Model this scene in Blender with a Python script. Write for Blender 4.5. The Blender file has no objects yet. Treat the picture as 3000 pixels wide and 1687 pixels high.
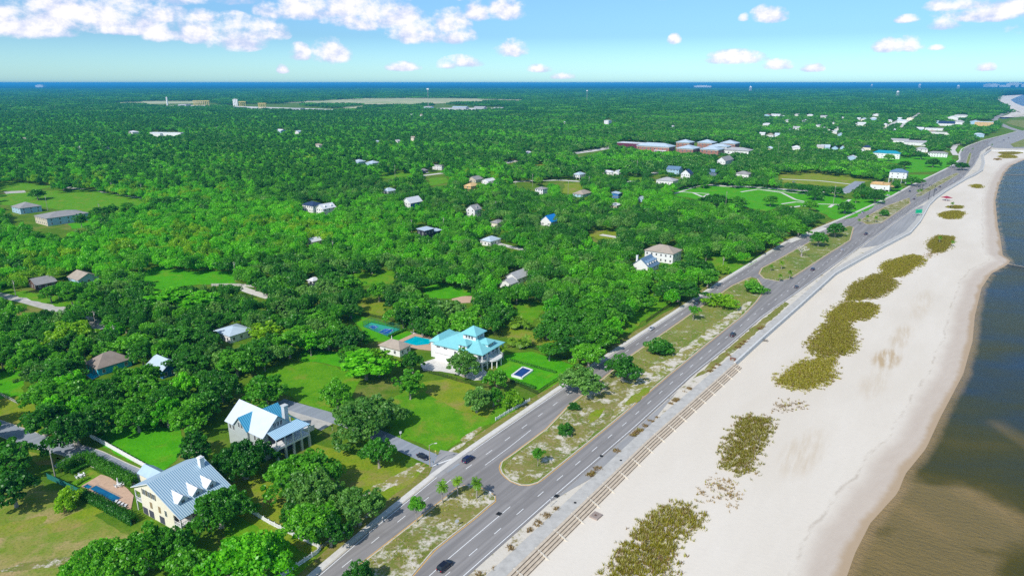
import bpy, math, random
import numpy as np
from mathutils import Vector, Matrix
from mathutils.geometry import tessellate_polygon

random.seed(7)
R = random.Random(11)
scene = bpy.context.scene
C = scene.collection

# ------------------------------------------------------------------ camera
FPX, CU, CV, CAM_H = 2000.0, 1500.0, 843.5, 120.0
PITCH = math.atan((843.5 - 243.0) / FPX)
cp, sp = math.cos(PITCH), math.sin(PITCH)
cam_data = bpy.data.cameras.new("camera")
cam = bpy.data.objects.new("camera", cam_data)
C.objects.link(cam)
cam.location = (0, 0, CAM_H)
cam.rotation_euler = (math.pi / 2 - PITCH, 0, 0)
cam_data.sensor_width = 36.0
cam_data.lens = 36.0 * FPX / 3000.0
cam_data.clip_start = 1.0
cam_data.clip_end = 90000.0
scene.camera = cam

# ------------------------------------------------------------------ light
SUN_EL = math.radians(43.0)
SUN_DIR = Vector((0.559 * math.cos(SUN_EL), 0.829 * math.cos(SUN_EL), -math.sin(SUN_EL)))
sun_data = bpy.data.lights.new("sun", "SUN")
sun_data.energy = 4.6
sun_data.angle = math.radians(0.5)
sun_data.color = (1.0, 0.965, 0.91)
sun = bpy.data.objects.new("sun", sun_data)
sun.rotation_euler = SUN_DIR.to_track_quat('-Z', 'Y').to_euler()
sun.location = (-200, -300, 400)
C.objects.link(sun)

scene.view_settings.view_transform = 'Standard'
scene.view_settings.look = 'None'
scene.view_settings.exposure = -0.1
scene.view_settings.gamma = 1.0
cy = scene.cycles
cy.max_bounces = 6
cy.diffuse_bounces = 3
cy.glossy_bounces = 2
cy.transmission_bounces = 3
cy.volume_bounces = 0
cy.transparent_max_bounces = 4
cy.use_denoising = False
cy.sample_clamp_direct = 5.0
cy.sample_clamp_indirect = 2.5
cy.caustics_reflective = False
cy.caustics_refractive = False

# ------------------------------------------------------------------ world: sky with fair-weather clouds
world = bpy.data.worlds.new("World")
scene.world = world
world.use_nodes = True
WN = world.node_tree
WN.nodes.clear()

def wn(t, **kw):
    n = WN.nodes.new(t)
    for k, v in kw.items():
        setattr(n, k, v)
    return n

def wmath(op, a, b=None, c=None, clamp=False):
    n = wn('ShaderNodeMath', operation=op, use_clamp=clamp)
    for i, x in enumerate((a, b, c)):
        if x is None:
            continue
        if isinstance(x, (int, float)):
            n.inputs[i].default_value = x
        else:
            WN.links.new(x, n.inputs[i])
    return n.outputs[0]

sky = wn('ShaderNodeTexSky', sky_type='NISHITA')
sky.sun_disc = False
sky.sun_elevation = SUN_EL
sky.sun_rotation = math.radians(214)
sky.altitude = 0
sky.air_density = 1.0
sky.dust_density = 0.6
sky.ozone_density = 1.6
tint = wn('ShaderNodeMix', data_type='RGBA', blend_type='MULTIPLY')
tint.inputs[0].default_value = 1.0
WN.links.new(sky.outputs[0], tint.inputs[6])
geo = wn('ShaderNodeTexCoord')
sep = wn('ShaderNodeSeparateXYZ')
WN.links.new(geo.outputs['Generated'], sep.inputs[0])
az = wmath('ARCTAN2', sep.outputs[0], sep.outputs[1])
el = wmath('ARCSINE', sep.outputs[2])
elr = wn('ShaderNodeValToRGB')
for i, (p, c_) in enumerate([(0.0, (0.84, 1.36, 1.76)), (0.06, (0.47, 0.79, 1.17)), (0.6, (1.15, 1.18, 1.12))]):
    e = elr.color_ramp.elements[i] if i < 2 else elr.color_ramp.elements.new(p)
    e.position, e.color = p, (*c_, 1)
WN.links.new(el, elr.inputs[0])
WN.links.new(elr.outputs[0], tint.inputs[7])
ae = wn('ShaderNodeCombineXYZ')
WN.links.new(az, ae.inputs[0])
WN.links.new(wmath('MULTIPLY', el, 1.35), ae.inputs[1])

def wnoise(off, scale, detail, rough=0.6):
    mp = wn('ShaderNodeVectorMath', operation='ADD')
    WN.links.new(ae.outputs[0], mp.inputs[0])
    mp.inputs[1].default_value = off
    n = wn('ShaderNodeTexNoise')
    n.inputs['Scale'].default_value = scale
    n.inputs['Detail'].default_value = detail
    n.inputs['Roughness'].default_value = rough
    WN.links.new(mp.outputs[0], n.inputs['Vector'])
    return n.outputs['Fac']

def px_dir(u, v):
    a, b = (u - CU) / FPX, (v - CV) / FPX
    d = Vector((a, cp - b * sp, -sp - b * cp)).normalized()
    return math.atan2(d.x, d.y), math.asin(d.z)

n1 = wnoise((0, 0, 0), 30.0, 9, 0.62)
n1s = wnoise((0.005, -0.009, 0), 30.0, 9, 0.62)
# cumulus groups: centre and half size as seen from the drone (u, v, half width, half height)
CLOUDS = [(230, 40, 260, 52), (60, 70, 120, 40), (330, 62, 150, 34), (120, 92, 75, 17), (370, 88, 110, 16), (470, 96, 48, 28), (480, 40, 34, 30),
          (585, 88, 55, 40), (690, 98, 85, 52), (770, 88, 70, 34), (600, 45, 40, 22), (875, 26, 110, 34), (985, 18, 130, 40), (1100, 40, 150, 46), (1070, 62, 60, 30),
          (1220, 90, 95, 40), (1320, 62, 60, 40), (1340, 100, 55, 30), (1400, 32, 40, 30), (1480, 20, 60, 42), (880, 152, 34, 26), (970, 150, 58, 38), (828, 202, 18, 14),
          (1180, 195, 52, 15), (1350, 180, 66, 19), (1500, 140, 52, 28), (1310, 190, 30, 14), (2250, 42, 50, 26), (2180, 52, 16, 12), (2150, 168, 85, 22), (1975, 115, 20, 16),
          (2280, 190, 44, 16), (2375, 198, 34, 14), (2595, 134, 34, 20), (2660, 132, 46, 22), (2830, 12, 90, 20), (2900, 38, 120, 24), (2660, 56, 30, 12), (2760, 70, 40, 18),
          (2885, 197, 24, 12), (1580, 200, 40, 14), (1650, 222, 36, 12), (2740, 140, 22, 9), (2980, 20, 60, 30), (1960, -10, 60, 10), (1200, -40, 400, 40), (300, -60, 400, 60),
          (2300, -80, 300, 40), (2900, -90, 300, 60), (-300, 20, 200, 60), (3300, 60, 200, 40), (-500, 120, 150, 30)]
dens = None
hgt = None
for (u, v, hw, hh) in CLOUDS:
    a0, e0 = px_dir(u, v + hh * 0.45)
    da = wmath('DIVIDE', wmath('SUBTRACT', az, a0), hw / FPX * 1.12)
    de0 = wmath('DIVIDE', wmath('SUBTRACT', el, e0), hh / FPX)
    de = wmath('MAXIMUM', wmath('MULTIPLY', de0, 0.66), wmath('MULTIPLY', de0, -1.75))
    r2 = wmath('ADD', wmath('MULTIPLY', da, da), wmath('MULTIPLY', de, de))
    b = wmath('SUBTRACT', 1.0, r2, clamp=True)
    h = wmath('MULTIPLY', b, wmath('MULTIPLY_ADD', de0, 0.5, 0.4))
    dens = b if dens is None else wmath('MAXIMUM', dens, b)
    hgt = h if hgt is None else wmath('MAXIMUM', hgt, h)
field = wmath('ADD', wmath('MULTIPLY', dens, 0.62), wmath('MULTIPLY', wmath('SUBTRACT', n1, 0.5), 1.75))
field = wmath('MULTIPLY', field, wmath('MULTIPLY', dens, 6.0, clamp=True))
mr = wn('ShaderNodeMapRange', interpolation_type='SMOOTHSTEP')
WN.links.new(field, mr.inputs[0])
mr.inputs[1].default_value = 0.06
mr.inputs[2].default_value = 0.62
alpha = wmath('MULTIPLY', wmath('POWER', mr.outputs[0], 0.8), 0.93)
relief = wmath('MULTIPLY', wmath('SUBTRACT', n1, n1s), 4.2)
lit = wmath('ADD', wmath('MULTIPLY_ADD', hgt, 1.5, 0.05), relief, clamp=True)
ccol = wn('ShaderNodeMix', data_type='RGBA')
WN.links.new(lit, ccol.inputs[0])
ccol.inputs[6].default_value = (0.66, 0.74, 1.02, 1)
ccol.inputs[7].default_value = (1.16, 1.12, 1.17, 1)
skys = wn('ShaderNodeMix', data_type='RGBA', blend_type='MULTIPLY')
skys.inputs[0].default_value = 1.0
WN.links.new(tint.outputs[2], skys.inputs[6])
SKY_STRENGTH = 0.14
skys.inputs[7].default_value = (SKY_STRENGTH,) * 3 + (1,)
mixc = wn('ShaderNodeMix', data_type='RGBA')
WN.links.new(alpha, mixc.inputs[0])
WN.links.new(skys.outputs[2], mixc.inputs[6])
WN.links.new(ccol.outputs[2], mixc.inputs[7])
bg = wn('ShaderNodeBackground')
bg.inputs[1].default_value = 1.0
WN.links.new(mixc.outputs[2], bg.inputs[0])
wo = wn('ShaderNodeOutputWorld')
WN.links.new(bg.outputs[0], wo.inputs[0])

# ------------------------------------------------------------------ survey helpers: where the sight line through (u, v) meets the plane z
def G(u, v, z=0.0):
    a, b = (u - CU) / FPX, (v - CV) / FPX
    dx, dy, dz = a, cp - b * sp, -sp - b * cp
    t = (z - CAM_H) / dz
    return (dx * t, dy * t)

def P(x, y, z=0.0):
    dz = z - CAM_H
    d = y * cp - dz * sp
    d = np.maximum(d, 1e-3) if isinstance(d, np.ndarray) else max(d, 1e-3)
    upv = y * sp + dz * cp
    return CU + FPX * x / d, CV - FPX * upv / d

def S(x, y, z=0.0):
    return FPX / max(1.0, y * cp + (CAM_H - z) * sp)

def W(pts, z=0.0):
    return [G(u, v, z) for u, v in pts]

def extend_back(w, dist):
    (x0, y0), (x1, y1) = w[0], w[1]
    d = math.hypot(x1 - x0, y1 - y0)
    return [(x0 - (x1 - x0) / d * dist, y0 - (y1 - y0) / d * dist)] + list(w)

def resample(pts, n):
    p = np.array(pts, float)
    seg = np.hypot(*(p[1:] - p[:-1]).T)
    s = np.concatenate([[0], np.cumsum(seg)])
    t = np.linspace(0, s[-1], n)
    return np.stack([np.interp(t, s, p[:, k]) for k in range(p.shape[1])], 1)

def plen(pts):
    p = np.array(pts, float)
    return float(np.hypot(*(p[1:] - p[:-1]).T).sum())

def offset(pts, d):
    """polyline moved d metres to the right of its own direction"""
    p = np.array(pts, float)
    t = np.zeros_like(p)
    t[1:-1] = p[2:] - p[:-2]
    t[0] = p[1] - p[0]
    t[-1] = p[-1] - p[-2]
    t /= np.maximum(1e-6, np.hypot(t[:, 0], t[:, 1]))[:, None]
    return [tuple(q) for q in p + d * np.stack([t[:, 1], -t[:, 0]], 1)]

def rough_edge(pts, step=3.0, amp=0.5, seed=1):
    rr = random.Random(seed)
    out = []
    n = len(pts)
    for i in range(n):
        a, b = pts[i], pts[(i + 1) % n]
        L = math.hypot(b[0] - a[0], b[1] - a[1])
        k = max(1, min(60, int(L / step)))
        for j in range(k):
            t = j / k
            out.append((a[0] + (b[0] - a[0]) * t + rr.uniform(-amp, amp), a[1] + (b[1] - a[1]) * t + rr.uniform(-amp, amp)))
    return out

E1 = (0.582, 0.813)

# ------------------------------------------------------------------ materials
def M_(name):
    m = bpy.data.materials.new(name)
    m.use_nodes = True
    nt = m.node_tree
    bsdf = nt.nodes['Principled BSDF']
    return m, nt, bsdf

def nnoise(nt, scale, detail=4, rough=0.6, vec=None, stretch=None, rotz=0.0):
    n = nt.nodes.new('ShaderNodeTexNoise')
    n.inputs['Scale'].default_value = scale
    n.inputs['Detail'].default_value = detail
    n.inputs['Roughness'].default_value = rough
    g = nt.nodes.new('ShaderNodeNewGeometry')
    out = g.outputs['Position'] if vec is None else vec
    if stretch:
        mp = nt.nodes.new('ShaderNodeMapping')
        mp.inputs['Rotation'].default_value = (0, 0, rotz)
        mp2 = nt.nodes.new('ShaderNodeVectorMath')
        mp2.operation = 'MULTIPLY'
        mp2.inputs[1].default_value = stretch
        nt.links.new(out, mp.inputs[0])
        nt.links.new(mp.outputs[0], mp2.inputs[0])
        out = mp2.outputs[0]
    nt.links.new(out, n.inputs['Vector'])
    return n.outputs['Fac']

def ramp(nt, fac, stops):
    r = nt.nodes.new('ShaderNodeValToRGB')
    while len(r.color_ramp.elements) > 1:
        r.color_ramp.elements.remove(r.color_ramp.elements[-1])
    for i, (p, c) in enumerate(stops):
        e = r.color_ramp.elements[0] if i == 0 else r.color_ramp.elements.new(p)
        e.position = p
        e.color = (*c, 1)
    nt.links.new(fac, r.inputs[0])
    return r.outputs[0]

def mixrgb(nt, fac, a, b, mode='MIX'):
    n = nt.nodes.new('ShaderNodeMix')
    n.data_type = 'RGBA'
    n.blend_type = mode
    for sock, x in ((n.inputs[0], fac), (n.inputs[6], a), (n.inputs[7], b)):
        if isinstance(x, (int, float)):
            sock.default_value = x
        elif isinstance(x, tuple):
            sock.default_value = (*x, 1)
        else:
            nt.links.new(x, sock)
    return n.outputs[2]

def nmath(nt, op, a, b=None, clamp=False):
    n = nt.nodes.new('ShaderNodeMath')
    n.operation = op
    n.use_clamp = clamp
    for i, x in enumerate((a, b)):
        if x is None:
            continue
        if isinstance(x, (int, float)):
            n.inputs[i].default_value = x
        else:
            nt.links.new(x, n.inputs[i])
    return n.outputs[0]

def smooth(nt, v, a, b):
    n = nt.nodes.new('ShaderNodeMapRange')
    n.interpolation_type = 'SMOOTHSTEP'
    nt.links.new(v, n.inputs[0])
    n.inputs[1].default_value = a
    n.inputs[2].default_value = b
    return n.outputs[0]

def bump(nt, bsdf, h, strength, dist=0.05):
    b = nt.nodes.new('ShaderNodeBump')
    b.inputs['Strength'].default_value = strength
    b.inputs['Distance'].default_value = dist
    nt.links.new(h, b.inputs['Height'])
    nt.links.new(b.outputs[0], bsdf.inputs['Normal'])

_mats = {}
def flat(name, col, rough=0.7, var=0.12, scale=1.2, metal=0.0, spec=0.3):
    """plain painted / cast surface with slight weathering"""
    if name in _mats:
        return _mats[name]
    m, nt, b = M_(name)
    c2 = tuple(max(0, c * (1 - var)) for c in col)
    c3 = tuple(min(1, c * (1 + var * 0.6)) for c in col)
    f = nnoise(nt, scale, 5, 0.65)
    nt.links.new(ramp(nt, f, [(0.3, c2), (0.55, col), (0.8, c3)]), b.inputs['Base Color'])
    b.inputs['Roughness'].default_value = rough
    b.inputs['Metallic'].default_value = metal
    b.inputs['Specular IOR Level'].default_value = spec
    _mats[name] = m
    return m

def seamed(name, c1, c2, axis, pitch=0.6, rough=0.45, metal=0.0):
    """standing-seam sheet metal; the seams run across the given local axis"""
    m, nt, b = M_(name)
    tc = nt.nodes.new('ShaderNodeTexCoord')
    s = nt.nodes.new('ShaderNodeSeparateXYZ')
    nt.links.new(tc.outputs['Object'], s.inputs[0])
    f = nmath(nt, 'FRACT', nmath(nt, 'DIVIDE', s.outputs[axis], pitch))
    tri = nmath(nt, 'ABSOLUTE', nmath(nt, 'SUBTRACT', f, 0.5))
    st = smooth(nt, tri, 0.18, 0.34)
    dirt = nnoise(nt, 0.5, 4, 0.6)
    col = mixrgb(nt, st, c1, c2)  # reflections along the ribs painted in as light and dark stripes
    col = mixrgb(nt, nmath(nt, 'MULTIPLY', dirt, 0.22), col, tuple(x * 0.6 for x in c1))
    nt.links.new(col, b.inputs['Base Color'])
    b.inputs['Roughness'].default_value = rough
    b.inputs['Metallic'].default_value = metal
    bump(nt, b, st, 0.5, 0.06)
    return m

def shingle(name, col):
    m, nt, b = M_(name)
    f = nnoise(nt, 0.35, 5, 0.7)
    f2 = nnoise(nt, 3.0, 3, 0.7)
    c = ramp(nt, f, [(0.3, tuple(x * 0.78 for x in col)), (0.7, tuple(min(1, x * 1.12) for x in col))])
    c = mixrgb(nt, nmath(nt, 'MULTIPLY', f2, 0.4), c, tuple(x * 0.6 for x in col))
    nt.links.new(c, b.inputs['Base Color'])
    b.inputs['Roughness'].default_value = 0.85
    return m

def grass(name, greens, dry, dry_lo, dry_hi, scale=0.08, seed=0.0, fine=1.5):
    """mown or rough turf: two greens, drying to straw in patches"""
    m, nt, b = M_(name)
    g = nt.nodes.new('ShaderNodeNewGeometry')
    ad = nt.nodes.new('ShaderNodeVectorMath')
    ad.operation = 'ADD'
    ad.inputs[1].default_value = (seed * 37.0, seed * 71.0, 0)
    nt.links.new(g.outputs['Position'], ad.inputs[0])
    f1 = nnoise(nt, scale * 2.2, 5, 0.65, ad.outputs[0])
    f2 = nnoise(nt, scale, 6, 0.68, ad.outputs[0])
    f3 = nnoise(nt, fine, 3, 0.7, ad.outputs[0])
    f4 = nnoise(nt, scale * 9, 4, 0.7, ad.outputs[0])
    c = mixrgb(nt, smooth(nt, nmath(nt, 'ADD', nmath(nt, 'MULTIPLY', f1, 0.6), nmath(nt, 'MULTIPLY', f4, 0.4)), 0.38, 0.62), greens[0], greens[1])
    c = mixrgb(nt, smooth(nt, f2, dry_lo, dry_hi), c, dry)
    c = mixrgb(nt, nmath(nt, 'MULTIPLY', smooth(nt, f3, 0.45, 0.75), 0.6), c, tuple(x * 0.42 for x in greens[0]))
    nt.links.new(c, b.inputs['Base Color'])
    b.inputs['Roughness'].default_value = 0.95
    b.inputs['Specular IOR Level'].default_value = 0.1
    bump(nt, b, f3, 0.6, 0.15)
    return m

MAT = {}
MAT['lawn'] = grass('lawn_turf', ((0.08, 0.27, 0.006), (0.14, 0.34, 0.01)), (0.27, 0.27, 0.04), 0.5, 0.72)
MAT['lawn_bright'] = grass('watered_turf', ((0.055, 0.31, 0.004), (0.09, 0.39, 0.006)), (0.19, 0.33, 0.02), 0.5, 0.75, seed=3)
MAT['lawn_olive'] = grass('olive_turf', ((0.16, 0.27, 0.012), (0.25, 0.31, 0.018)), (0.33, 0.26, 0.08), 0.45, 0.7, seed=5)
MAT['lawn_dry'] = grass('dry_turf', ((0.16, 0.26, 0.02), (0.28, 0.27, 0.06)), (0.42, 0.31, 0.14), 0.46, 0.66, scale=0.06, seed=9)
MAT['floor'] = grass('woodland_floor', ((0.07, 0.17, 0.008), (0.13, 0.23, 0.014)), (0.27, 0.24, 0.07), 0.5, 0.72, scale=0.035, seed=2)
MAT['marsh'] = grass('marsh_grass', ((0.30, 0.40, 0.16), (0.42, 0.47, 0.22)), (0.55, 0.52, 0.32), 0.4, 0.6, scale=0.004, seed=4, fine=0.02)

def scrub_ground(name, lo, hi, seed, greens=((0.22, 0.22, 0.05), (0.15, 0.19, 0.03))):
    """white sand showing through patchy dry grass"""
    m, nt, b = M_(name)
    g = nt.nodes.new('ShaderNodeNewGeometry')
    ad = nt.nodes.new('ShaderNodeVectorMath')
    ad.operation = 'ADD'
    ad.inputs[1].default_value = (seed * 53.0, seed * 19.0, 0)
    nt.links.new(g.outputs['Position'], ad.inputs[0])
    f = nnoise(nt, 0.16, 8, 0.72, ad.outputs[0])
    f2 = nnoise(nt, 0.9, 5, 0.75, ad.outputs[0])
    f3 = nnoise(nt, 0.05, 3, 0.6, ad.outputs[0])
    sand = mixrgb(nt, f2, (0.56, 0.50, 0.40), (0.70, 0.65, 0.57))
    veg = mixrgb(nt, smooth(nt, f3, 0.4, 0.6), greens[0], greens[1])
    veg = mixrgb(nt, smooth(nt, f2, 0.45, 0.65), veg, (0.30, 0.23, 0.11))
    c = mixrgb(nt, smooth(nt, nmath(nt, 'ADD', f, nmath(nt, 'MULTIPLY', f2, 0.35)), lo, hi), veg, sand)
    nt.links.new(c, b.inputs['Base Color'])
    b.inputs['Roughness'].default_value = 0.95
    b.inputs['Specular IOR Level'].default_value = 0.1
    bump(nt, b, f2, 0.5, 0.2)
    return m

MAT['median'] = scrub_ground('median_scrub', 0.66, 0.82, 1)
MAT['bleached'] = scrub_ground('bleached_ground', 0.62, 0.74, 6, ((0.20, 0.25, 0.03), (0.27, 0.25, 0.06)))
MAT['median_green'] = scrub_ground('median_grass', 0.72, 0.88, 2, ((0.20, 0.24, 0.04), (0.11, 0.20, 0.015)))
MAT['verge'] = scrub_ground('sandy_verge', 0.50, 0.64, 3, ((0.24, 0.17, 0.06), (0.20, 0.20, 0.05)))
MAT['verge_green'] = scrub_ground('grassy_verge', 0.74, 0.9, 4, ((0.22, 0.22, 0.04), (0.15, 0.19, 0.02)))

def asphalt(name, base, wear):
    m, nt, b = M_(name)
    th = -math.atan2(E1[1], E1[0])
    f = nnoise(nt, 0.55, 3, 0.5, None, (0.03, 1.0, 1.0), th)
    f2 = nnoise(nt, 0.07, 6, 0.7)
    f3 = nnoise(nt, 4.0, 2, 0.6)
    c = mixrgb(nt, smooth(nt, f, 0.35, 0.68), base, wear)
    c = mixrgb(nt, nmath(nt, 'MULTIPLY', smooth(nt, f2, 0.5, 0.75), 0.45), c, tuple(x * 0.72 for x in base))
    c = mixrgb(nt, nmath(nt, 'MULTIPLY', f3, 0.25), c, tuple(x * 0.7 for x in base))
    nt.links.new(c, b.inputs['Base Color'])
    b.inputs['Roughness'].default_value = 0.88
    return m

MAT['road'] = asphalt('highway_asphalt', (0.225, 0.21, 0.20), (0.32, 0.30, 0.285))
MAT['road_light'] = asphalt('old_asphalt', (0.30, 0.295, 0.29), (0.37, 0.36, 0.35))
MAT['lane'] = asphalt('lane_asphalt', (0.26, 0.29, 0.33), (0.33, 0.36, 0.40))
MAT['concrete'] = flat('pale_concrete', (0.50, 0.48, 0.44), 0.9, 0.22, 0.35)
MAT['concrete_white'] = flat('bleached_concrete', (0.66, 0.63, 0.58), 0.9, 0.15, 0.5)
MAT['paver'] = flat('pink_pavers', (0.58, 0.39, 0.27), 0.85, 0.18, 0.9)
MAT['white_line'] = flat('white_road_paint', (0.82, 0.82, 0.80), 0.7, 0.12, 1.0)
MAT['yellow_line'] = flat('yellow_road_paint', (0.72, 0.42, 0.10), 0.7, 0.2, 1.0)
MAT['kerb'] = flat('kerb_concrete', (0.60, 0.55, 0.45), 0.9, 0.15, 0.8)
MAT['glass'] = flat('window_glass', (0.03, 0.04, 0.05), 0.12, 0.3, 0.3, spec=0.6)
MAT['white'] = flat('white_paint', (0.78, 0.77, 0.76), 0.6, 0.08)
MAT['cream'] = flat('cream_siding', (0.80, 0.73, 0.58), 0.7, 0.07)
MAT['greywood'] = flat('grey_wood', (0.30, 0.27, 0.23), 0.9, 0.25, 1.0)
MAT['bark'] = flat('tree_bark', (0.16, 0.125, 0.095), 0.95, 0.35, 1.5)
MAT['palebark'] = flat('pale_bark', (0.36, 0.32, 0.27), 0.95, 0.3, 1.5)
MAT['black'] = flat('black_metal', (0.016, 0.018, 0.02), 0.5, 0.2)
MAT['recess_shade'] = flat('painted_recess_shade', (0.07, 0.075, 0.10), 0.9, 0.2)  # dark paint standing in for the shade inside porches and openings
MAT['tyre'] = flat('tyre_rubber', (0.02, 0.02, 0.02), 0.9, 0.1)
MAT['rim'] = flat('alloy_rim', (0.45, 0.45, 0.46), 0.35, 0.1, metal=0.6)

# ------------------------------------------------------------------ mesh builder
class MB:
    def __init__(s):
        s.v, s.f, s.m = [], [], []

    def quad(s, pts, m=0):
        i = len(s.v)
        s.v += [tuple(p) for p in pts]
        s.f.append(tuple(range(i, i + len(pts))))
        s.m.append(m)

    def box(s, x0, y0, z0, x1, y1, z1, m=0):
        i = len(s.v)
        s.v += [(x0, y0, z0), (x1, y0, z0), (x1, y1, z0), (x0, y1, z0), (x0, y0, z1), (x1, y0, z1), (x1, y1, z1), (x0, y1, z1)]
        for f in ((3, 2, 1, 0), (4, 5, 6, 7), (0, 1, 5, 4), (1, 2, 6, 5), (2, 3, 7, 6), (3, 0, 4, 7)):
            s.f.append(tuple(i + k for k in f))
            s.m.append(m)

    def bar(s, a, b, w, h, m=0):
        """box of width w and height h along the segment a-b (bottom centre line)"""
        a, b = Vector(a), Vector(b)
        d = (b - a)
        n = Vector((-d.y, d.x, 0))
        if n.length < 1e-6:
            n = Vector((1, 0, 0))
        n = n.normalized() * (w / 2)
        i = len(s.v)
        up = Vector((0, 0, h))
        s.v += [tuple(p) for p in (a - n, b - n, b + n, a + n, a - n + up, b - n + up, b + n + up, a + n + up)]
        for f in ((3, 2, 1, 0), (4, 5, 6, 7), (0, 1, 5, 4), (1, 2, 6, 5), (2, 3, 7, 6), (3, 0, 4, 7)):
            s.f.append(tuple(i + k for k in f))
            s.m.append(m)

    def tube(s, path, radii, n=8, m=0, cap=True):
        path = [Vector(p) for p in path]
        rings = []
        for k, p in enumerate(path):
            d = (path[min(k + 1, len(path) - 1)] - path[max(k - 1, 0)]).normalized()
            a = d.orthogonal().normalized() if abs(d.z) < 0.99 else Vector((1, 0, 0))
            b = d.cross(a).normalized()
            i = len(s.v)
            for j in range(n):
                t = 2 * math.pi * j / n
                s.v.append(tuple(p + (a * math.cos(t) + b * math.sin(t)) * radii[k]))
            rings.append(i)
        for k in range(len(path) - 1):
            for j in range(n):
                s.f.append((rings[k] + j, rings[k] + (j + 1) % n, rings[k + 1] + (j + 1) % n, rings[k + 1] + j))
                s.m.append(m)
        if cap:
            s.f.append(tuple(rings[0] + j for j in reversed(range(n))))
            s.f.append(tuple(rings[-1] + j for j in range(n)))
            s.m += [m, m]

    def prism(s, poly, z0, z1, m=0, mside=None, bottom=False):
        """vertical prism over a plan polygon"""
        area = sum(poly[i][0] * poly[(i + 1) % len(poly)][1] - poly[(i + 1) % len(poly)][0] * poly[i][1] for i in range(len(poly)))
        if area < 0:
            poly = poly[::-1]
        i = len(s.v)
        n = len(poly)
        s.v += [(x, y, z1) for x, y in poly]
        for t in tessellate_polygon([[Vector((x, y, 0)) for x, y in poly]]):
            a, b, c = (Vector((*poly[k], 0)) for k in t)
            t = t if (b - a).cross(c - a).z > 0 else (t[2], t[1], t[0])
            s.f.append(tuple(i + k for k in t))
            s.m.append(m)
        if z0 < z1:
            j = len(s.v)
            s.v += [(x, y, z0) for x, y in poly]
            for k in range(n):
                s.f.append((j + k, j + (k + 1) % n, i + (k + 1) % n, i + k))
                s.m.append(m if mside is None else mside)

    def strip(s, L, Rr, z, m=0):
        i = len(s.v)
        for (a, b) in zip(L, Rr):
            s.v += [(a[0], a[1], z), (b[0], b[1], z)]
        for k in range(len(L) - 1):
            s.f.append((i + 2 * k, i + 2 * k + 1, i + 2 * k + 3, i + 2 * k + 2))
            s.m.append(m)

    def build(s, name, mats, parent=None, loc=None, rotz=0.0, smooth=False):
        me = bpy.data.meshes.new(name)
        me.from_pydata(s.v, [], s.f)
        if not isinstance(mats, (list, tuple)):
            mats = [mats]
        for m in mats:
            me.materials.append(m)
        if len(mats) > 1:
            me.polygons.foreach_set('material_index', s.m)
        if smooth:
            me.polygons.foreach_set('use_smooth', [True] * len(me.polygons))
        me.update()
        o = bpy.data.objects.new(name, me)
        C.objects.link(o)
        if parent:
            o.parent = parent
        if loc:
            o.location = loc
        o.rotation_euler.z = rotz
        return o

def tag(o, label=None, cat=None, group=None, kind=None):
    for k, v in (('label', label), ('category', cat), ('group', group), ('kind', kind)):
        if v:
            o[k] = v
    return o

def thing(name, label, cat, loc=(0, 0, 0), rotz=0.0, group=None):
    o = bpy.data.objects.new(name, None)
    o.empty_display_size = 0.5
    C.objects.link(o)
    o.location = loc
    o.rotation_euler.z = rotz
    return tag(o, label, cat, group)

def dup(root, loc, rotz, label, group=None, mats=None):
    r = root.copy()
    C.objects.link(r)
    r.location = loc
    r.rotation_euler.z = rotz
    r['label'] = label
    if group:
        r['group'] = group
    for ch in root.children:
        c = ch.copy()
        C.objects.link(c)
        c.parent = r
        if mats and stem_name(ch.name) in mats:
            c.material_slots[0].link = 'OBJECT'
            c.material_slots[0].material = mats[stem_name(ch.name)]
        for g in ch.children:
            d = g.copy()
            C.objects.link(d)
            d.parent = c
    return r

def stem_name(n):
    return n.split('.')[0]

def structure(name, mb, mats, label=None):
    o = mb.build(name, mats)
    return tag(o, label, None, None, 'structure')

def sheet(name, pts, z, mat, rough=0.0, seed=1, step=3.0):
    mb = MB()
    mb.prism(rough_edge(pts, step, rough, seed) if rough else list(pts), z, z)
    return structure(name, mb, mat)

OPEN = []      # picture regions where open ground or a building shows: no woodland tree may cover them
def open_px(pts):
    OPEN.append(list(pts))

# ================================================================== SETTING
SEA_Z, SAND_Z = -3.0, -1.7
WALL_PX = [(1488, 1687), (1900, 1289), (2155, 1064), (2245, 982), (2348, 892), (2450, 800), (2530, 755), (2606, 714), (2668, 682), (2697, 649), (2711, 624), (2724, 600),
           (2744, 580), (2773, 559), (2832, 524), (2858, 512), (2880, 498), (2886, 478), (2882, 456), (2904, 440), (2960, 441), (3110, 446)]
wall_w = extend_back(W(WALL_PX), 330)
SHORE_PX = [(2481, 1687), (2505, 1619), (2550, 1531), (2631, 1442), (2652, 1388), (2713, 1313), (2754, 1224), (2822, 1095), (2849, 1000), (2856, 925), (2876, 843), (2904, 802),
            (2952, 775), (2960, 764), (2938, 748), (2931, 700), (2924, 666), (2920, 628), (2916, 589), (2926, 545), (2941, 510), (2961, 486), (3000, 469), (3110, 457)]
shore_w = extend_back(W(SHORE_PX, SEA_Z), 330)

# far cove
COVE_LAND_PX = [(3110, 338), (2990, 342), (2940, 349), (2922, 346), (2952, 336), (2968, 326), (2953, 315), (2933, 301), (2918, 290), (2922, 283), (2943, 275), (3000, 268), (3140, 258)]
COVE_SHORE_PX = [(3110, 322), (3000, 313), (2976, 304), (2960, 293), (2976, 286), (3000, 277), (3140, 264)]
RAD = 62000.0

def far_pt(deg):
    a = math.radians(deg)
    return (RAD * math.sin(a), RAD * math.cos(a))

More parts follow.
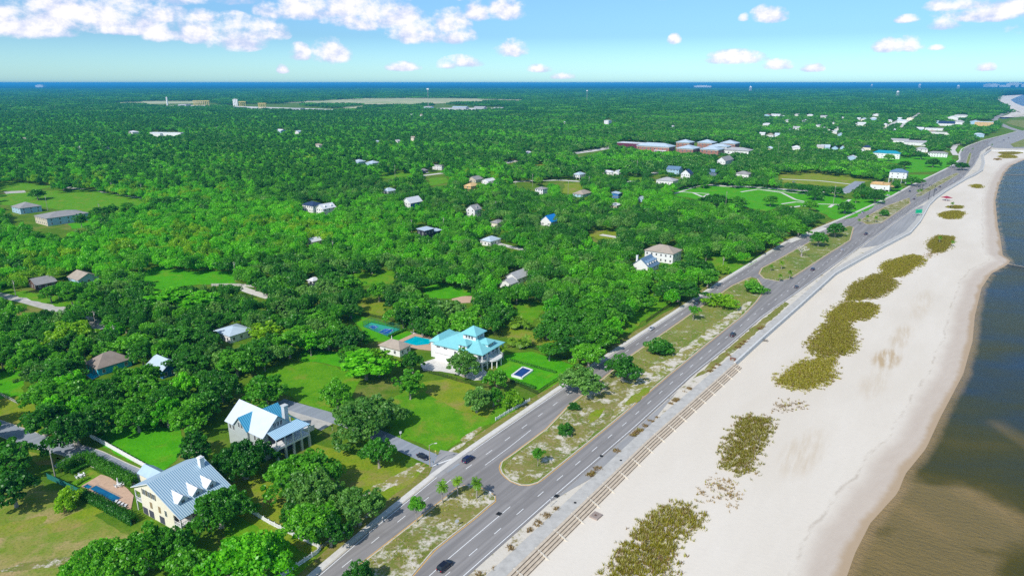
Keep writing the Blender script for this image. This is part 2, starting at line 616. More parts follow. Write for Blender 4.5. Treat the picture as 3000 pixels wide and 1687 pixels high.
land = list(wall_w) + W(COVE_LAND_PX) + [far_pt(a) for a in (46, 42, 30, 18, 6, -6, -18, -30, -42, -55, -70)] + [(-9000, -800), (wall_w[0][0], -800)]
mb = MB()
mb.prism(land, 0, 0)
ground = structure('ground', mb, MAT['floor'])

# the far plain beyond the modelled trees reads as forest canopy
m, nt, b = M_('far_canopy')
f = nnoise(nt, 0.02, 6, 0.7, None, (1, 0.35, 1))
f2 = nnoise(nt, 0.0012, 5, 0.6)
c = mixrgb(nt, smooth(nt, f, 0.4, 0.65), (0.008, 0.03, 0.008), (0.03, 0.085, 0.018))
c = mixrgb(nt, smooth(nt, f2, 0.6, 0.75), c, (0.06, 0.12, 0.03))
nt.links.new(c, b.inputs['Base Color'])
b.inputs['Roughness'].default_value = 1.0
b.inputs['Specular IOR Level'].default_value = 0.0
mb = MB()
NR = 40
inner = [(8200 * math.sin(math.radians(a)), 8200 * math.cos(math.radians(a))) for a in np.linspace(-60, 34.5, NR)]
outer = [(61000 * math.sin(math.radians(a)), 61000 * math.cos(math.radians(a))) for a in np.linspace(-60, 43.5, NR)]
mb.strip(outer, inner, 5.0)
structure('far_woodland_plain', mb, m)

_z = [0.02]
def zn(step=0.0016):
    _z[0] += step
    return _z[0]

# ---- sea
def dist_poly(px, py, poly):
    p = np.array(poly, float)
    best = np.full(px.shape, 1e9)
    for a, b in zip(p[:-1], p[1:]):
        d = b - a
        t = np.clip(((px - a[0]) * d[0] + (py - a[1]) * d[1]) / max(1e-9, (d @ d)), 0, 1)
        best = np.minimum(best, np.hypot(px - a[0] - t * d[0], py - a[1] - t * d[1]))
    return best

xs = np.concatenate([np.arange(-300, 0, 20), np.arange(0, 420, 3.5), np.arange(420, 1000, 10), np.geomspace(1000, 61000, 60)])
ys = np.concatenate([np.arange(-600, 100, 25), np.arange(100, 420, 3.5), np.arange(420, 1100, 10), np.geomspace(1100, 61000, 60)])
X, Y = np.meshgrid(xs, ys)
SDs = dist_poly(X, Y, shore_w)
verts = np.stack([X, Y, np.full_like(X, SEA_Z)], -1).reshape(-1, 3)
nx, ny = len(xs), len(ys)
idx = np.arange(nx * ny).reshape(ny, nx)
faces = np.stack([idx[:-1, :-1], idx[:-1, 1:], idx[1:, 1:], idx[1:, :-1]], -1).reshape(-1, 4)

def np_mesh(name, verts, faces, mats, smooth=False):
    me = bpy.data.meshes.new(name)
    k = faces.shape[1]
    me.vertices.add(len(verts))
    me.vertices.foreach_set('co', np.ascontiguousarray(verts, np.float32).ravel())
    me.loops.add(len(faces) * k)
    me.loops.foreach_set('vertex_index', np.ascontiguousarray(faces, np.int32).ravel())
    me.polygons.add(len(faces))
    me.polygons.foreach_set('loop_start', np.arange(0, len(faces) * k, k, dtype=np.int32))
    me.polygons.foreach_set('loop_total', np.full(len(faces), k, np.int32))
    for m in (mats if isinstance(mats, (list, tuple)) else [mats]):
        me.materials.append(m)
    me.update(calc_edges=True)
    me.validate()
    if smooth:
        me.polygons.foreach_set('use_smooth', [True] * len(me.polygons))
    return me

def attr(me, name, vals, domain='POINT'):
    a = me.attributes.new(name, 'FLOAT', domain)
    a.data.foreach_set('value', np.ascontiguousarray(vals, np.float32).ravel())

m, nt, b = M_('sea_water')
at = nt.nodes.new('ShaderNodeAttribute')
at.attribute_name = 'shore'
sh = at.outputs['Fac']
th = -math.atan2(0.66, 0.75)
bars = nnoise(nt, 0.016, 3, 0.5, None, (1.0, 2.4, 1.0), th + 0.9)
pos = nt.nodes.new('ShaderNodeNewGeometry')
sx = nt.nodes.new('ShaderNodeSeparateXYZ')
nt.links.new(pos.outputs['Position'], sx.inputs[0])
# the water is shallow and tea coloured over the sand flats near the drone and deepens up the coast
depth = nmath(nt, 'ADD', nmath(nt, 'MULTIPLY', smooth(nt, sh, 0, 85), 0.42), nmath(nt, 'MULTIPLY', smooth(nt, sx.outputs[1], 150, 280), 0.5))
depth = nmath(nt, 'ADD', depth, nmath(nt, 'MULTIPLY', nmath(nt, 'SUBTRACT', bars, 0.52), 1.0))
ripple_col = nnoise(nt, 0.12, 6, 0.75, None, (1.0, 0.4, 1.0), 0.5)
depth = nmath(nt, 'ADD', depth, nmath(nt, 'MULTIPLY', nmath(nt, 'SUBTRACT', ripple_col, 0.5), 0.12), clamp=True)
bed = ramp(nt, depth, [(0.0, (0.20, 0.145, 0.05)), (0.08, (0.088, 0.070, 0.006)), (0.2, (0.060, 0.054, 0.004)), (0.4, (0.042, 0.047, 0.020)), (0.6, (0.026, 0.044, 0.062)), (1.0, (0.010, 0.065, 0.18))])
ba = nt.nodes.new('ShaderNodeAttribute')
ba.attribute_name = 'bar'
bed = mixrgb(nt, nmath(nt, 'MULTIPLY', ba.outputs['Fac'], nmath(nt, 'ADD', ripple_col, 0.3, True)), bed, (0.30, 0.20, 0.075))
edge = smooth(nt, nmath(nt, 'ADD', sh, nmath(nt, 'MULTIPLY', nmath(nt, 'SUBTRACT', ripple_col, 0.5), 4.0)), 4.0, 0.5)
bed = mixrgb(nt, nmath(nt, 'MULTIPLY', edge, 0.7), bed, (0.34, 0.23, 0.11))
nt.links.new(bed, b.inputs['Base Color'])
b.inputs['Roughness'].default_value = 0.2
b.inputs['IOR'].default_value = 1.333
b.inputs['Specular IOR Level'].default_value = 0.09
w1 = nnoise(nt, 0.7, 5, 0.7, None, (0.6, 1.3, 1.0), 0.6)
w2 = nnoise(nt, 0.05, 3, 0.6, None, (0.6, 1.6, 1.0), 0.6)
bump(nt, b, nmath(nt, 'ADD', w1, nmath(nt, 'MULTIPLY', w2, 1.0)), 0.9, 1.0)
MAT['sea'] = m
me = np_mesh('sea', verts, faces, m, True)
attr(me, 'shore', SDs.ravel())
bar = np.zeros(X.shape)
for (u0, v0, u1, v1, wd, amt) in [(2830, 1440, 3060, 1560, 4.5, 0.85), (2650, 1490, 2760, 1560, 4, 0.45), (2925, 1245, 3060, 1330, 4, 0.4), (2560, 1600, 2620, 1687, 4, 0.25)]:
    bar = np.maximum(bar, amt * np.clip(1.25 - dist_poly(X, Y, [G(u0, v0, SEA_Z), G(u1, v1, SEA_Z)]) / wd, 0, 1))
attr(me, 'bar', bar.ravel())
sea = bpy.data.objects.new('sea', me)
C.objects.link(sea)
tag(sea, kind='structure')

# ---- beach: from the foot of the wall down to the waterline
m, nt, b = M_('beach_sand')
at = nt.nodes.new('ShaderNodeAttribute')
at.attribute_name = 'shore'
sh = at.outputs['Fac']
wob = nnoise(nt, 0.035, 5, 0.65)
shw = nmath(nt, 'ADD', sh, nmath(nt, 'MULTIPLY', nmath(nt, 'SUBTRACT', wob, 0.5), 7.0))
f1 = nnoise(nt, 0.02, 6, 0.65, None, (1.0, 0.25, 1.0), -0.95 + math.pi / 2)
f2 = nnoise(nt, 0.7, 5, 0.7)
f3 = nnoise(nt, 0.055, 5, 0.6, None, (1.0, 0.08, 1.0), math.atan2(E1[0], E1[1]))
c = mixrgb(nt, smooth(nt, f1, 0.3, 0.7), (0.65, 0.58, 0.48), (0.73, 0.665, 0.57))
c = mixrgb(nt, nmath(nt, 'MULTIPLY', smooth(nt, f2, 0.45, 0.8), 0.25), c, (0.58, 0.53, 0.47))
c = mixrgb(nt, nmath(nt, 'MULTIPLY', smooth(nt, f3, 0.6, 0.8), 0.22), c, (0.62, 0.53, 0.42))
# damp pinkish-grey swash zone, then the wet tan edge
damp = smooth(nt, shw, 13.0, 6.0)
swash = nnoise(nt, 0.3, 5, 0.7, None, (0.4, 1.6, 1.0), -0.7)
c = mixrgb(nt, nmath(nt, 'MULTIPLY', damp, nmath(nt, 'ADD', 0.55, nmath(nt, 'MULTIPLY', swash, 0.55)), clamp=True), c, (0.51, 0.425, 0.345))
wet = smooth(nt, shw, 3.2, 0.8)
c = mixrgb(nt, nmath(nt, 'MULTIPLY', wet, 0.75), c, (0.40, 0.28, 0.16))
# wrack line
wr = nmath(nt, 'SUBTRACT', 1.0, nmath(nt, 'ABSOLUTE', nmath(nt, 'DIVIDE', nmath(nt, 'SUBTRACT', shw, 12.0), 0.9)), clamp=True)
c = mixrgb(nt, nmath(nt, 'MULTIPLY', nmath(nt, 'MULTIPLY', wr, smooth(nt, swash, 0.42, 0.62)), 0.4), c, (0.30, 0.23, 0.16))
st = nt.nodes.new('ShaderNodeAttribute')
st.attribute_name = 'stain'
streak = nnoise(nt, 0.55, 4, 0.6, None, (1.0, 0.1, 1.0), math.atan2(E1[0], E1[1]) - 0.1)
c = mixrgb(nt, nmath(nt, 'MULTIPLY', st.outputs['Fac'], smooth(nt, streak, 0.3, 0.65)), c, (0.42, 0.28, 0.12))
nt.links.new(c, b.inputs['Base Color'])
b.inputs['Roughness'].default_value = 0.95
b.inputs['Specular IOR Level'].default_value = 0.15
bump(nt, b, nmath(nt, 'ADD', nmath(nt, 'MULTIPLY', f2, 0.5), f3), 0.35, 0.3)
MAT['sand'] = m
N, MM = 420, 60
Lw, Sw = resample(wall_w, N), resample(shore_w, N)
t = np.concatenate([np.linspace(0, 1, MM - 6), [1.03, 1.07, 1.12, 1.2, 1.35, 1.6]])
gx = Lw[:, None, 0] + (Sw - Lw)[:, None, 0] * t[None]
gy = Lw[:, None, 1] + (Sw - Lw)[:, None, 1] * t[None]
prof = np.interp(t, [0, 0.15, 0.8, 0.93, 1.0, 1.6], [SAND_Z, SAND_Z, SAND_Z - 0.15, SAND_Z - 0.55, SEA_Z, SEA_Z - 2.5])
rng = np.random.default_rng(5)
gz = np.broadcast_to(prof[None], gx.shape).copy()
gz += 0.10 * np.sin(gx * 0.11 + 1.3 * np.sin(gy * 0.05)) * np.clip(t, 0, 1)[None] * (1 - np.clip(t, 0, 1))[None] * 2
verts = np.stack([gx, gy, gz], -1).reshape(-1, 3)
idx = np.arange(N * len(t)).reshape(N, len(t))
faces = np.stack([idx[:-1, :-1], idx[:-1, 1:], idx[1:, 1:], idx[1:, :-1]], -1).reshape(-1, 4)
me = np_mesh('beach', verts, faces, m, True)
sd = dist_poly(verts[:, 0], verts[:, 1], shore_w)
sd = np.where(np.tile(t, N) > 1, 0, sd)
attr(me, 'shore', sd)
pu, pv = P(verts[:, 0], verts[:, 1], verts[:, 2])
stain = np.zeros(len(verts))
for (u, v, L, wd, amt) in [(2598, 1050, 17, 6.5, 0.75), (2640, 985, 26, 5, 0.35), (2560, 1120, 22, 6, 0.22), (2350, 1330, 20, 7, 0.28), (2380, 1290, 14, 5, 0.2), (2700, 890, 40, 6, 0.2)]:
    x0, y0 = G(u, v, SAND_Z)
    dx, dy = verts[:, 0] - x0, verts[:, 1] - y0
    a_, p_ = dx * E1[0] + dy * E1[1], dx * E1[1] - dy * E1[0]
    stain = np.maximum(stain, amt * np.clip(1.5 * (1 - (a_ / L) ** 2 - (p_ / wd) ** 2), 0, 1))
attr(me, 'stain', stain)
beach = bpy.data.objects.new('beach', me)
C.objects.link(beach)
tag(beach, kind='structure')

# far beach round the cove
cl, cs = W(COVE_LAND_PX), W(COVE_SHORE_PX, SEA_Z)
a_, b_ = resample(cl, 60), resample(cs, 60)
mb = MB()
i0 = len(mb.v)
for p, q in zip(a_, b_):
    q2 = q + (q - p) * 0.15
    mb.v += [(p[0], p[1], 0.0), (q[0], q[1], SEA_Z), (q2[0], q2[1], SEA_Z - 1.5)]
for k in range(59):
    for j in range(2):
        mb.f.append((3 * k + j, 3 * k + j + 1, 3 * k + 4 + j, 3 * k + 3 + j))
        mb.m.append(0)
far_sand = structure('far_beach', mb, flat('far_sand', (0.72, 0.66, 0.58), 0.95, 0.2, 0.01))
for px in ([(2952, 317), (2985, 325), (2992, 331), (2970, 323)], [(2962, 340), (2990, 334), (3010, 331), (3010, 336), (2975, 343)]):
    sheet('beach_scrub_ground', W(px), 0.6, MAT['verge'])

# ---- highway corridor
WB_L = W([(928, 1687), (1100, 1540), (1297, 1380), (1402, 1305), (1500, 1238), (1649, 1136), (1793, 1038), (1998, 905), (2129, 818), (2315, 705), (2470, 641), (2618, 574), (2670, 545), (2744, 510), (2790, 487), (2814, 468), (2812, 452), (2820, 437), (2840, 427), (2880, 412), (2935, 398), (2985, 384)])
EB_Rw = W([(1358, 1687), (1611, 1463), (1735, 1357), (1859, 1250), (2023, 1100), (2135, 1010), (2228, 930), (2343, 849), (2445, 774), (2551, 700), (2675, 612), (2738, 573), (2815, 527), (2853, 484), (2866, 461), (2872, 445), (2901, 426), (2960, 405), (3010, 397)])
WB_L, EB_Rw = extend_back(WB_L, 330), extend_back(EB_Rw, 330)
EB_R = offset(EB_Rw, 0.9)
NS = 300
zroad = 0.10
mb = MB()
mb.strip(resample(WB_L, NS), resample(EB_R, NS), zroad)
structure('highway', mb, MAT['road'])
open_px([(880, 1687), (1297, 1375), (1649, 1130), (1998, 900), (2129, 812), (2315, 700), (2470, 637), (2618, 570), (2744, 507), (2790, 484), (2812, 460), (2818, 435), (2880, 408), (3000, 380), (3000, 1687)])
# widened bays and shoulder
sheet('parking_bay', W([(2520, 728), (2555, 702), (2675, 616), (2700, 603), (2712, 602), (2706, 622), (2690, 652), (2660, 684), (2604, 714)]), zroad + 0.02, MAT['road_light'])
sheet('road_shoulder', W([(1618, 1468), (1735, 1366), (1859, 1260), (1985, 1145), (1900, 1250), (1850, 1305), (1790, 1362), (1720, 1408), (1670, 1436)]), zroad + 0.02, MAT['road_light'])
sheet('harbour_apron', W([(2893, 424), (2905, 412), (2935, 398), (2985, 384), (3120, 372), (3120, 436), (2960, 436), (2912, 434)]), zroad + 0.03, MAT['road_light'])
far_road = W([(2985, 384), (2950, 373), (2926, 361), (2913, 350), (2925, 341), (2945, 332), (2960, 324), (2945, 312), (2925, 300)])
mb = MB()
mb.strip(resample(offset(far_road, -9), 60), resample(offset(far_road, 9), 60), zroad + 0.05)
structure('shore_road', mb, MAT['road_light'])

# bleached bare sand and greener spots on the islands
def blob(u, v, a, b_, rot, z, mat, name, seed, n=26, rough=0.35):
    x0, y0 = G(u, v, z)
    rr = random.Random(seed)
    ph = [rr.uniform(0, 6.28) for _ in range(4)]
    pts = []
    for i in range(n):
        t = 2 * math.pi * i / n
        k = 1 + rough * (0.5 * math.sin(2 * t + ph[0]) + 0.35 * math.sin(3 * t + ph[1]) + 0.3 * math.sin(5 * t + ph[2]) + 0.25 * math.sin(7 * t + ph[3]))
        x, y = a * k * math.cos(t), b_ * k * math.sin(t)
        c_, s_ = math.cos(rot), math.sin(rot)
        pts.append((x0 + x * c_ - y * s_, y0 + x * s_ + y * c_))
    return sheet(name, pts, z, mat)

TH0 = math.atan2(E1[1], E1[0])
# ---- medians: kerbed islands between the carriageways
def ext_px(px_first, px_second, dist):
    a, b_ = G(*px_first), G(*px_second)
    d = math.hypot(a[0] - b_[0], a[1] - b_[1])
    return (a[0] + (a[0] - b_[0]) / d * dist, a[1] + (a[1] - b_[1]) / d * dist)

M0 = W([(1070, 1643), (1200, 1541), (1320, 1447), (1345, 1426), (1375, 1420), (1400, 1427), (1430, 1441), (1451, 1455), (1450, 1468), (1437, 1478), (1391, 1518), (1331, 1564), (1271, 1612), (1207, 1687)])
M0 = [ext_px((1070, 1643), (1200, 1541), 250)] + M0 + [ext_px((1207, 1687), (1271, 1612), 250)]
M1 = W([(1465, 1371), (1470, 1353), (1506, 1328), (1602, 1256), (1668, 1187), (1700, 1163), (1852, 1040), (2017, 925), (2144, 838), (2200, 812), (2218, 816), (2232, 838), (2234, 858), (2215, 885), (2178, 923), (2076, 1004), (1958, 1100), (1780, 1250), (1578, 1413), (1554, 1421), (1527, 1422), (1491, 1407), (1470, 1386)])
M2 = W([(2224, 802), (2232, 786), (2278, 762), (2327, 734), (2400, 695), (2488, 662), (2500, 666), (2490, 704), (2450, 729), (2414, 752), (2318, 815), (2280, 824), (2238, 816)])
M3 = W([(2520, 646), (2597, 604), (2664, 580), (2666, 596), (2626, 623), (2580, 654), (2540, 658)])
M4 = W([(2682, 571), (2744, 534), (2800, 507), (2812, 509), (2760, 540), (2702, 573), (2687, 578)])
M5 = W([(2835, 460), (2841, 446), (2846, 452), (2843, 466), (2838, 480), (2828, 484)])
for pts, mt, sd_ in ((M0, 'median', 1), (M1, 'median_green', 2), (M2, 'median_green', 3), (M3, 'median', 4), (M4, 'median', 5), (M5, 'median_green', 6)):
    mb = MB()
    pp = np.array(pts)
    mb.prism([tuple(p) for p in pp], 0.0, zroad + 0.13, 0, 1)
    structure('median', mb, [MAT['kerb'], MAT['kerb']])
    c0 = pp.mean(0)
    area = sum(pts[i][0] * pts[(i + 1) % len(pts)][1] - pts[(i + 1) % len(pts)][0] * pts[i][1] for i in range(len(pts)))
    ins = np.array(offset(list(pts) + [pts[0]], 0.35 if area < 0 else -0.35))[:-1]
    sheet('median_turf', [tuple(p) for p in ins], zroad + 0.14, MAT[mt])
    if sd_ == 2:
        sheet('sandy_median', W([(1478, 1374), (1482, 1358), (1512, 1332), (1605, 1262), (1672, 1192), (1700, 1168), (1790, 1100), (1880, 1070), (1920, 1080), (1935, 1108), (1778, 1240), (1582, 1396), (1552, 1412), (1527, 1412), (1495, 1400)], zroad + .15), zroad + 0.15, MAT['median'], 0.5)
        sheet('sandy_median', W([(1775, 1242), (1865, 1172), (1950, 1098), (2068, 1004), (2168, 924), (2205, 884), (2190, 884), (2130, 925), (2050, 985), (1960, 1050), (1905, 1075), (1850, 1130)], zroad + .16), zroad + 0.16, MAT['bleached'], 0.7)
        for (u, v, a, b2) in ((1870, 1160, 9, 2.2), (1745, 1215, 6, 2)):
            blob(u, v, a, b2, TH0, zroad + 0.172, MAT['lawn_olive'], 'green_strip', int(u))
# ---- painted lines
def line(L, w, z, mat, name):
    mb = MB()
    n = max(2, int(plen(L) / 3))
    c_ = [tuple(p) for p in resample(L, n)]
    mb.strip(offset(c_, -w / 2), offset(c_, w / 2), z)
    structure(name, mb, mat)

zl = zroad + 0.03
line(EB_Rw, 0.24, zl, MAT['white_line'], 'edge_line')
line(offset(WB_L, 0.55), 0.24, zl, MAT['white_line'], 'edge_line')
EB_TL = extend_back(W([(1210, 1720), (1325, 1627), (1495, 1484), (1578, 1414), (1780, 1252), (1958, 1102), (2076, 1006), (2178, 924), (2300, 836), (2414, 754), (2490, 706), (2575, 653), (2668, 598), (2738, 559), (2807, 508)]), 60)
WB_TR = extend_back(W([(1070, 1640), (1200, 1538), (1350, 1422), (1470, 1338), (1668, 1183), (1852, 1036), (2017, 921), (2144, 834), (2228, 785), (2327, 732), (2498, 654), (2597, 602), (2667, 566), (2744, 532)]), 60)

def between(A, B, n=400):
    a_, b_ = np.array(resample(A, 900)), np.array(resample(B, 900))
    out = []
    for p in a_[::3]:
        j = np.argmin(np.hypot(*(b_ - p).T))
        out.append(tuple((p + b_[j]) / 2))
    return out

def dashes(L, z, mat, name, dash=3.4, period=11.0):
    total = plen(L)
    c_ = resample(L, int(total / 0.4))
    mb = MB()
    k = 0.0
    while k + dash < total:
        i, j = int(k / 0.4), int((k + dash) / 0.4)
        if j < len(c_):
            mid = c_[i]
            if mid[1] > 60:
                seg = [tuple(c_[i]), tuple(c_[j])]
                mb.strip(offset(seg, -0.11), offset(seg, 0.11), z)
        k += period
    structure(name, mb, mat)

dashes(between(EB_TL, EB_Rw), zl, MAT['white_line'], 'lane_dashes')
dashes(between(WB_TR, offset(WB_L, 0.55)), zl, MAT['white_line'], 'lane_dashes')
line(W([(1250, 1694), (1325, 1627), (1495, 1484)]), 0.22, zl, MAT['white_line'], 'turn_lane_line')
line(W([(1421, 1363), (1490, 1312), (1555, 1260)]), 0.22, zl, MAT['white_line'], 'turn_lane_line')
for pts in (M0, M1, M2, M3):
    loop = list(pts) + [pts[0]]
    area = sum(pts[i][0] * pts[(i + 1) % len(pts)][1] - pts[(i + 1) % len(pts)][0] * pts[i][1] for i in range(len(pts)))
    line(offset(loop, -0.3 if area < 0 else 0.3), 0.26, zl, MAT['yellow_line'], 'yellow_line')
# stop bar on the side street
line(W([(1262, 1367), (1330, 1342)]), 0.5, zl + 0.02, MAT['white_line'], 'stop_bar')

# ---- sidewalk west of the highway
mb = MB()
Lq = [p for p in resample(WB_L, NS)]
a1, b1 = offset(Lq, -0.35), offset(Lq, -2.3)
mb.strip(b1, a1, zroad + 0.06)
structure('sidewalk', mb, MAT['concrete_white'])
a1, b1 = offset(Lq, 0.0), offset(Lq, -0.35)
mb = MB()
mb.strip(b1, a1, zroad + 0.02)
structure('kerb_strip', mb, MAT['kerb'])
# sandy verge behind it
mb = MB()
Lq = [p for p in Lq if p[1] < 700]
a1, b1 = offset(Lq, -2.3), offset(Lq, -5.0)
rr = random.Random(3)
b1 = [(x + rr.uniform(-.9, .9), y + rr.uniform(-.9, .9)) for x, y in b1]
mb.strip(b1, a1, 0.07)
structure('roadside_verge', mb, MAT['verge_green'])

# ---- strip between highway and promenade, the promenade itself
prom_in = offset(wall_w, -4.6)
mb = MB()
mb.strip(resample(offset(EB_Rw, 0.5), NS), resample(prom_in, NS), 0.06)
structure('sandy_verge', mb, MAT['verge'])
gp = W([(2030, 1108), (2135, 1018), (2215, 950), (2300, 885), (2312, 890), (2240, 955), (2150, 1030), (2080, 1085)])
sheet('grassy_verge', gp, 0.08, MAT['verge_green'], 0.5, 4)
mb = MB()
mb.strip(resample(prom_in, NS), resample(offset(wall_w, -0.3), NS), 0.17)
structure('promenade', mb, MAT['concrete'])

# ---- side streets, lanes, drives
def ribbon(name, px, width, mat, z=None, world=False):
    w_ = px if world else W(px)
    z = zn() if z is None else z
    mb = MB()
    n = max(6, int(plen(w_) / 2.5))
    c_ = [tuple(p) for p in resample(w_, n)]
    mb.strip(offset(c_, -width / 2), offset(c_, width / 2), z)
    return structure(name, mb, mat)

# lane past the cream house
lanepts = W([(-90, 1222), (0, 1253), (84, 1284), (150, 1304), (205, 1316), (269, 1336), (336, 1369), (417, 1405)])
for nm, w_, mt, z in (('lane_kerb', 7.6, 'kerb', 0.075), ('residential_lane', 6.8, 'lane', 0.095)):
    ribbon(nm, lanepts, w_, MAT[mt], z, True)
sheet('lane_spur', W([(196, 1318), (200, 1330), (185, 1347), (156, 1364), (166, 1372), (225, 1350), (245, 1335)]), 0.11, MAT['lane'])
open_px([(0, 1235), (100, 1275), (200, 1315), (290, 1345), (400, 1410), (430, 1440), (360, 1430), (240, 1370), (170, 1372), (120, 1335), (0, 1300)])
# side street joining the highway
ribbon('side_street', [(1330, 1372), (1280, 1352), (1200, 1316), (1120, 1280), (1030, 1242), (960, 1220), (890, 1200), (815, 1178)], 6.4, MAT['lane'], 0.13)
sheet('street_mouth', W([(1255, 1395), (1290, 1318), (1345, 1328), (1400, 1318), (1330, 1366), (1290, 1400)]), 0.14, MAT['road_light'])
open_px([(1145, 1275), (1290, 1310), (1400, 1300), (1300, 1400), (1250, 1400), (1140, 1325)])
ribbon('upper_street', [(-60, 848), (0, 862), (80, 880), (170, 905), (250, 935), (310, 962)], 8.0, MAT['concrete'])
open_px([(0, 850), (60, 855), (180, 900), (180, 918), (60, 890), (0, 880)])
open_px([(275, 922), (305, 950), (310, 968), (280, 950)])
ribbon('driveway', [(80, 880), (120, 866), (160, 852)], 5, MAT['concrete_white'])
ribbon('country_road', [(190, 548), (260, 558), (340, 572), (425, 582), (520, 590)], 7, MAT['concrete_white'])
ribbon('country_road', [(-20, 560), (60, 556), (130, 548), (190, 548)], 6, MAT['concrete_white'])
sheet('gravel_lot', W([(125, 590), (175, 575), (215, 576), (165, 595), (140, 598)]), zn(), MAT['concrete'])
sheet('gravel_lot', W([(285, 598), (350, 586), (400, 584), (350, 594), (310, 600)]), zn(), MAT['concrete'])
sheet('gravel_lot', W([(10, 562), (70, 557), (80, 568), (20, 570)]), zn(), MAT['concrete'])

# ---- lawns and clearings
def lawn(px, mat, amp=0.8, open_=True, seed=None, shrink=True):
    lawn.n += 1
    w_ = W(px)
    far = max(p[1] for p in w_)
    sheet('lawn', w_, zn(), MAT[mat], amp * max(1, far / 350), lawn.n, 3.0 * max(1, far / 300))
    if open_:
        open_px(px)
lawn.n = 0
lawn([(-90, 1500), (20, 1462), (75, 1440), (150, 1436), (215, 1475), (300, 1520), (385, 1568), (330, 1600), (240, 1606), (190, 1650), (170, 1720), (-90, 1720)], 'lawn_dry')
open_px([(330, 1590), (250, 1590), (170, 1687), (0, 1687)])
blob(40, 1545, 7, 4, 0.3, zn(), MAT['lawn_olive'], 'grass_patch', 1)
blob(225, 1520, 8, 4, 0.6, zn(), MAT['lawn_olive'], 'grass_patch', 2)
blob(140, 1650, 9, 2.2, 0.2, zn(), MAT['median'], 'bare_patch', 3)
lawn([(-60, 1215), (0, 1235), (120, 1270), (180, 1292), (150, 1240), (90, 1180), (60, 1150), (0, 1160)], 'lawn_olive')
lawn([(-60, 1090), (0, 1088), (76, 1078), (70, 1120), (62, 1160), (0, 1170), (-60, 1170)], 'lawn_bright')
lawn([(90, 1318), (130, 1330), (180, 1345), (200, 1340), (180, 1330), (150, 1362), (110, 1360), (85, 1340)], 'lawn_olive', open_=False)
lawn([(268, 1282), (330, 1325), (400, 1355), (478, 1376), (520, 1352), (545, 1300), (520, 1255), (440, 1240), (330, 1258)], 'lawn_bright')
lawn([(225, 1296), (300, 1325), (430, 1395), (425, 1408), (330, 1362), (240, 1318)], 'lawn_olive')
lawn([(640, 1400), (720, 1380), (800, 1400), (1000, 1480), (1060, 1520), (940, 1620), (900, 1640), (700, 1540)], 'lawn_olive', open_=False)
lawn([(640, 1480), (840, 1590), (935, 1640), (880, 1687), (700, 1687)], 'lawn', open_=False)
lawn([(900, 1300), (960, 1308), (1060, 1335), (1140, 1350), (1250, 1388), (1290, 1398), (1240, 1440), (1150, 1505), (1060, 1560), (960, 1560), (960, 1420), (930, 1340)], 'lawn_olive', open_=False)
open_px([(1000, 1385), (1060, 1360), (1140, 1360), (1245, 1395), (1235, 1425), (1130, 1495), (1110, 1470), (1085, 1430), (1010, 1395)])
open_px([(905, 1310), (960, 1305), (1000, 1320), (1020, 1335), (965, 1335)])
lawn([(745, 1085), (830, 1070), (905, 1055), (1010, 1085), (1060, 1110), (1030, 1160), (1000, 1200), (950, 1205), (870, 1172), (800, 1140)], 'lawn')
lawn([(890, 1025), (990, 1030), (1010, 1075), (920, 1060), (870, 1060)], 'lawn_bright')
lawn([(1160, 1160), (1240, 1120), (1350, 1110), (1480, 1180), (1560, 1180), (1440, 1240), (1300, 1326), (1200, 1290), (1150, 1280), (1120, 1200)], 'lawn', open_=False)
open_px([(1180, 1215), (1230, 1165), (1330, 1200), (1445, 1225), (1300, 1318), (1210, 1285)])
lawn([(1240, 1120), (1330, 1105), (1480, 1170), (1420, 1225), (1330, 1195), (1250, 1150)], 'lawn_olive', open_=False)
open_px([(1290, 1115), (1345, 1125), (1350, 1170), (1270, 1155)])
for k, (u, v, a, b2) in enumerate([(1120, 1425, 9, 2.6), (1180, 1395, 5, 2.2), (1225, 1372, 4, 2.5), (1365, 1290, 10, 1.6), (1030, 1540, 9, 1.6)]):
    blob(u, v, a, b2, TH0 + 0.05, zn(), MAT['bleached'], 'bleached_patch', 40 + k, 60, 0.9)
# estate lawn
lawn([(1470, 1040), (1535, 1038), (1640, 1085), (1650, 1105), (1575, 1142), (1478, 1102), (1455, 1080)], 'lawn_bright', 0.2)
lawn([(1490, 1035), (1560, 1030), (1680, 1070), (1650, 1100), (1560, 1052)], 'lawn_bright', 0.2)
lawn([(1575, 1145), (1648, 1108), (1675, 1112), (1595, 1168)], 'lawn', 0.2)
lawn([(1010, 915), (1090, 935), (1250, 990), (1210, 1000), (1080, 1000), (1060, 965)], 'lawn_bright', 0.3)
open_px([(1075, 945), (1130, 938), (1190, 955), (1280, 985), (1290, 1010), (1150, 1015)])
lawn([(1450, 955), (1530, 965), (1650, 1000), (1630, 1020), (1500, 1000), (1480, 985)], 'lawn_olive')
lawn([(1510, 885), (1600, 885), (1600, 905), (1560, 945), (1520, 935)], 'lawn')
lawn([(1235, 845), (1290, 830), (1380, 850), (1395, 862), (1320, 875), (1260, 872)], 'lawn_bright')
lawn([(1060, 870), (1130, 880), (1130, 925), (1080, 920), (1050, 890)], 'lawn_olive')
blob(1362, 878, 9, 6, 0.8, zn(), MAT['paver'], 'red_clay_patch', 5)
open_px([(1335, 865), (1385, 862), (1375, 895), (1350, 900)])
lawn([(1035, 800), (1110, 792), (1165, 795), (1150, 830), (1050, 840)], 'lawn')
lawn([(410, 800), (460, 780), (560, 795), (680, 795), (695, 830), (560, 835), (470, 850), (420, 830)], 'lawn_bright')
lawn([(310, 800), (360, 790), (385, 820), (340, 840)], 'lawn_bright', open_=False)
lawn([(0, 830), (45, 845), (120, 865), (240, 870), (260, 885), (180, 900), (60, 870), (0, 855)], 'lawn', open_=False)
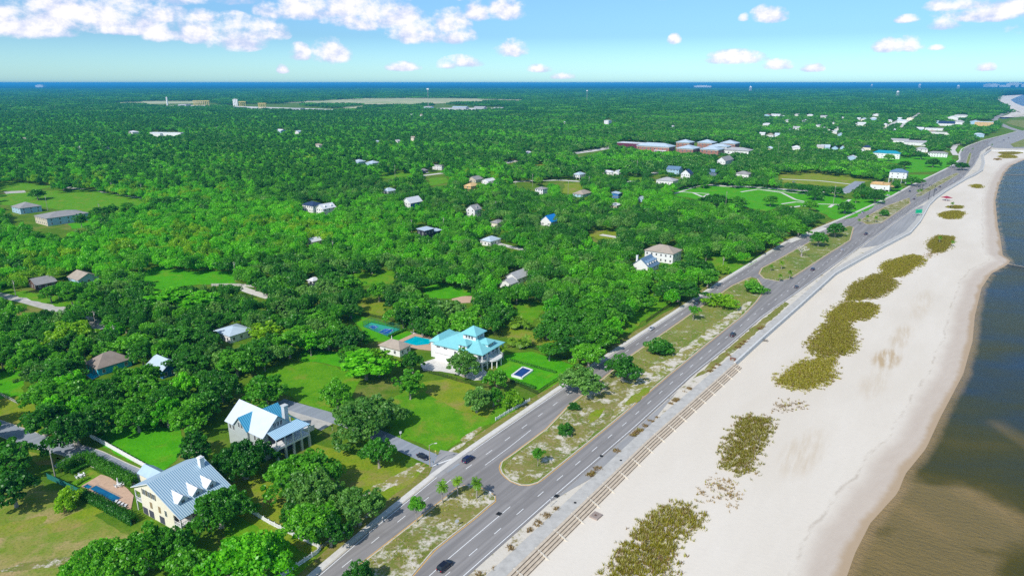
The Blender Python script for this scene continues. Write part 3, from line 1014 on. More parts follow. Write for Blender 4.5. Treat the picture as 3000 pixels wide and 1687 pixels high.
open_px([(0, 832), (45, 845), (110, 860), (110, 885), (0, 855)])
open_px([(140, 870), (180, 872), (255, 880), (190, 900)])
lawn([(-20, 572), (120, 560), (250, 555), (425, 584), (420, 596), (330, 625), (230, 625), (120, 605), (-20, 600)], 'lawn', 0.6)
lawn([(-20, 545), (30, 530), (160, 545), (110, 556), (-20, 562)], 'lawn')
lawn([(205, 655), (270, 650), (270, 668), (210, 672)], 'lawn_bright')
open_px([(0, 600), (75, 610), (230, 625), (200, 690), (30, 650)])
lawn([(620, 845), (745, 870), (770, 895), (690, 900)], 'lawn', open_=False)
open_px([(700, 838), (745, 838), (790, 872), (760, 880), (700, 850)])
ribbon('driveway', [(700, 842), (745, 858), (790, 872)], 6, MAT['concrete_white'])
# road clearings through the middle ground
lawn([(1112, 508), (1190, 500), (1215, 512), (1150, 524), (1110, 522)], 'lawn')
lawn([(1255, 522), (1310, 520), (1315, 535), (1260, 545)], 'lawn')
ribbon('street', [(1230, 516), (1295, 508)], 9, MAT['concrete_white'])
open_px([(1230, 500), (1300, 500), (1315, 540), (1260, 535)])
lawn([(1655, 538), (1702, 536), (1708, 560), (1690, 572), (1650, 565)], 'lawn_olive')
ribbon('street', [(1400, 545), (1480, 535), (1560, 530), (1640, 528), (1700, 532), (1760, 520)], 9, MAT['concrete_white'])
open_px([(1500, 530), (1560, 528), (1570, 548), (1510, 550)])
open_px([(1590, 525), (1700, 525), (1708, 570), (1650, 568), (1650, 540), (1590, 535)])
ribbon('street', [(1660, 452), (1720, 444), (1780, 434), (1830, 424)], 22, MAT['concrete_white'])
open_px([(1665, 445), (1780, 428), (1795, 438), (1700, 462)])
ribbon('street', [(1470, 480), (1515, 470)], 14, MAT['concrete_white'])
open_px([(1470, 468), (1520, 465), (1515, 478), (1480, 484)])
lawn([(1565, 478), (1600, 474), (1605, 485), (1570, 488)], 'lawn_olive')
ribbon('street', [(1830, 540), (1900, 512), (1935, 503)], 10, MAT['concrete_white'])
open_px([(1905, 508), (1935, 500), (1935, 512), (1910, 525)])
lawn([(1835, 515), (1900, 515), (1890, 532), (1840, 530)], 'lawn', open_=False)
open_px([(1840, 512), (1890, 510), (1885, 525), (1840, 525)])
# park
PARK = [(1960, 565), (2030, 545), (2110, 540), (2230, 545), (2330, 560), (2450, 570), (2480, 590), (2560, 590), (2560, 605), (2480, 640), (2440, 640), (2380, 610), (2290, 600), (2250, 620), (2080, 590), (1990, 575)]
lawn(PARK, 'lawn_bright', 1.0)
lawn([(2270, 508), (2380, 500), (2560, 525), (2500, 548), (2420, 545), (2290, 535)], 'lawn_olive', 1.0)
lawn([(2560, 465), (2640, 460), (2700, 455), (2790, 458), (2800, 478), (2755, 502), (2660, 506), (2640, 480), (2580, 475)], 'lawn_bright', 1.0)
lawn([(2660, 512), (2735, 512), (2690, 535), (2650, 540)], 'lawn_bright', 1.0)
lawn([(2500, 590), (2600, 560), (2650, 545), (2640, 560), (2560, 600)], 'lawn_bright', 1.0, open_=False)
lawn([(2480, 585), (2560, 575), (2585, 590), (2500, 640), (2450, 645), (2420, 630)], 'lawn_bright', 1.0)
for px in ([(1975, 568), (2030, 550), (2050, 545)], [(1990, 562), (2030, 565), (2078, 568)], [(2030, 565), (2060, 578), (2075, 570)], [(2170, 563), (2220, 555), (2290, 565), (2330, 585), (2360, 592)],
           [(2290, 598), (2330, 592), (2400, 598), (2470, 600), (2490, 585)], [(2220, 555), (2290, 562), (2370, 570)], [(2430, 608), (2440, 600)]):
    ribbon('park_path', px, 3.2, MAT['concrete_white'])
ribbon('street', [(2030, 536), (2110, 545), (2200, 548), (2300, 556), (2380, 560), (2480, 566)], 11, MAT['concrete_white'])
ribbon('street', [(2470, 565), (2500, 545), (2520, 532)], 12, MAT['lane'])
ribbon('street', [(2290, 525), (2400, 530), (2490, 540)], 5, MAT['concrete_white'])
open_px([(2470, 535), (2530, 530), (2500, 570), (2465, 570)])
ribbon('sandy_path', [(2300, 610), (2380, 600)], 4, MAT['concrete_white'])
lawn([(1670, 805), (1700, 800), (1760, 790), (1700, 840)], 'lawn', open_=False)
lawn([(2010, 740), (2060, 710), (2150, 712), (2230, 735), (2220, 765), (2140, 805), (2080, 800), (2040, 760)], 'lawn', open_=False)
open_px([(2055, 745), (2110, 760), (2180, 765), (2190, 775), (2120, 800), (2085, 790), (2060, 765)])
lawn([(1890, 850), (1950, 855), (1960, 890), (1900, 930), (1830, 985), (1820, 930)], 'lawn', open_=False)
open_px([(1890, 855), (1945, 860), (1960, 885), (1920, 915), (1895, 905)])
open_px([(1820, 935), (1890, 930), (1905, 955), (1850, 985)])
lawn([(1725, 675), (1800, 672), (1815, 690), (1790, 710), (1730, 695)], 'lawn_olive', open_=False)
open_px([(1722, 670), (1812, 672), (1800, 700), (1725, 690)])
ribbon('street', [(1760, 688), (1810, 696)], 6, MAT['concrete_white'])
ribbon('street', [(1460, 715), (1510, 727), (1550, 735)], 6, MAT['concrete_white'])
open_px([(1475, 712), (1550, 730), (1545, 738), (1490, 726)])
ribbon('street', [(2310, 710), (2360, 690), (2420, 668)], 5, MAT['concrete_white'])
# marsh and clearings toward the horizon
for px in ([(830, 302), (900, 296), (1000, 292), (1080, 288), (1250, 287), (1420, 290), (1560, 293), (1520, 297), (1450, 297), (1330, 302), (1190, 308), (1050, 306), (960, 303)],
           [(330, 302), (420, 297), (520, 296), (640, 299), (560, 304), (400, 306)], [(1000, 313), (1070, 310), (1090, 316), (1010, 322)]):
    w_ = W(px)
    sheet('marsh', w_, 0.5, MAT['marsh'], 14, 3, 60)
    open_px(px)
sheet('sandy_clearing', W([(440, 312), (600, 308), (760, 314), (900, 318), (1010, 322), (900, 325), (760, 320), (600, 315)]), 0.6, MAT['concrete_white'], 4, 3, 60)
open_px([(430, 300), (640, 300), (640, 312), (440, 313)])
open_px([(640, 311), (760, 302), (900, 310), (1010, 318), (1010, 324), (880, 323), (700, 318)])
sheet('sandy_clearing', W([(1220, 322), (1300, 317), (1440, 317), (1480, 320), (1400, 324), (1280, 324)]), 0.6, MAT['concrete_white'], 4, 3, 60)
open_px([(1215, 312), (1300, 308), (1480, 312), (1480, 321), (1290, 324)])
sheet('far_lake', W([(40, 279), (200, 275), (330, 277), (300, 280), (120, 281)]), 6.5, MAT['concrete'])
for px in ([(2640, 375), (2650, 360), (2690, 335), (2715, 318), (2740, 305)], [(2590, 380), (2600, 370), (2640, 350)]):
    ribbon('street', px, 11, MAT['concrete_white'])
    open_px([(u - 6, v) for u, v in px] + [(u + 6, v) for u, v in px[::-1]])
ribbon('street', [(2800, 455), (2790, 440), (2800, 425), (2830, 420)], 9, MAT['concrete_white'])
open_px([(2780, 430), (2800, 420), (2830, 425), (2815, 465), (2790, 455)])
lawn([(2802, 442), (2815, 430), (2830, 432), (2815, 446)], 'lawn', 0.6)
open_px([(2890, 395), (2925, 380), (2940, 362), (2905, 345), (2935, 335), (2950, 325), (2940, 312), (2918, 300), (2912, 288), (2940, 270), (3000, 262), (3000, 440), (2880, 440)])
# harbour scrub
for px in ([(2960, 423), (3000, 408), (3110, 395), (3110, 428), (2970, 432)], [(2945, 361), (3000, 376), (3110, 380), (3110, 352), (2960, 352)]):
    sheet('harbour_scrub_ground', W(px), 0.3, MAT['median_green'])

# ================================================================== BUILDINGS
TH = math.atan2(E1[1], E1[0])
FOOT = []      # building footprints (x, y, radius): no tree grows inside
LANDMARKS = []

def roof_hip(mb, x0, x1, y0, y1, z, rh, m=0, th=0.22):
    mb.box(x0, y0, z - th, x1, y1, z, m)
    w, d = x1 - x0, y1 - y0
    if abs(w - d) < 0.4:
        a = b_ = ((x0 + x1) / 2, (y0 + y1) / 2, z + rh)
    elif w > d:
        a, b_ = (x0 + d / 2, (y0 + y1) / 2, z + rh), (x1 - d / 2, (y0 + y1) / 2, z + rh)
    else:
        a, b_ = ((x0 + x1) / 2, y0 + w / 2, z + rh), ((x0 + x1) / 2, y1 - w / 2, z + rh)
    z += 0.004
    c00, c10, c11, c01 = (x0, y0, z), (x1, y0, z), (x1, y1, z), (x0, y1, z)
    if w >= d:
        mb.quad([c00, c10, b_, a] if a != b_ else [c00, c10, a], m)
        mb.quad([c10, c11, b_], m)
        mb.quad([c11, c01, a, b_] if a != b_ else [c11, c01, a], m)
        mb.quad([c01, c00, a], m)
    else:
        mb.quad([c00, c10, a], m)
        mb.quad([c10, c11, b_, a], m)
        mb.quad([c11, c01, b_], m)
        mb.quad([c01, c00, a, b_], m)

def slab(mb, p, th, m=0):
    q = [(x, y, z - th) for x, y, z in p]
    mb.quad(p, m)
    mb.quad(q[::-1], m)
    for i in range(len(p)):
        j = (i + 1) % len(p)
        mb.quad([q[i], q[j], p[j], p[i]], m)

def roof_gable(mb, x0, x1, y0, y1, z, rh, axis='x', m=0, th=0.2):
    if axis == 'x':
        c = (y0 + y1) / 2
        slab(mb, [(x0, y0, z), (x1, y0, z), (x1, c, z + rh), (x0, c, z + rh)], th, m)
        slab(mb, [(x1, y1, z), (x0, y1, z), (x0, c, z + rh), (x1, c, z + rh)], th, m)
    else:
        c = (x0 + x1) / 2
        slab(mb, [(x1, y0, z), (x1, y1, z), (c, y1, z + rh), (c, y0, z + rh)], th, m)
        slab(mb, [(x0, y1, z), (x0, y0, z), (c, y0, z + rh), (c, y1, z + rh)], th, m)

def gable_walls(mb, x0, x1, y0, y1, z0, z1, rh, axis='x', m=0):
    if axis == 'x':
        c = (y0 + y1) / 2
        prof = [(y0, z0), (y1, z0), (y1, z1), (c, z1 + rh), (y0, z1)]
        A, B = [(x0, y, z) for y, z in prof], [(x1, y, z) for y, z in prof]
    else:
        c = (x0 + x1) / 2
        prof = [(x0, z0), (x1, z0), (x1, z1), (c, z1 + rh), (x0, z1)]
        A, B = [(x, y1, z) for x, z in prof], [(x, y0, z) for x, z in prof]
    mb.quad(A[::-1], m)
    mb.quad(B, m)
    for i in range(5):
        j = (i + 1) % 5
        mb.quad([A[i], A[j], B[j], B[i]], m)

_wm = {}
def window(parent, x, y, z, face, w=1.0, h=1.5, frame='white', detail=True):
    """window mounted on a wall face; z is its sill height. frame with a pane as sub-part (or one mesh far away)"""
    ang = {'-y': 0.0, '+y': math.pi, '-x': -math.pi / 2, '+x': math.pi / 2}[face]
    key = (round(w, 2), round(h, 2), frame, detail)
    if key not in _wm:
        a = MB()
        t = 0.11
        for (q0, q1, r0, r1) in ((-w / 2 - t, w / 2 + t, -t, 0), (-w / 2 - t, w / 2 + t, h, h + t), (-w / 2 - t, -w / 2, 0, h), (w / 2, w / 2 + t, 0, h), (-0.04, 0.04, 0, h)):
            a.box(q0, -0.06, r0, q1, 0.02, r1)
        p = MB()
        p.box(-w / 2, -0.03, 0, w / 2, 0.02, h)
        _wm[key] = [a, p, None, None]
    a, p, ma, mp = _wm[key]
    if ma is None:
        if detail:
            fo = a.build('window', MAT[frame], parent)
            po = p.build('pane', MAT['glass'], fo)
            _wm[key][2], _wm[key][3] = fo.data, po.data
        else:
            i = len(a.v)
            a.v += p.v
            a.f += [tuple(k + i for k in f) for f in p.f]
            a.m += [1] * len(p.f)
            fo = a.build('window', [MAT[frame], MAT['glass']], parent)
            _wm[key][2] = fo.data
    else:
        fo = bpy.data.objects.new('window', ma)
        C.objects.link(fo)
        fo.parent = parent
        if mp:
            po = bpy.data.objects.new('pane', mp)
            C.objects.link(po)
            po.parent = fo
    fo.location = (x, y, z)
    fo.rotation_euler.z = ang
    return fo

def near_corner(u, v, rot=0.0):
    return G(u, v, 0.0)

def to_world(loc, rotz, x, y):
    c_, s_ = math.cos(rotz), math.sin(rotz)
    return (loc[0] + x * c_ - y * s_, loc[1] + x * s_ + y * c_)

def footprint(loc, rotz, w, d, h, pad=0.0, show=True):
    cx, cyy = to_world(loc, rotz, w / 2, d / 2)
    FOOT.append((cx, cyy, math.hypot(w, d) / 2 * 0.85 + pad))
    if show:
        pts = []
        for (x, y) in ((0, 0), (w, 0), (w, d), (0, d)):
            X_, Y_ = to_world(loc, rotz, x, y)
            for z in (h * 0.35, h * 1.25):
                pts.append(P(X_, Y_, z))
        # convex hull of the projected box
        pts = sorted(set(pts))
        def half(pp):
            o = []
            for p in pp:
                while len(o) > 1 and (o[-1][0] - o[-2][0]) * (p[1] - o[-2][1]) - (o[-1][1] - o[-2][1]) * (p[0] - o[-2][0]) <= 0:
                    o.pop()
                o.append(p)
            return o
        hull = half(pts)[:-1] + half(pts[::-1])[:-1]
        open_px(hull)
    return cx, cyy

# roof and wall finishes
ROOF = {
    'bluewhite': flat('pale_blue_sheet', (0.48, 0.58, 0.65), 0.45, 0.12, 0.4),
    'white': flat('white_sheet', (0.70, 0.71, 0.73), 0.5, 0.1, 0.4),
    'grey': shingle('grey_shingle', (0.33, 0.32, 0.31)),
    'lightgrey': shingle('light_grey_shingle', (0.46, 0.46, 0.46)),
    'tan': shingle('tan_shingle', (0.42, 0.35, 0.28)),
    'brown': shingle('brown_shingle', (0.31, 0.25, 0.205)),
    'navy': flat('navy_sheet', (0.03, 0.055, 0.12), 0.5, 0.2, 0.4),
    'slate': flat('slate_blue_sheet', (0.13, 0.22, 0.33), 0.5, 0.15, 0.4),
    'blue': flat('vivid_blue_sheet', (0.01, 0.22, 0.62), 0.5, 0.12, 0.4),
    'teal': flat('teal_sheet', (0.02, 0.28, 0.38), 0.5, 0.12, 0.4),
    'ply': flat('bare_plywood', (0.66, 0.44, 0.20), 0.8, 0.15, 0.5),
    'red': shingle('red_shingle', (0.42, 0.22, 0.18)),
}
WALL = {
    'white': MAT['white'], 'cream': MAT['cream'],
    'blue': flat('blue_siding', (0.04, 0.17, 0.42), 0.7, 0.1), 'paleblue': flat('pale_blue_siding', (0.38, 0.55, 0.68), 0.7, 0.08),
    'dark': flat('black_siding', (0.035, 0.04, 0.055), 0.7, 0.15), 'grey': flat('grey_siding', (0.36, 0.38, 0.38), 0.7, 0.1),
    'brick': flat('red_brick', (0.36, 0.17, 0.125), 0.9, 0.3, 1.2), 'darkbrick': flat('dark_brick', (0.13, 0.075, 0.06), 0.9, 0.3, 1.2),
    'tan': flat('tan_siding', (0.58, 0.50, 0.38), 0.8, 0.1), 'maroon': flat('maroon_panels', (0.13, 0.025, 0.05), 0.7, 0.15),
    'ply': ROOF['ply'], 'turq': flat('turquoise_wall', (0.03, 0.38, 0.52), 0.6, 0.15), 'slate': flat('slate_siding', (0.12, 0.19, 0.27), 0.7, 0.1),
}

def house(u, v, w, d, h, roof, rcol, wcol, label, rh=3.0, axis='x', stilt=0.0, rot=0.0, rows=1, nx=3, ny=3, detail=False, name='house', cat='house',
          over=0.6, porch=None, chimney=None, show=True, group=None, land=None, front=None, winframe='white', dormers=0, wh=1.5):
    loc = G(u, v, 0.0)
    rz = TH + math.radians(rot)
    t = thing(name, label, cat, (loc[0], loc[1], 0), rz, group)
    footprint(loc, rz, w, d, h + stilt, show=show)
    if land:
        LANDMARKS.append((land, *to_world(loc, rz, w / 2, d / 2)))
    z0, z1 = stilt, stilt + h
    wm = WALL[wcol]
    mb = MB()
    if roof == 'gable':
        gable_walls(mb, 0, w, 0, d, z0, z1, rh - 0.1, axis)
    else:
        mb.box(0, 0, z0, w, d, z1)
    if front:            # sea side clad in another colour
        mb.box(0.01, -0.03, z0, w - 0.01, 0.0, z1, 1)
    mb.build('wall', [wm, WALL[front] if front else wm], t)
    mb = MB()
    if roof == 'hip':
        roof_hip(mb, -over, w + over, -over, d + over, z1 + 0.2, rh)
    elif roof == 'gable':
        if axis == 'x':
            roof_gable(mb, -over, w + over, -over, d + over, z1 + 0.2 - rh * over / (d / 2), rh * (1 + over / (d / 2)) , 'x')
        else:
            roof_gable(mb, -over, w + over, -over, d + over, z1 + 0.2 - rh * over / (w / 2), rh * (1 + over / (w / 2)), 'y')
    elif roof == 'shed':
        slab(mb, [(-over, -over, z1 + 0.3), (w + over, -over, z1 + 0.3), (w + over, d + over, z1 + 0.3 + rh), (-over, d + over, z1 + 0.3 + rh)], 0.25)
        mb.quad([(0, 0, z1), (0, d, z1), (0, d, z1 + rh)])
    else:
        mb.box(-0.2, -0.2, z1, w + 0.2, d + 0.2, z1 + 0.35)
        mb.box(0.2, 0.2, z1 + 0.35, w - 0.2, d - 0.2, z1 + 0.55)
    mb.build('roof', ROOF[rcol], t)
    fh = h / rows
    for r in range(rows):
        zz = z0 + r * fh + min(1.0, fh * 0.32)
        for i in range(ny):
            window(t, 0, d * (i + 0.5) / ny, zz, '-x', 1.1 if fh > 2 else 0.8, min(wh, fh * 0.5), winframe, detail)
        for i in range(nx):
            window(t, w * (i + 0.5) / nx, 0 if not front else -0.03, zz, '-y', 1.1, min(wh, fh * 0.5), winframe, detail)
    if stilt > 0.5:
        n1, n2 = max(2, int(w / 4) + 1), max(2, int(d / 4) + 1)
        for i in range(n1):
            for j in range(n2):
                if 0 < i < n1 - 1 and 0 < j < n2 - 1:
                    continue
                mb = MB()
                x, y = 0.25 + (w - 0.5) * i / (n1 - 1), 0.25 + (d - 0.5) * j / (n2 - 1)
                mb.box(x - 0.2, y - 0.2, 0, x + 0.2, y + 0.2, z0)
                mb.build('stilt', wm if wcol != 'ply' else MAT['greywood'], t)
    if porch:
        pd, pz, proof = porch         # depth, floor height, roof height
        mb = MB()
        mb.box(0, -pd, pz - 0.25, w, -0.05, pz)
        mb.build('porch_floor', MAT['white'], t)
        mb = MB()
        slab(mb, [(-0.3, -pd - 0.4, proof), (w + 0.3, -pd - 0.4, proof), (w + 0.3, -0.05, proof + 0.8), (-0.3, -0.05, proof + 0.8)], 0.18)
        mb.build('porch_roof', ROOF[rcol], t)
        n = max(3, int(w / 3.2))
        for i in range(n + 1):
            mb = MB()
            x = 0.15 + (w - 0.3) * i / n
            mb.box(x - 0.13, -pd, 0, x + 0.13, -pd + 0.26, proof - 0.05)
            mb.build('post', MAT['white'], t)
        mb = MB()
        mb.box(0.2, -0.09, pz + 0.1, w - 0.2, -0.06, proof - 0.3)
        mb.build('porch_shade_panel', MAT['recess_shade'], t)
        mb = MB()
        mb.box(0, -pd + 0.1, pz + 0.85, w, -pd + 0.16, pz + 0.95)
        mb.box(0, -pd + 0.11, pz + 0.1, w, -pd + 0.15, pz + 0.16)
        for i in range(int(w / 0.5)):
            mb.box(i * 0.5, -pd + 0.11, pz + 0.1, i * 0.5 + 0.06, -pd + 0.15, pz + 0.9)
        mb.build('railing', MAT['white'], t)
    if chimney:
        x, y, ct = chimney
        mb = MB()
        mb.box(x - 0.5, y - 0.6, z1 - 1, x + 0.5, y + 0.6, ct)
        mb.box(x - 0.62, y - 0.72, ct, x + 0.62, y + 0.72, ct + 0.22)
        mb.build('chimney', MAT['white'] if wcol == 'white' else WALL['brick'], t)
    for k in range(dormers):
        x = w * (k + 0.5) / dormers
        pitch = rh / (d / 2)
        yb, zt = d * 0.36, z1 + pitch * d * 0.36
        dm = MB()
        gable_walls(dm, x - 0.8, x + 0.8, d * 0.10, yb, z1 + pitch * d * 0.08, zt - 0.7, 0.7, 'y')
        roof_gable(dm, x - 1.05, x + 1.05, d * 0.10 - 0.3, yb + 0.5, zt - 0.85, 1.0, 'y', 1, 0.12)
        dm.build('dormer', [wm, ROOF[rcol]], t)
    return t

# ------------------------------------------------------------------ house A: cream gabled house with ribbed blue roof
def build_cream_house():
    ox, oy = G(432, 1415, 12.0)
    t = thing('house', 'large cream gabled house with ribbed blue metal roof beside its own pool', 'house', (ox, oy, 0), TH + 0.06)
    LANDMARKS.append(('the cream gabled house', *to_world((ox, oy), TH, 8, -2)))
    for x in (2, 8, 14):
        for y in (-10, -3, 4):
            FOOT.append((*to_world((ox, oy), TH, x, y), 4.5))
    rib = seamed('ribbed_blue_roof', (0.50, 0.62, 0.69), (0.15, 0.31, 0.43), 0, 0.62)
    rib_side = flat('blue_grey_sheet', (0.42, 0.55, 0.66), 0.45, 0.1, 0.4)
    x0, x1 = 0.35, 16.6
    prof = [(-10, 0), (5.6, 0), (5.6, 6.9), (8.6, 6.9), (8.6, 7.85), (0, 11.75), (-13.2, 5.85), (-13.2, 5.2), (-10, 5.2)]
    mb = MB()
    n = len(prof)
    for x, rev in ((x0, True), (x1, False)):
        tri = tessellate_polygon([[Vector((y, z, 0)) for y, z in prof]])
        for q in tri:
            mb.quad([(x, *prof[k]) for k in q])
    for i in range(n):
        j = (i + 1) % n
        mb.quad([(x0, *prof[i]), (x1, *prof[i]), (x1, *prof[j]), (x0, *prof[j])])
    mb.build('wall', MAT['cream'], t)
    mb = MB()
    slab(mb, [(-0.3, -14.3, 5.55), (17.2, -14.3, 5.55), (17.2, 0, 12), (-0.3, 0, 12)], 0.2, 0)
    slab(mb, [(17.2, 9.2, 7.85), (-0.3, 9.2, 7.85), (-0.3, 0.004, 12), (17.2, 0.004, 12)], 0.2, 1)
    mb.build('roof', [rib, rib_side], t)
    mb = MB()          # white rake boards
    mb.quad([(-0.33, -14.3, 5.3), (-0.33, 0, 11.75), (-0.33, 0, 12.02), (-0.33, -14.3, 5.57)])
    mb.quad([(-0.33, 0, 11.75), (-0.33, 9.2, 7.6), (-0.33, 9.2, 7.87), (-0.33, 0, 12.02)])
    mb.build('rake_board', MAT['white'], t)
    # galleries at both ends of the gable
    for (ya, yb, zf, zt) in ((5.6, 8.6, 3.7, 6.9), (-13.2, -10, 2.4, 5.2)):
        mb = MB()
        mb.box(x0, ya, zf - 0.35, x1, yb, zf)
        mb.build('gallery_floor', MAT['white'], t)
        mb = MB()
        yo = yb - 0.15 if ya > 0 else ya + 0.15
        for x in np.arange(x0, x1, 0.45):
            mb.box(x, yo - 0.03, zf, x + 0.06, yo + 0.03, zf + 0.95)
        mb.box(x0, yo - 0.05, zf + 0.95, x1, yo + 0.05, zf + 1.03)
        for y in np.arange(ya, yb, 0.3):
            mb.box(x0, y, zf, x0 + 0.06, y + 0.06, zf + 0.95)
        mb.box(x0 - 0.02, ya, zf + 0.95, x0 + 0.08, yb, zf + 1.03)
        mb.build('railing', MAT['white'], t)
        for x in np.linspace(x0 + 0.15, x1 - 0.15, 6):
            mb = MB()
            mb.box(x - 0.15, yo - 0.15, 0, x + 0.15, yo + 0.15, zt)
            mb.build('column', MAT['white'], t)
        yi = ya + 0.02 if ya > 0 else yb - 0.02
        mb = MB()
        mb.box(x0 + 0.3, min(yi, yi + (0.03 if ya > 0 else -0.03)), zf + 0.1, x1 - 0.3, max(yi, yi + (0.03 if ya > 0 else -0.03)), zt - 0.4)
        mb.build('gallery_shade_panel', MAT['recess_shade'], t)
    # upper windows with dark shutters, lower shuttered windows
    shut = flat('olive_shutter', (0.16, 0.14, 0.09), 0.7, 0.1)
    for y in (3.4, 1.0, -1.2):
        window(t, x0, y, 6.9, '-x', 1.0, 1.8)
        for s_ in (-1, 1):
            mb = MB()
            mb.box(x0 - 0.07, y + s_ * 0.92 - 0.24, 6.9, x0, y + s_ * 0.92 + 0.24, 8.7)
            mb.build('shutter', shut, t)
    for y in (0.7, -3.4):
        mb = MB()
        mb.box(x0 - 0.08, y - 0.55, 3.4, x0, y + 0.55, 5.4)
        mb.build('shutter', flat('tan_shutter', (0.30, 0.22, 0.12), 0.7, 0.1), t)
    window(t, x0, -6.4, 3.3, '-x', 1.0, 1.9)
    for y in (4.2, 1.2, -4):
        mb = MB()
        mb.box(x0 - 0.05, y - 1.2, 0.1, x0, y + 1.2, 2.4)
        mb.build('garage_opening_shade', MAT['recess_shade'], t)
    # dormers toward the sea
    for x in (3.6, 8.1, 12.6):
        dm = MB()
        gable_walls(dm, x - 1.5, x + 1.5, -10.2, -5, 6.6, 8.3, 1.3, 'y')
        roof_gable(dm, x - 1.9, x + 1.9, -10.6, -4.2, 8.0, 1.75, 'y', 1, 0.14)
        do = dm.build('dormer', [MAT['white'], ROOF['white']], t)
        window(do, x, -10.2, 7.2, '-y', 1.0, 1.1, detail=False)
    ch = MB()
    ch.box(14.2, -3.4, 9, 15.5, -2.0, 13.4)
    ch.box(14.05, -3.55, 13.4, 15.65, -1.85, 13.75)
    ch.box(14.4, -3.2, 13.75, 15.3, -2.2, 14.0)
    ch.build('chimney', MAT['white'], t)
    # rear wing
    mb = MB()
    gable_walls(mb, 8.5, 13.0, 9.3, 21.0, 0, 3.9, 1.6, 'y')
    mb.build('rear_wing', MAT['cream'], t)
    mb = MB()
    roof_gable(mb, 8.1, 13.4, 9.0, 21.5, 3.95, 1.9, 'y')
    mb.build('rear_roof', rib_side, t)
    pts = [P(*to_world((ox, oy), TH, x, y), z) for x, y, z in ((0, -12, 3), (0, 9, 3), (0, 9, 8), (0, 0, 12), (17, 0, 12), (17, -5, 9), (8, -8, 8), (0, -13, 6))]
    open_px(pts)
build_cream_house()
# its pool terrace
sheet('pool_terrace', W([(238, 1424), (296, 1390), (322, 1398), (372, 1430), (392, 1452), (384, 1492), (350, 1490), (300, 1462), (262, 1440)]), 0.16, MAT['paver'])
sheet('garden_turf', W([(205, 1420), (262, 1375), (300, 1390), (238, 1424), (222, 1430)]), 0.14, MAT['lawn'], 0.2)
open_px([(195, 1410), (265, 1372), (330, 1392), (395, 1440), (395, 1500), (330, 1480), (235, 1425)])
open_px([(150, 1385), (250, 1340), (420, 1415), (390, 1440), (290, 1375), (190, 1405)])

def pool(px, px2, label, water, z=0.2):
    loc = np.mean(W(px), 0)
    t = thing('swimming_pool', label, 'swimming pool', (loc[0], loc[1], 0))
    w_ = [(x - loc[0], y - loc[1]) for x, y in W(px)]
    area = sum(w_[i][0] * w_[(i + 1) % len(w_)][1] - w_[(i + 1) % len(w_)][0] * w_[i][1] for i in range(len(w_)))
    out = offset(w_ + [w_[0]], -0.4 if area < 0 else 0.4)[:-1]
    cop = MB()
    n = len(w_)
    for i in range(n):
        j = (i + 1) % n
        cop.quad([(*out[i], z + 0.09), (*out[j], z + 0.09), (*w_[j], z + 0.09), (*w_[i], z + 0.09)])
        cop.quad([(*w_[i], z + 0.09), (*w_[j], z + 0.09), (*w_[j], z - 0.05), (*w_[i], z - 0.05)])
        cop.quad([(*out[j], z + 0.09), (*out[i], z + 0.09), (*out[i], z - 0.1), (*out[j], z - 0.1)])
    cop.build('coping', flat('pool_coping', (0.42, 0.30, 0.22), 0.8, 0.15), t)
    wb = MB()
    wb.prism(w_, z - 0.02, z - 0.02)
    wb.build('water', water, t)
    return t

def water_mat(name, c1, c2):
    m, nt, b = M_(name)
    f = nnoise(nt, 0.35, 4, 0.6)
    nt.links.new(mixrgb(nt, smooth(nt, f, 0.35, 0.65), c1, c2), b.inputs['Base Color'])
    b.inputs['Roughness'].default_value = 0.08
    bump(nt, b, nnoise(nt, 1.5, 3, 0.6), 0.15, 0.1)
    return m
POOL_DARK = water_mat('pool_water_deep', (0.0, 0.09, 0.22), (0.0, 0.16, 0.30))
POOL_LIGHT = water_mat('pool_water_bright', (0.0, 0.42, 0.55), (0.0, 0.50, 0.60))
pool([(264, 1433), (283, 1423), (355, 1459), (336, 1473)], None, 'deep blue rectangular pool on pink pavers beside the cream house', POOL_DARK)
pool([(243, 1427), (257, 1419), (272, 1426), (260, 1433)], None, 'small square spa pool at the far end of the deep blue pool', POOL_DARK)

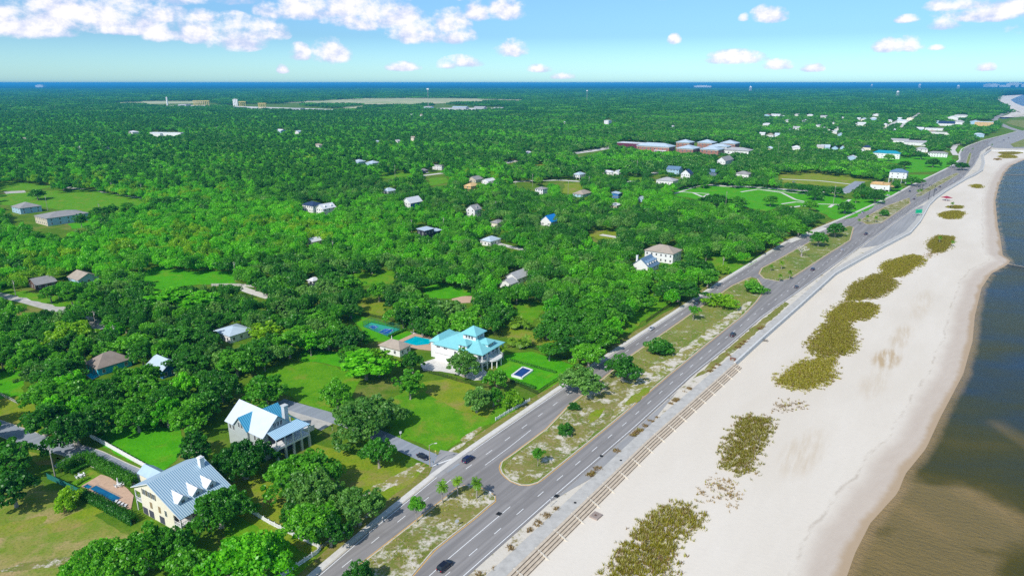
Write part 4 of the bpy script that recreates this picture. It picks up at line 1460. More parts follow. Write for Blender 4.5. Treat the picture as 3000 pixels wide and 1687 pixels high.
# ------------------------------------------------------------------ house B: pale house with white and blue metal roofs on a raised base
def build_pale_house():
    ox, oy = G(905, 1305, 0)
    t = thing('house', 'raised grey house with crossed white and blue metal roofs and seaward porch', 'house', (ox, oy, 0), TH)
    LANDMARKS.append(('the grey house with crossed metal roofs', *to_world((ox, oy), TH, -8, 12)))
    for x in (-12, -5):
        for y in (4, 11, 18, 23):
            FOOT.append((*to_world((ox, oy), TH, x, y), 5))
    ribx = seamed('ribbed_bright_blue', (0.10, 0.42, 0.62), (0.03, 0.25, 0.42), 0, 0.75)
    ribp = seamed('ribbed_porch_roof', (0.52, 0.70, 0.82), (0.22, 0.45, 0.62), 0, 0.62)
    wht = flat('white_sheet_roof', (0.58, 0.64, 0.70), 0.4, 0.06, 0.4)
    board = flat('grey_board_siding', (0.44, 0.48, 0.46), 0.75, 0.12, 1.0)
    mb = MB()
    gable_walls(mb, -14.6, -3.1, 3.5, 24.0, 0, 9.0, 5.0, 'y')
    gable_walls(mb, -15.4, -8.8, 11.4, 18.6, 0, 9.0, 3.6, 'x')
    gable_walls(mb, -8.8, -1.6, 10.2, 17.8, 0, 9.0, 3.4, 'x')
    mb.build('wall', board, t)
    mb = MB()
    xr, zr, ze = -8.85, 14.25, 8.55
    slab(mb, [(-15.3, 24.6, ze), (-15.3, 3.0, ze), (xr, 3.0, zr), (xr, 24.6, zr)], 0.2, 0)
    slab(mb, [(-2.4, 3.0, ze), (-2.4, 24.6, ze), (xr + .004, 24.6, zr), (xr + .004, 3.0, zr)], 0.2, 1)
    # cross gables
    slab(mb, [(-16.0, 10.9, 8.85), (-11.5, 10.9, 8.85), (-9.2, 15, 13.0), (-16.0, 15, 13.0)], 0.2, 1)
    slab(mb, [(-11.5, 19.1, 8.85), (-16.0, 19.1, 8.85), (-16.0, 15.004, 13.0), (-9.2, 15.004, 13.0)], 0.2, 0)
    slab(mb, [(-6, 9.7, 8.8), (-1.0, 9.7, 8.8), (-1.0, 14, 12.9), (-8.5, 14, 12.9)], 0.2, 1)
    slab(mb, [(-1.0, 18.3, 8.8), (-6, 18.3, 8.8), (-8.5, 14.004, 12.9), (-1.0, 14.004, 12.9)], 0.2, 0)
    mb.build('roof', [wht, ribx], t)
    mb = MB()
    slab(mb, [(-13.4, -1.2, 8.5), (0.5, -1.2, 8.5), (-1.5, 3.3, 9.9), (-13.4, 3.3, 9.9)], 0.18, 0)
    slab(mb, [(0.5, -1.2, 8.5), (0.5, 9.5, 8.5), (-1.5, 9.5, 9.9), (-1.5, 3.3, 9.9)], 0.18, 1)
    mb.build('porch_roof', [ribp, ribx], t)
    mb = MB()
    mb.box(-13.2, -0.9, 4.3, 0.2, 3.45, 4.9)
    mb.box(-3.0, 3.45, 4.3, 0.2, 9.4, 4.9)
    mb.build('porch_floor', MAT['white'], t)
    for x in (-12.9, -9.6, -6.4, -3.2, 0.0):
        mb = MB()
        mb.box(x - 0.16, -0.9, 4.9, x + 0.16, -0.58, 8.4)
        mb.build('post', MAT['white'], t)
        mb = MB()
        mb.box(x - 0.35, -0.95, 0, x + 0.35, -0.25, 4.3)
        mb.build('pier', board, t)
    for y in (4.2, 9.0):
        mb = MB()
        mb.box(-0.16, y - 0.16, 4.9, 0.16, y + 0.16, 8.4)
        mb.build('post', MAT['white'], t)
        mb = MB()
        mb.box(-0.35, y - 0.35, 0, 0.35, y + 0.35, 4.3)
        mb.build('pier', board, t)
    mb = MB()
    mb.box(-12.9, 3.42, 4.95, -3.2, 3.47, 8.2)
    mb.build('porch_shade_panel', MAT['recess_shade'], t)
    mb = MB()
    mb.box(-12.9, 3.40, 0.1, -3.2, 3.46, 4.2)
    mb.build('garage_opening_shade', MAT['recess_shade'], t)
    mb = MB()
    for x in np.arange(-13, 0, 0.4):
        mb.box(x, -0.8, 4.9, x + 0.05, -0.75, 5.8)
    mb.box(-13, -0.82, 5.8, 0, -0.72, 5.88)
    mb.build('railing', MAT['white'], t)
    for x in (-10.1, -8.85, -7.6):
        window(t, x, 3.5, 10.3, '-y', 1.0, 1.7)
    for y in (15.8, 14.2):
        window(t, -15.4, y, 8.9, '-x', 1.0, 1.9)
    for y in (22.5, 20.6, 8.5, 6):
        window(t, -14.6, y, 6.0, '-x', 1.0, 1.9)
    mb = MB()
    mb.box(-4.9, 4.9, 0, -3.4, 6.5, 15.2)
    mb.box(-5.1, 4.7, 15.2, -3.2, 6.7, 15.5)
    mb.build('chimney', flat('pale_chimney', (0.55, 0.58, 0.58), 0.8, 0.1), t)
    mb = MB()
    mb.box(0.3, 4, 2.4, 6, 4.2, 4.4)
    mb.box(0.3, 4.2, 2.2, 6, 8, 2.5)
    mb.build('side_deck', MAT['white'], t)
    pts = [P(*to_world((ox, oy), TH, x, y), z) for x, y, z in ((-15, 24, 7), (-9, 24, 14), (-9, 3, 14), (0.5, -1, 8.5), (0.5, -1, 0.5), (-5, -1, 3), (-13, 0, 8))]
    open_px(pts)
    open_px([(640, 1175), (700, 1165), (830, 1180), (910, 1235), (910, 1310), (860, 1310), (790, 1290), (730, 1255), (650, 1250)])
build_pale_house()
sheet('parking_pad', W([(810, 1175), (870, 1185), (950, 1212), (985, 1235), (940, 1262), (900, 1240), (850, 1215)]), 0.125, MAT['concrete'])
open_px([(830, 1175), (960, 1205), (945, 1255), (905, 1245), (840, 1200)])

# ------------------------------------------------------------------ house C: turquoise-roofed mansion
def build_mansion():
    ox, oy = G(1414, 1041.8, 8.0)
    rz = math.radians(59)
    t = thing('mansion', 'white two storey mansion with turquoise metal roof, square cupola and columned front', 'house', (ox, oy, 0), rz)
    LANDMARKS.append(('the turquoise roofed mansion', *to_world((ox, oy), rz, 9, 13)))
    for x in (3, 9, 16):
        for y in (3, 9, 16, 23):
            FOOT.append((*to_world((ox, oy), rz, x, y), 5.5))
    tq = flat('turquoise_sheet', (0.22, 0.56, 0.59), 0.4, 0.08, 0.4)
    tq_rib = seamed('turquoise_seams', (0.17, 0.57, 0.61), (0.13, 0.49, 0.54), 1, 0.8, 0.4)
    Wd, D = 18.6, 27.0
    mb = MB()
    mb.box(0.8, 3.2, 0, Wd - 0.8, D - 0.8, 7.9)
    mb.build('wall', MAT['white'], t)
    mb = MB()
    roof_hip(mb, 0, Wd, 0, D, 8.1, 4.3)
    mb.build('roof', tq, t)
    mb = MB()
    mb.box(3.5, D - 0.8, 0, Wd - 1.5, D + 3.6, 7.9)
    mb.build('rear_bay', MAT['white'], t)
    mb = MB()
    roof_hip(mb, 2.9, Wd - 0.9, D - 2, D + 4.2, 8.1 - .35, 2.6)
    mb.build('rear_bay_roof', tq, t)
    # cupola
    cx, cyy, hw = 9.8, 11.2, 3.4
    mb = MB()
    mb.box(cx - hw, cyy - hw, 8.5, cx + hw, cyy + hw, 13.6)
    cu = mb.build('cupola', MAT['white'], t)
    mb = MB()
    roof_hip(mb, cx - hw - 1.0, cx + hw + 1.0, cyy - hw - 1.0, cyy + hw + 1.0, 13.7, 3.0)
    mb.build('cupola_roof', tq, cu)
    for o in (-1.5, 0, 1.5):
        window(t, cx - hw, cyy + o, 11.6, '-x', 0.9, 1.5)
        window(t, cx + o, cyy - hw, 11.6, '-y', 0.9, 1.5)
    # dormers
    def dormer(x0, x1, y0, y1, z0, z1, rh, ridge):
        mb = MB()
        mb.box(x0, y0, z0, x1, y1, z1)
        dm = mb.build('dormer', MAT['white'], t)
        mb = MB()
        roof_hip(mb, x0 - 0.6, x1 + 0.6, y0 - 0.6, y1 + 0.6, z1, rh)
        mb.build('dormer_roof', tq, dm)
    dormer(1.2, 6.4, 9.2, 13.4, 8.2, 10.4, 1.7, 'x')
    for y in (10.3, 12.2):
        window(t, 1.2, y, 8.75, '-x', 0.8, 1.2)
    dormer(7.2, 12.0, 2.0, 7.0, 8.3, 10.5, 1.7, 'y')
    for x in (8.3, 9.6, 10.9):
        window(t, x, 2.0, 9.0, '-y', 0.8, 1.1)
    # seaward gallery
    mb = MB()
    mb.box(0.6, 0.5, 3.6, Wd - 0.6, 3.2, 4.0)
    mb.build('balcony_floor', MAT['white'], t)
    mb = MB()
    pts = [(9.6 + 4.6 * math.cos(a), 0.5 - 3.4 * math.sin(a)) for a in np.linspace(0, math.pi, 17)]
    mb.prism(pts, 3.45, 4.0)
    bal = mb.build('round_balcony', MAT['white'], t)
    mb = MB()
    for (ax, ay), (bx, by) in zip(pts[:-1], pts[1:]):
        mb.bar((ax, ay, 4.9), (bx, by, 4.9), 0.12, 0.12)
        mb.bar((ax, ay, 4.0), (ax + 0.05, ay, 4.0), 0.08, 0.9)
    for (xa, xb) in ((0.6, 5), (14.2, Wd - 0.6)):
        mb.bar((xa, 0.6, 4.9), (xb, 0.6, 4.9), 0.12, 0.12)
        for x in np.arange(xa, xb, 0.5):
            mb.box(x, 0.56, 4.0, x + 0.07, 0.64, 4.9)
    mb.build('balustrade', MAT['white'], t)
    for x in (0.9, 4.8, 14.4, Wd - 0.9):
        mb = MB()
        mb.tube([(x, 0.8, 0), (x, 0.8, 7.9)], [0.32, 0.26], 10)
        mb.build('column', MAT['white'], t)
    for a in (0.5, 1.15, 2.0, 2.65):
        mb = MB()
        x, y = 9.6 + 4.2 * math.cos(a), 0.5 - 3.0 * math.sin(a)
        mb.tube([(x, y, 0), (x, y, 3.45)], [0.28, 0.24], 10)
        mb.build('column', MAT['white'], t)
    for x in (2.5, 6.0, 9.6, 13.2, 16.6):
        window(t, x, 3.2, 4.6, '-y', 1.5, 2.3)
        window(t, x, 3.2, 0.7, '-y', 1.5, 2.2)
    for y in (24.3, 20.4):
        window(t, 0.8, y, 6.6, '-x', 1.8, 0.55)
    for y in (15, 10, 6):
        window(t, 0.8, y, 5.0, '-x', 1.1, 1.6)
        window(t, 0.8, y, 1.2, '-x', 1.1, 1.6)
    mb = MB()
    mb.box(0.72, 3.3, 3.7, 0.8, D - 0.9, 3.95)
    mb.build('string_course', MAT['concrete'], t)
    pts = [P(*to_world((ox, oy), rz, x, y), z) for x, y, z in ((0.8, 26, 3), (0.8, 26, 8), (9, 20, 12), (9.8, 11, 16.7), (18, 0, 8), (18, 0, 0.5), (6, -3, 0.5), (0, 1, 5), (0, 9, 6))]
    open_px(pts)
build_mansion()
sheet('driveway', W([(1330, 1066), (1366, 1050), (1420, 1085), (1440, 1100), (1420, 1112), (1390, 1115), (1330, 1095), (1290, 1088), (1240, 1086), (1230, 1065), (1290, 1045)]), 0.13, MAT['concrete_white'])
open_px([(1300, 1040), (1330, 1030), (1320, 1070), (1330, 1090), (1235, 1085), (1250, 1060)])
sheet('pool_terrace', W([(1160, 1001), (1212, 977), (1280, 990), (1290, 1012), (1262, 1028), (1230, 1024), (1200, 1020)]), 0.15, MAT['paver'])
pool([(1178, 1004), (1217, 986), (1268, 996), (1256, 1009), (1220, 1013)], None, 'bright turquoise pool on pale terrace behind the turquoise roofed mansion', POOL_LIGHT)
COURT_G = flat('court_green', (0.035, 0.36, 0.26), 0.8, 0.06)
COURT_B = flat('court_blue', (0.01, 0.10, 0.45), 0.8, 0.06)
sheet('pickleball_court', W([(1064, 957), (1085, 945), (1173, 965), (1135, 986)]), 0.16, COURT_G)
for px in ([(1080, 958), (1091, 953), (1110, 957), (1096, 966)], [(1109, 974), (1128, 963), (1156, 967), (1131, 981)]):
    sheet('playing_zone', W(px), 0.172, COURT_B)
    line(W(px + px[:1]), 0.14, 0.184, MAT['white_line'], 'court_line')
line(W([(1119, 977.5), (1142, 965)]), 0.14, 0.186, MAT['white_line'], 'court_line')
# garage of the mansion
house(1172, 1046, 7.5, 12, 3.4, 'hip', 'tan', 'white', 'low white garage with tan hip roof beside the turquoise pool', rh=2.6, rot=4, name='garage', cat='garage', nx=2, ny=2)
# ornamental basin on the front lawn
def basin():
    pts = W([(1500, 1103), (1528, 1111), (1560, 1088), (1532, 1079)])
    loc = np.mean(pts, 0)
    t = thing('ornamental_basin', 'raised white walled basin with dark blue water on the mansion lawn', 'basin', (loc[0], loc[1], 0.05))
    q = [(x - loc[0], y - loc[1]) for x, y in pts]
    mb = MB()
    for i in range(4):
        a, b_ = q[i], q[(i + 1) % 4]
        mb.bar((*a, 0), (*b_, 0), 0.7, 0.85)
    mb.build('rim', MAT['white'], t)
    mb = MB()
    mb.prism(q, 0.0, 0.62)
    mb.build('water', water_mat('basin_water', (0.0, 0.03, 0.16), (0.005, 0.05, 0.22)), t)
basin()

# ------------------------------------------------------------------ the other houses (near corner pixel, depth inland...)
H = house
H(1970, 774, 15, 21, 7.0, 'hip', 'tan', 'white', 'white two storey house with taupe hip roof by the highway trees', rh=3.8, rows=2, nx=3, ny=6, detail=True, land='the white house with taupe hip roof', front=None)
H(1902, 800, 15, 13, 3.6, 'gable', 'slate', 'white', 'white gabled house with slate roof and four white dormers', rh=5.2, rows=1, dormers=4, chimney=(4, 11, 9.5), land='the white house with four dormers', ny=2)
H(918, 624, 13, 16, 6.6, 'hip', 'navy', 'white', 'white raised house with navy hip roof', rh=3, rows=2, ny=5, land='the navy roofed house')
H(948, 632, 15, 10, 6.4, 'gable', 'white', 'white', 'bright white two storey house right of the navy roofed one', rh=3.6, rows=2, ny=3, dormers=2)
H(1137, 571, 14, 11, 3.6, 'hip', 'bluewhite', 'white', 'low white house with pale blue hip roof among bright shrubs', rh=3, ny=4)
H(1203, 613, 17, 11, 6.0, 'gable', 'white', 'white', 'white raised house with teal gable and blue side wall', rh=4.6, rows=2, front='blue', porch=None, land='the white house with teal gable')
H(1391, 641, 10, 10, 8.2, 'gable', 'grey', 'white', 'tall narrow white gabled house with grey roof', rh=3.6, rows=3, ny=2, dormers=1, land='the tall narrow white house')
H(1245, 706, 11, 8, 8.0, 'shed', 'bluewhite', 'dark', 'modern black box house with pale sloping roof', rh=0.8, rows=2, ny=2, land='the modern black house')
H(1275, 697, 8, 6, 5.0, 'shed', 'bluewhite', 'dark', 'smaller black annex with pale roof beside the black box house', rh=0.7, ny=1)
H(1457, 672, 10, 7, 5.2, 'hip', 'grey', 'cream', 'small cream house with dark grey roof above a red deck', rh=2, rows=1, ny=2)
H(1437, 722, 13, 10, 3.6, 'hip', 'bluewhite', 'white', 'low house with pale blue hip roof below the cream house', rh=2.6)
H(915, 722, 10, 6, 3.6, 'gable', 'white', 'cream', 'small cream cottage with white roof buried in the trees', rh=2.2, ny=1)
H(918, 838, 6, 5, 3.0, 'hip', 'white', 'white', 'tiny white pyramid roofed shed deep among oak trees', rh=1.6, nx=1, ny=1, name='shed', cat='shed')
H(1515, 834, 15, 9, 3.8, 'gable', 'lightgrey', 'white', 'pale grey roofed house half hidden by oaks near the dormered house', rh=3.0)
H(1496, 848, 7, 8, 3.4, 'gable', 'lightgrey', 'white', 'small pale grey wing roof beside the half hidden house', rh=2.0, nx=1, ny=1)
H(1614, 664, 13, 11, 4.2, 'gable', 'blue', 'white', 'white house with vivid blue metal roof', rh=4.6, front='paleblue', ny=2, land='the vivid blue roofed house')
H(1590, 579, 10, 10, 8.8, 'hip', 'grey', 'white', 'white three storey house with small grey hip roof', rh=2, rows=3, ny=3, land='the white three storey house')
H(1708, 579, 20, 13, 3.2, 'hip', 'tan', 'paleblue', 'long low house with broad tan hip roof', rh=3.4, land='the low tan roofed house')
H(1811, 582, 10, 8, 5.0, 'shed', 'bluewhite', 'blue', 'small blue house with pale sloping roof', rh=0.8)
H(1881, 592, 8, 6, 3.0, 'gable', 'bluewhite', 'paleblue', 'tiny pale blue gabled cottage in dense oaks', rh=2.2, ny=1, nx=1)
H(1806, 613, 11, 9, 3.4, 'hip', 'white', 'tan', 'small tan house with white hip roof below the small blue house', rh=1.8)
H(1698, 527, 15, 10, 3.6, 'hip', 'bluewhite', 'white', 'raised house with pale blue hip roof beside the sandy street', rh=2.6, stilt=2.6)
H(1812, 516, 13, 9, 3.8, 'gable', 'white', 'white', 'white gabled house end on to the street with power poles', rh=3.2)
H(1792, 513, 9, 17, 3.4, 'hip', 'white', 'white', 'long white roofed house behind the white gabled one', rh=2.0)
H(1971, 543, 18, 22, 4.6, 'hip', 'lightgrey', 'white', 'wide white house with pale grey hip roof at the park corner', rh=3.4, ny=6, nx=4, land='the wide white house at the park corner')
H(2020, 527, 11, 12, 7.6, 'gable', 'navy', 'white', 'tall white house with steep navy gable facing the park', rh=5.0, rows=2, ny=4)
H(1988, 512, 14, 18, 6.6, 'gable', 'slate', 'paleblue', 'large pale blue house with slate roof behind the navy gable', rh=3.6, axis='y', rows=2, ny=4)
H(2098, 516, 9, 12, 5.2, 'gable', 'slate', 'slate', 'slate blue house with matching roof beside the park oak', rh=3, axis='y')
H(2124, 489, 36, 13, 8.6, 'gable', 'grey', 'white', 'long white gabled house with grey roof below the brick school', rh=5, rows=2, ny=3, nx=6)
H(2192, 524, 15, 18, 5.4, 'hip', 'grey', 'white', 'white house with grey hip roof beside pink roofed wing', rh=3.2, ny=4)
H(2178, 521, 9, 9, 5.6, 'hip', 'red', 'white', 'pink roofed wing house in front of grey hip roof', rh=2.2, rows=1, ny=1)
H(1380, 566, 15, 10, 3.0, 'hip', 'ply', 'ply', 'unfinished plywood house standing on tall stilts', rh=3.0, stilt=4.4, nx=2, ny=1, land='the plywood house on stilts')
H(1394, 536, 15, 13, 3.8, 'gable', 'grey', 'tan', 'brown grey gabled house just behind the plywood house', rh=3.4)
H(1430, 540, 16, 10, 3.6, 'gable', 'white', 'white', 'long white roofed house right of the plywood house', rh=2.2)
H(1051, 484, 15, 14, 4.6, 'hip', 'bluewhite', 'paleblue', 'left one of two pale blue hip roofed houses', rh=3)
H(1092, 488, 15, 15, 4.6, 'hip', 'bluewhite', 'paleblue', 'right one of two pale blue hip roofed houses', rh=3, land='the two pale blue hip roofed houses')
H(1240, 509, 10, 8, 3.6, 'hip', 'grey', 'dark', 'small dark house with grey hip roof and parked cars', rh=2.4)
H(1294, 499, 6, 19, 6.0, 'flat', 'grey', 'white', 'white box house with row of dark ground floor windows', rows=2, ny=6, nx=1)
H(1549, 456, 13, 12, 4.6, 'hip', 'white', 'white', 'lone small white house among trees left of the school', rh=2.2)
H(141, 663, 34, 25, 6.6, 'hip', 'grey', 'tan', 'long two storey apartment building with grey roof and dark brick base', rh=3.2, rows=2, ny=6, nx=5, front='paleblue', name='apartment_building', wh=1.9, cat='apartment building', land='the long grey roofed apartment building')
H(62, 628, 18, 20, 5.5, 'hip', 'grey', 'paleblue', 'grey roofed building behind the long apartment building', rh=4, rows=2)
H(108, 850, 11, 11, 3.2, 'gable', 'grey', 'darkbrick', 'dark brick cottage with grey gabled roof by the left street', rh=3.0, ny=3, land='the dark brick cottage')
H(232, 836, 12, 14, 3.4, 'gable', 'tan', 'paleblue', 'pale blue cottage with tan roof right of the brick cottage', rh=3.0, axis='y', ny=2)
H(676, 1006, 12, 13, 3.6, 'hip', 'bluewhite', 'white', 'pale metal roofed building in a dark clearing of oaks', rh=2.0, land='the pale roofed building in the clearing')
H(290, 1102, 14, 11, 3.3, 'hip', 'brown', 'turq', 'low house with brown hip roof and turquoise wall', rh=4.2, land='the brown hip roofed house')
H(478, 1110, 9, 12, 3.6, 'gable', 'bluewhite', 'blue', 'blue gabled house with pale metal roof in the oaks', rh=3.2, axis='y', land='the blue gabled house')
pool([(252, 1100), (268, 1092), (290, 1102), (272, 1113)], None, 'turquoise pool glimpsed under oaks beside the brown hip roof', POOL_LIGHT)
open_px([(245, 1075), (290, 1080), (290, 1118), (250, 1112)])
# toward the harbour
def unfinished():
    t = H(2604, 563, 17, 20, 5.6, 'flat', 'ply', 'white', 'white block building topped by unfinished orange timber frame', rows=1, ny=2, nx=2, stilt=2.2, land='the building with orange timber frame')
    for (x, y) in [(0.5, j) for j in (1, 6, 11, 16, 19)] + [(i, 0.5) for i in (4, 8, 12, 16)]:
        mb = MB()
        mb.box(x - 0.12, y - 0.12, 8.3, x + 0.12, y + 0.12, 10.4)
        mb.build('timber_post', ROOF['ply'], t)
    mb = MB()
    mb.box(0.3, 0.4, 10.4, 0.7, 19.6, 10.7)
    mb.box(0.7, 0.3, 10.4, 16.8, 0.6, 10.7)
    mb.box(4, 8, 8.36, 15, 18, 9.4)
    mb.build('timber_frame', ROOF['ply'], t)
    mb = MB()
    mb.box(-0.3, 2, 7.3, 17.2, 20.2, 7.75)
    mb.box(0.5, -4.5, 6.2, 16.5, -0.05, 6.5)
    mb.build('timber_deck', ROOF['ply'], t)
unfinished()
H(2652, 540, 13, 19, 7.6, 'hip', 'slate', 'white', 'tall white house on high stilts with blue grey hip roof', rh=3.6, stilt=6.4, rows=2, ny=3, land='the white house on high stilts')
H(2634, 467, 14, 40, 8.6, 'hip', 'teal', 'white', 'wide white building with teal roof and ground floor arches', rh=4, rows=2, ny=7, name='building', cat='building', land='the white building with teal roof')
H(2774, 462, 12, 28, 6.4, 'hip', 'grey', 'white', 'long white columned building with grey roof beside green field', rh=2.4, rows=2, ny=7, name='building', cat='building')
H(2717, 447, 14, 20, 5.4, 'hip', 'lightgrey', 'white', 'white house with pale grey roof left of the columned building', rh=3, rows=2)
H(2658, 422, 22, 32, 6.2, 'gable', 'lightgrey', 'white', 'left one of two pale grey roofed warehouses', rh=3, axis='y', ny=3, name='warehouse', cat='warehouse')
H(2711, 428, 24, 38, 6.2, 'gable', 'lightgrey', 'white', 'right one of two pale grey roofed warehouses', rh=3, axis='y', ny=3, name='warehouse', cat='warehouse')
H(2908, 374, 30, 44, 14, 'flat', 'white', 'ply', 'orange topped harbour building with pale roof and dark base', rows=3, ny=5, nx=2, name='building', cat='building', land='the orange harbour building')
H(2870, 366, 20, 26, 9, 'gable', 'lightgrey', 'paleblue', 'pale blue building left of the orange harbour building', rh=4)
H(2795, 370, 18, 40, 7, 'gable', 'navy', 'white', 'long white hall with dark roof near the harbour', rh=6, axis='y', ny=6, name='hall', cat='hall')
H(2823, 369, 20, 26, 11, 'hip', 'lightgrey', 'white', 'white two storey columned house right of the dark roofed hall', rh=4, rows=2)
H(2882, 403, 14, 22, 6, 'hip', 'bluewhite', 'paleblue', 'pale blue house near the harbour road junction', rh=3)
H(2768, 384, 24, 46, 5, 'flat', 'white', 'white', 'upper row of flat white roofs below the dark roofed hall', ny=4, name='building', cat='building')
H(2790, 396, 18, 44, 5, 'flat', 'lightgrey', 'white', 'lower row of flat grey roofs below the dark roofed hall', ny=4, name='building', cat='building')
H(2806, 353, 24, 34, 8, 'gable', 'white', 'white', 'white gabled church beyond the dark roofed hall', rh=6, name='church', cat='church')
H(2835, 345, 20, 44, 7, 'hip', 'lightgrey', 'white', 'long pale building right of the white church', rh=3, name='building', cat='building')

# ------------------------------------------------------------------ brick school
def school():
    loc = G(1959, 452)
    t = thing('school', 'large red brick school of several hip roofed blocks', 'school', (loc[0], loc[1], 0), TH)
    LANDMARKS.append(('the brick school', loc[0] + 20, loc[1] + 30))
    blocks = [((1959, 452), 28, 62, 12, 'bluewhite', 5), ((2029, 457), 34, 30, 11.5, 'bluewhite', 5), ((2103, 459), 30, 32, 11, 'bluewhite', 5), ((2018, 437), 26, 26, 11.5, 'bluewhite', 5),
              ((2084, 438), 26, 28, 11.5, 'bluewhite', 5), ((2152, 440), 26, 28, 11.5, 'bluewhite', 5), ((2192, 455), 26, 46, 7, 'lightgrey', 4), ((2128, 446), 24, 34, 9, 'bluewhite', 4)]
    c_, s_ = math.cos(TH), math.sin(TH)
    for k, ((u, v), w, d, h, rc, rh) in enumerate(blocks):
        p = G(u, v)
        dx, dy = p[0] - loc[0], p[1] - loc[1]
        lx, ly = dx * c_ + dy * s_, -dx * s_ + dy * c_
        footprint(p, TH, w, d, h)
        mb = MB()
        mb.box(lx, ly, 0, lx + w, ly + d, h)
        mb.box(lx - 0.15, ly - 0.15, h - 1.6, lx + w + 0.15, ly + d + 0.15, h - 0.3, 1)
        wl = mb.build('wall', [WALL['brick'] if k < 6 else MAT['white'], MAT['concrete_white']], t)
        mb = MB()
        roof_hip(mb, lx - 1.2, lx + w + 1.2, ly - 1.2, ly + d + 1.2, h + 0.3, rh)
        mb.build('roof', ROOF[rc], t)
        n = max(2, int(d / 7))
        for r in range(2 if h > 8 else 1):
            for i in range(n):
                window(t, lx, ly + d * (i + 0.5) / n, 1.5 + r * 5, '-x', 2.2, 2.4, 'white', False)
        for i in range(3):
            window(t, lx + w * (i + 0.5) / 3, ly, 2, '-y', 2.2, 5.5, 'white', False)
    # portico
    mb = MB()
    mb.box(-4, 4, 5.2, -0.05, 26, 6)
    mb.build('portico_roof', MAT['white'], t)
    for y in np.linspace(4.6, 25.4, 8):
        mb = MB()
        mb.box(-3.9, y - 0.3, 0, -3.3, y + 0.3, 5.2)
        mb.build('column', MAT['white'], t)
school()
t = H(1893, 438, 26, 62, 9.5, 'flat', 'white', 'maroon', 'long maroon walled hall with flat white roof left of the school', ny=0, nx=2, name='hall', cat='hall')
mb = MB()           # the pale script lettering on the maroon wall is an illegible squiggle at this distance
for k in range(9):
    y = 5 + k * 1.0
    mb.box(-0.12, y, 3.4 + 0.5 * math.sin(k * 2.1), -0.05, y + 0.75, 5.2 + 0.7 * math.sin(k * 1.7))
mb.build('wall_lettering', MAT['white'], t)

# ------------------------------------------------------------------ small far houses
ORD = ['nearest', 'second nearest', 'third nearest', 'fourth nearest', 'fifth nearest', 'sixth nearest', 'seventh nearest', 'eighth nearest', 'ninth nearest', 'tenth nearest',
       'eleventh nearest', 'twelfth nearest', 'thirteenth nearest', 'fourteenth nearest', 'fifteenth nearest', 'sixteenth nearest', 'seventeenth nearest', 'eighteenth nearest', 'nineteenth nearest', 'twentieth nearest']
_ordc = {}
def place_label(desc, x, y, cls):
    """a label telling one of many apart by the landmark it stands by (resolved in order of distance later)"""
    best = min(LANDMARKS, key=lambda l: math.hypot(l[1] - x, l[2] - y))
    dx, dy = x - best[1], y - best[2]
    rng_ = math.hypot(best[1], best[2])
    vx, vy = best[1] / rng_, best[2] / rng_
    fwd, right = dx * vx + dy * vy, dx * vy - dy * vx
    if abs(right) > abs(fwd):
        d_ = 'right of' if right > 0 else 'left of'
    else:
        d_ = 'behind' if fwd > 0 else 'in front of'
    return (cls, best[0], d_, math.hypot(dx, dy))

PENDING = []
FARH = [(2250, 342, 22, 'red'), (2278, 341, 30, 'w'), (2305, 327, 20, 'w'), (2311, 358, 20, 'g'), (2296, 347, 8, 'w'), (2339, 339, 22, 'g'), (2378, 341, 24, 'w'), (2360, 358, 20, 'w'), (2417, 346, 22, 'g'),
        (2469, 351, 12, 'w'), (2449, 366, 20, 'w'), (2397, 375, 22, 'g'), (2428, 382, 20, 'w'), (2457, 381, 20, 'g'), (2446, 392, 26, 'w'), (2467, 401, 18, 'w'), (2418, 399, 14, 'w'), (2338, 382, 20, 'g'),
        (2313, 387, 16, 'b'), (2204, 366, 8, 'w'), (2255, 369, 32, 'w'), (2236, 398, 17, 'w'), (2261, 402, 22, 't'), (2281, 404, 16, 'b'), (2337, 440, 32, 'w'), (2260, 444, 22, 'b'), (2425, 438, 26, 'b'),
        (2450, 442, 18, 'n'), (2408, 438, 22, 'g'), (2471, 441, 14, 't'), (2501, 472, 28, 'w'), (2529, 448, 16, 'g'), (2545, 442, 24, 'n'), (2575, 340, 24, 't'), (2518, 353, 10, 'w'), (2535, 354, 16, 'b'),
        (2565, 353, 22, 'w'), (2531, 368, 24, 'w'), (2546, 379, 14, 'w'), (2508, 368, 10, 'w'), (2595, 371, 12, 'w'), (2793, 318, 10, 'w'), (2722, 278, 10, 'w'), (2857, 315, 26, 'w'), (2857, 294, 10, 'w'),
        (2650, 360, 26, 'w'), (2672, 352, 20, 'g'), (2640, 352, 14, 'w'), (2610, 358, 16, 'w'), (2700, 383, 24, 'w'), (2735, 392, 20, 't'), (2750, 362, 18, 'w'), (2690, 366, 12, 'w'), (2623, 388, 12, 'w'),
        (382, 394, 34, 'w'), (817, 389, 28, 'w'), (871, 393, 20, 'b'), (928, 433, 32, 't'), (633, 383, 14, 'w'), (312, 444, 12, 'b'), (60, 415, 18, 't'), (229, 445, 10, 'w'), (1102, 422, 14, 'b'),
        (1161, 422, 20, 'g'), (1209, 413, 16, 't'), (1561, 358, 12, 'w'), (1871, 361, 8, 'w'), (1655, 366, 8, 'w'), (1972, 376, 8, 'g'), (1232, 342, 14, 't'), (1205, 341, 10, 'w')]
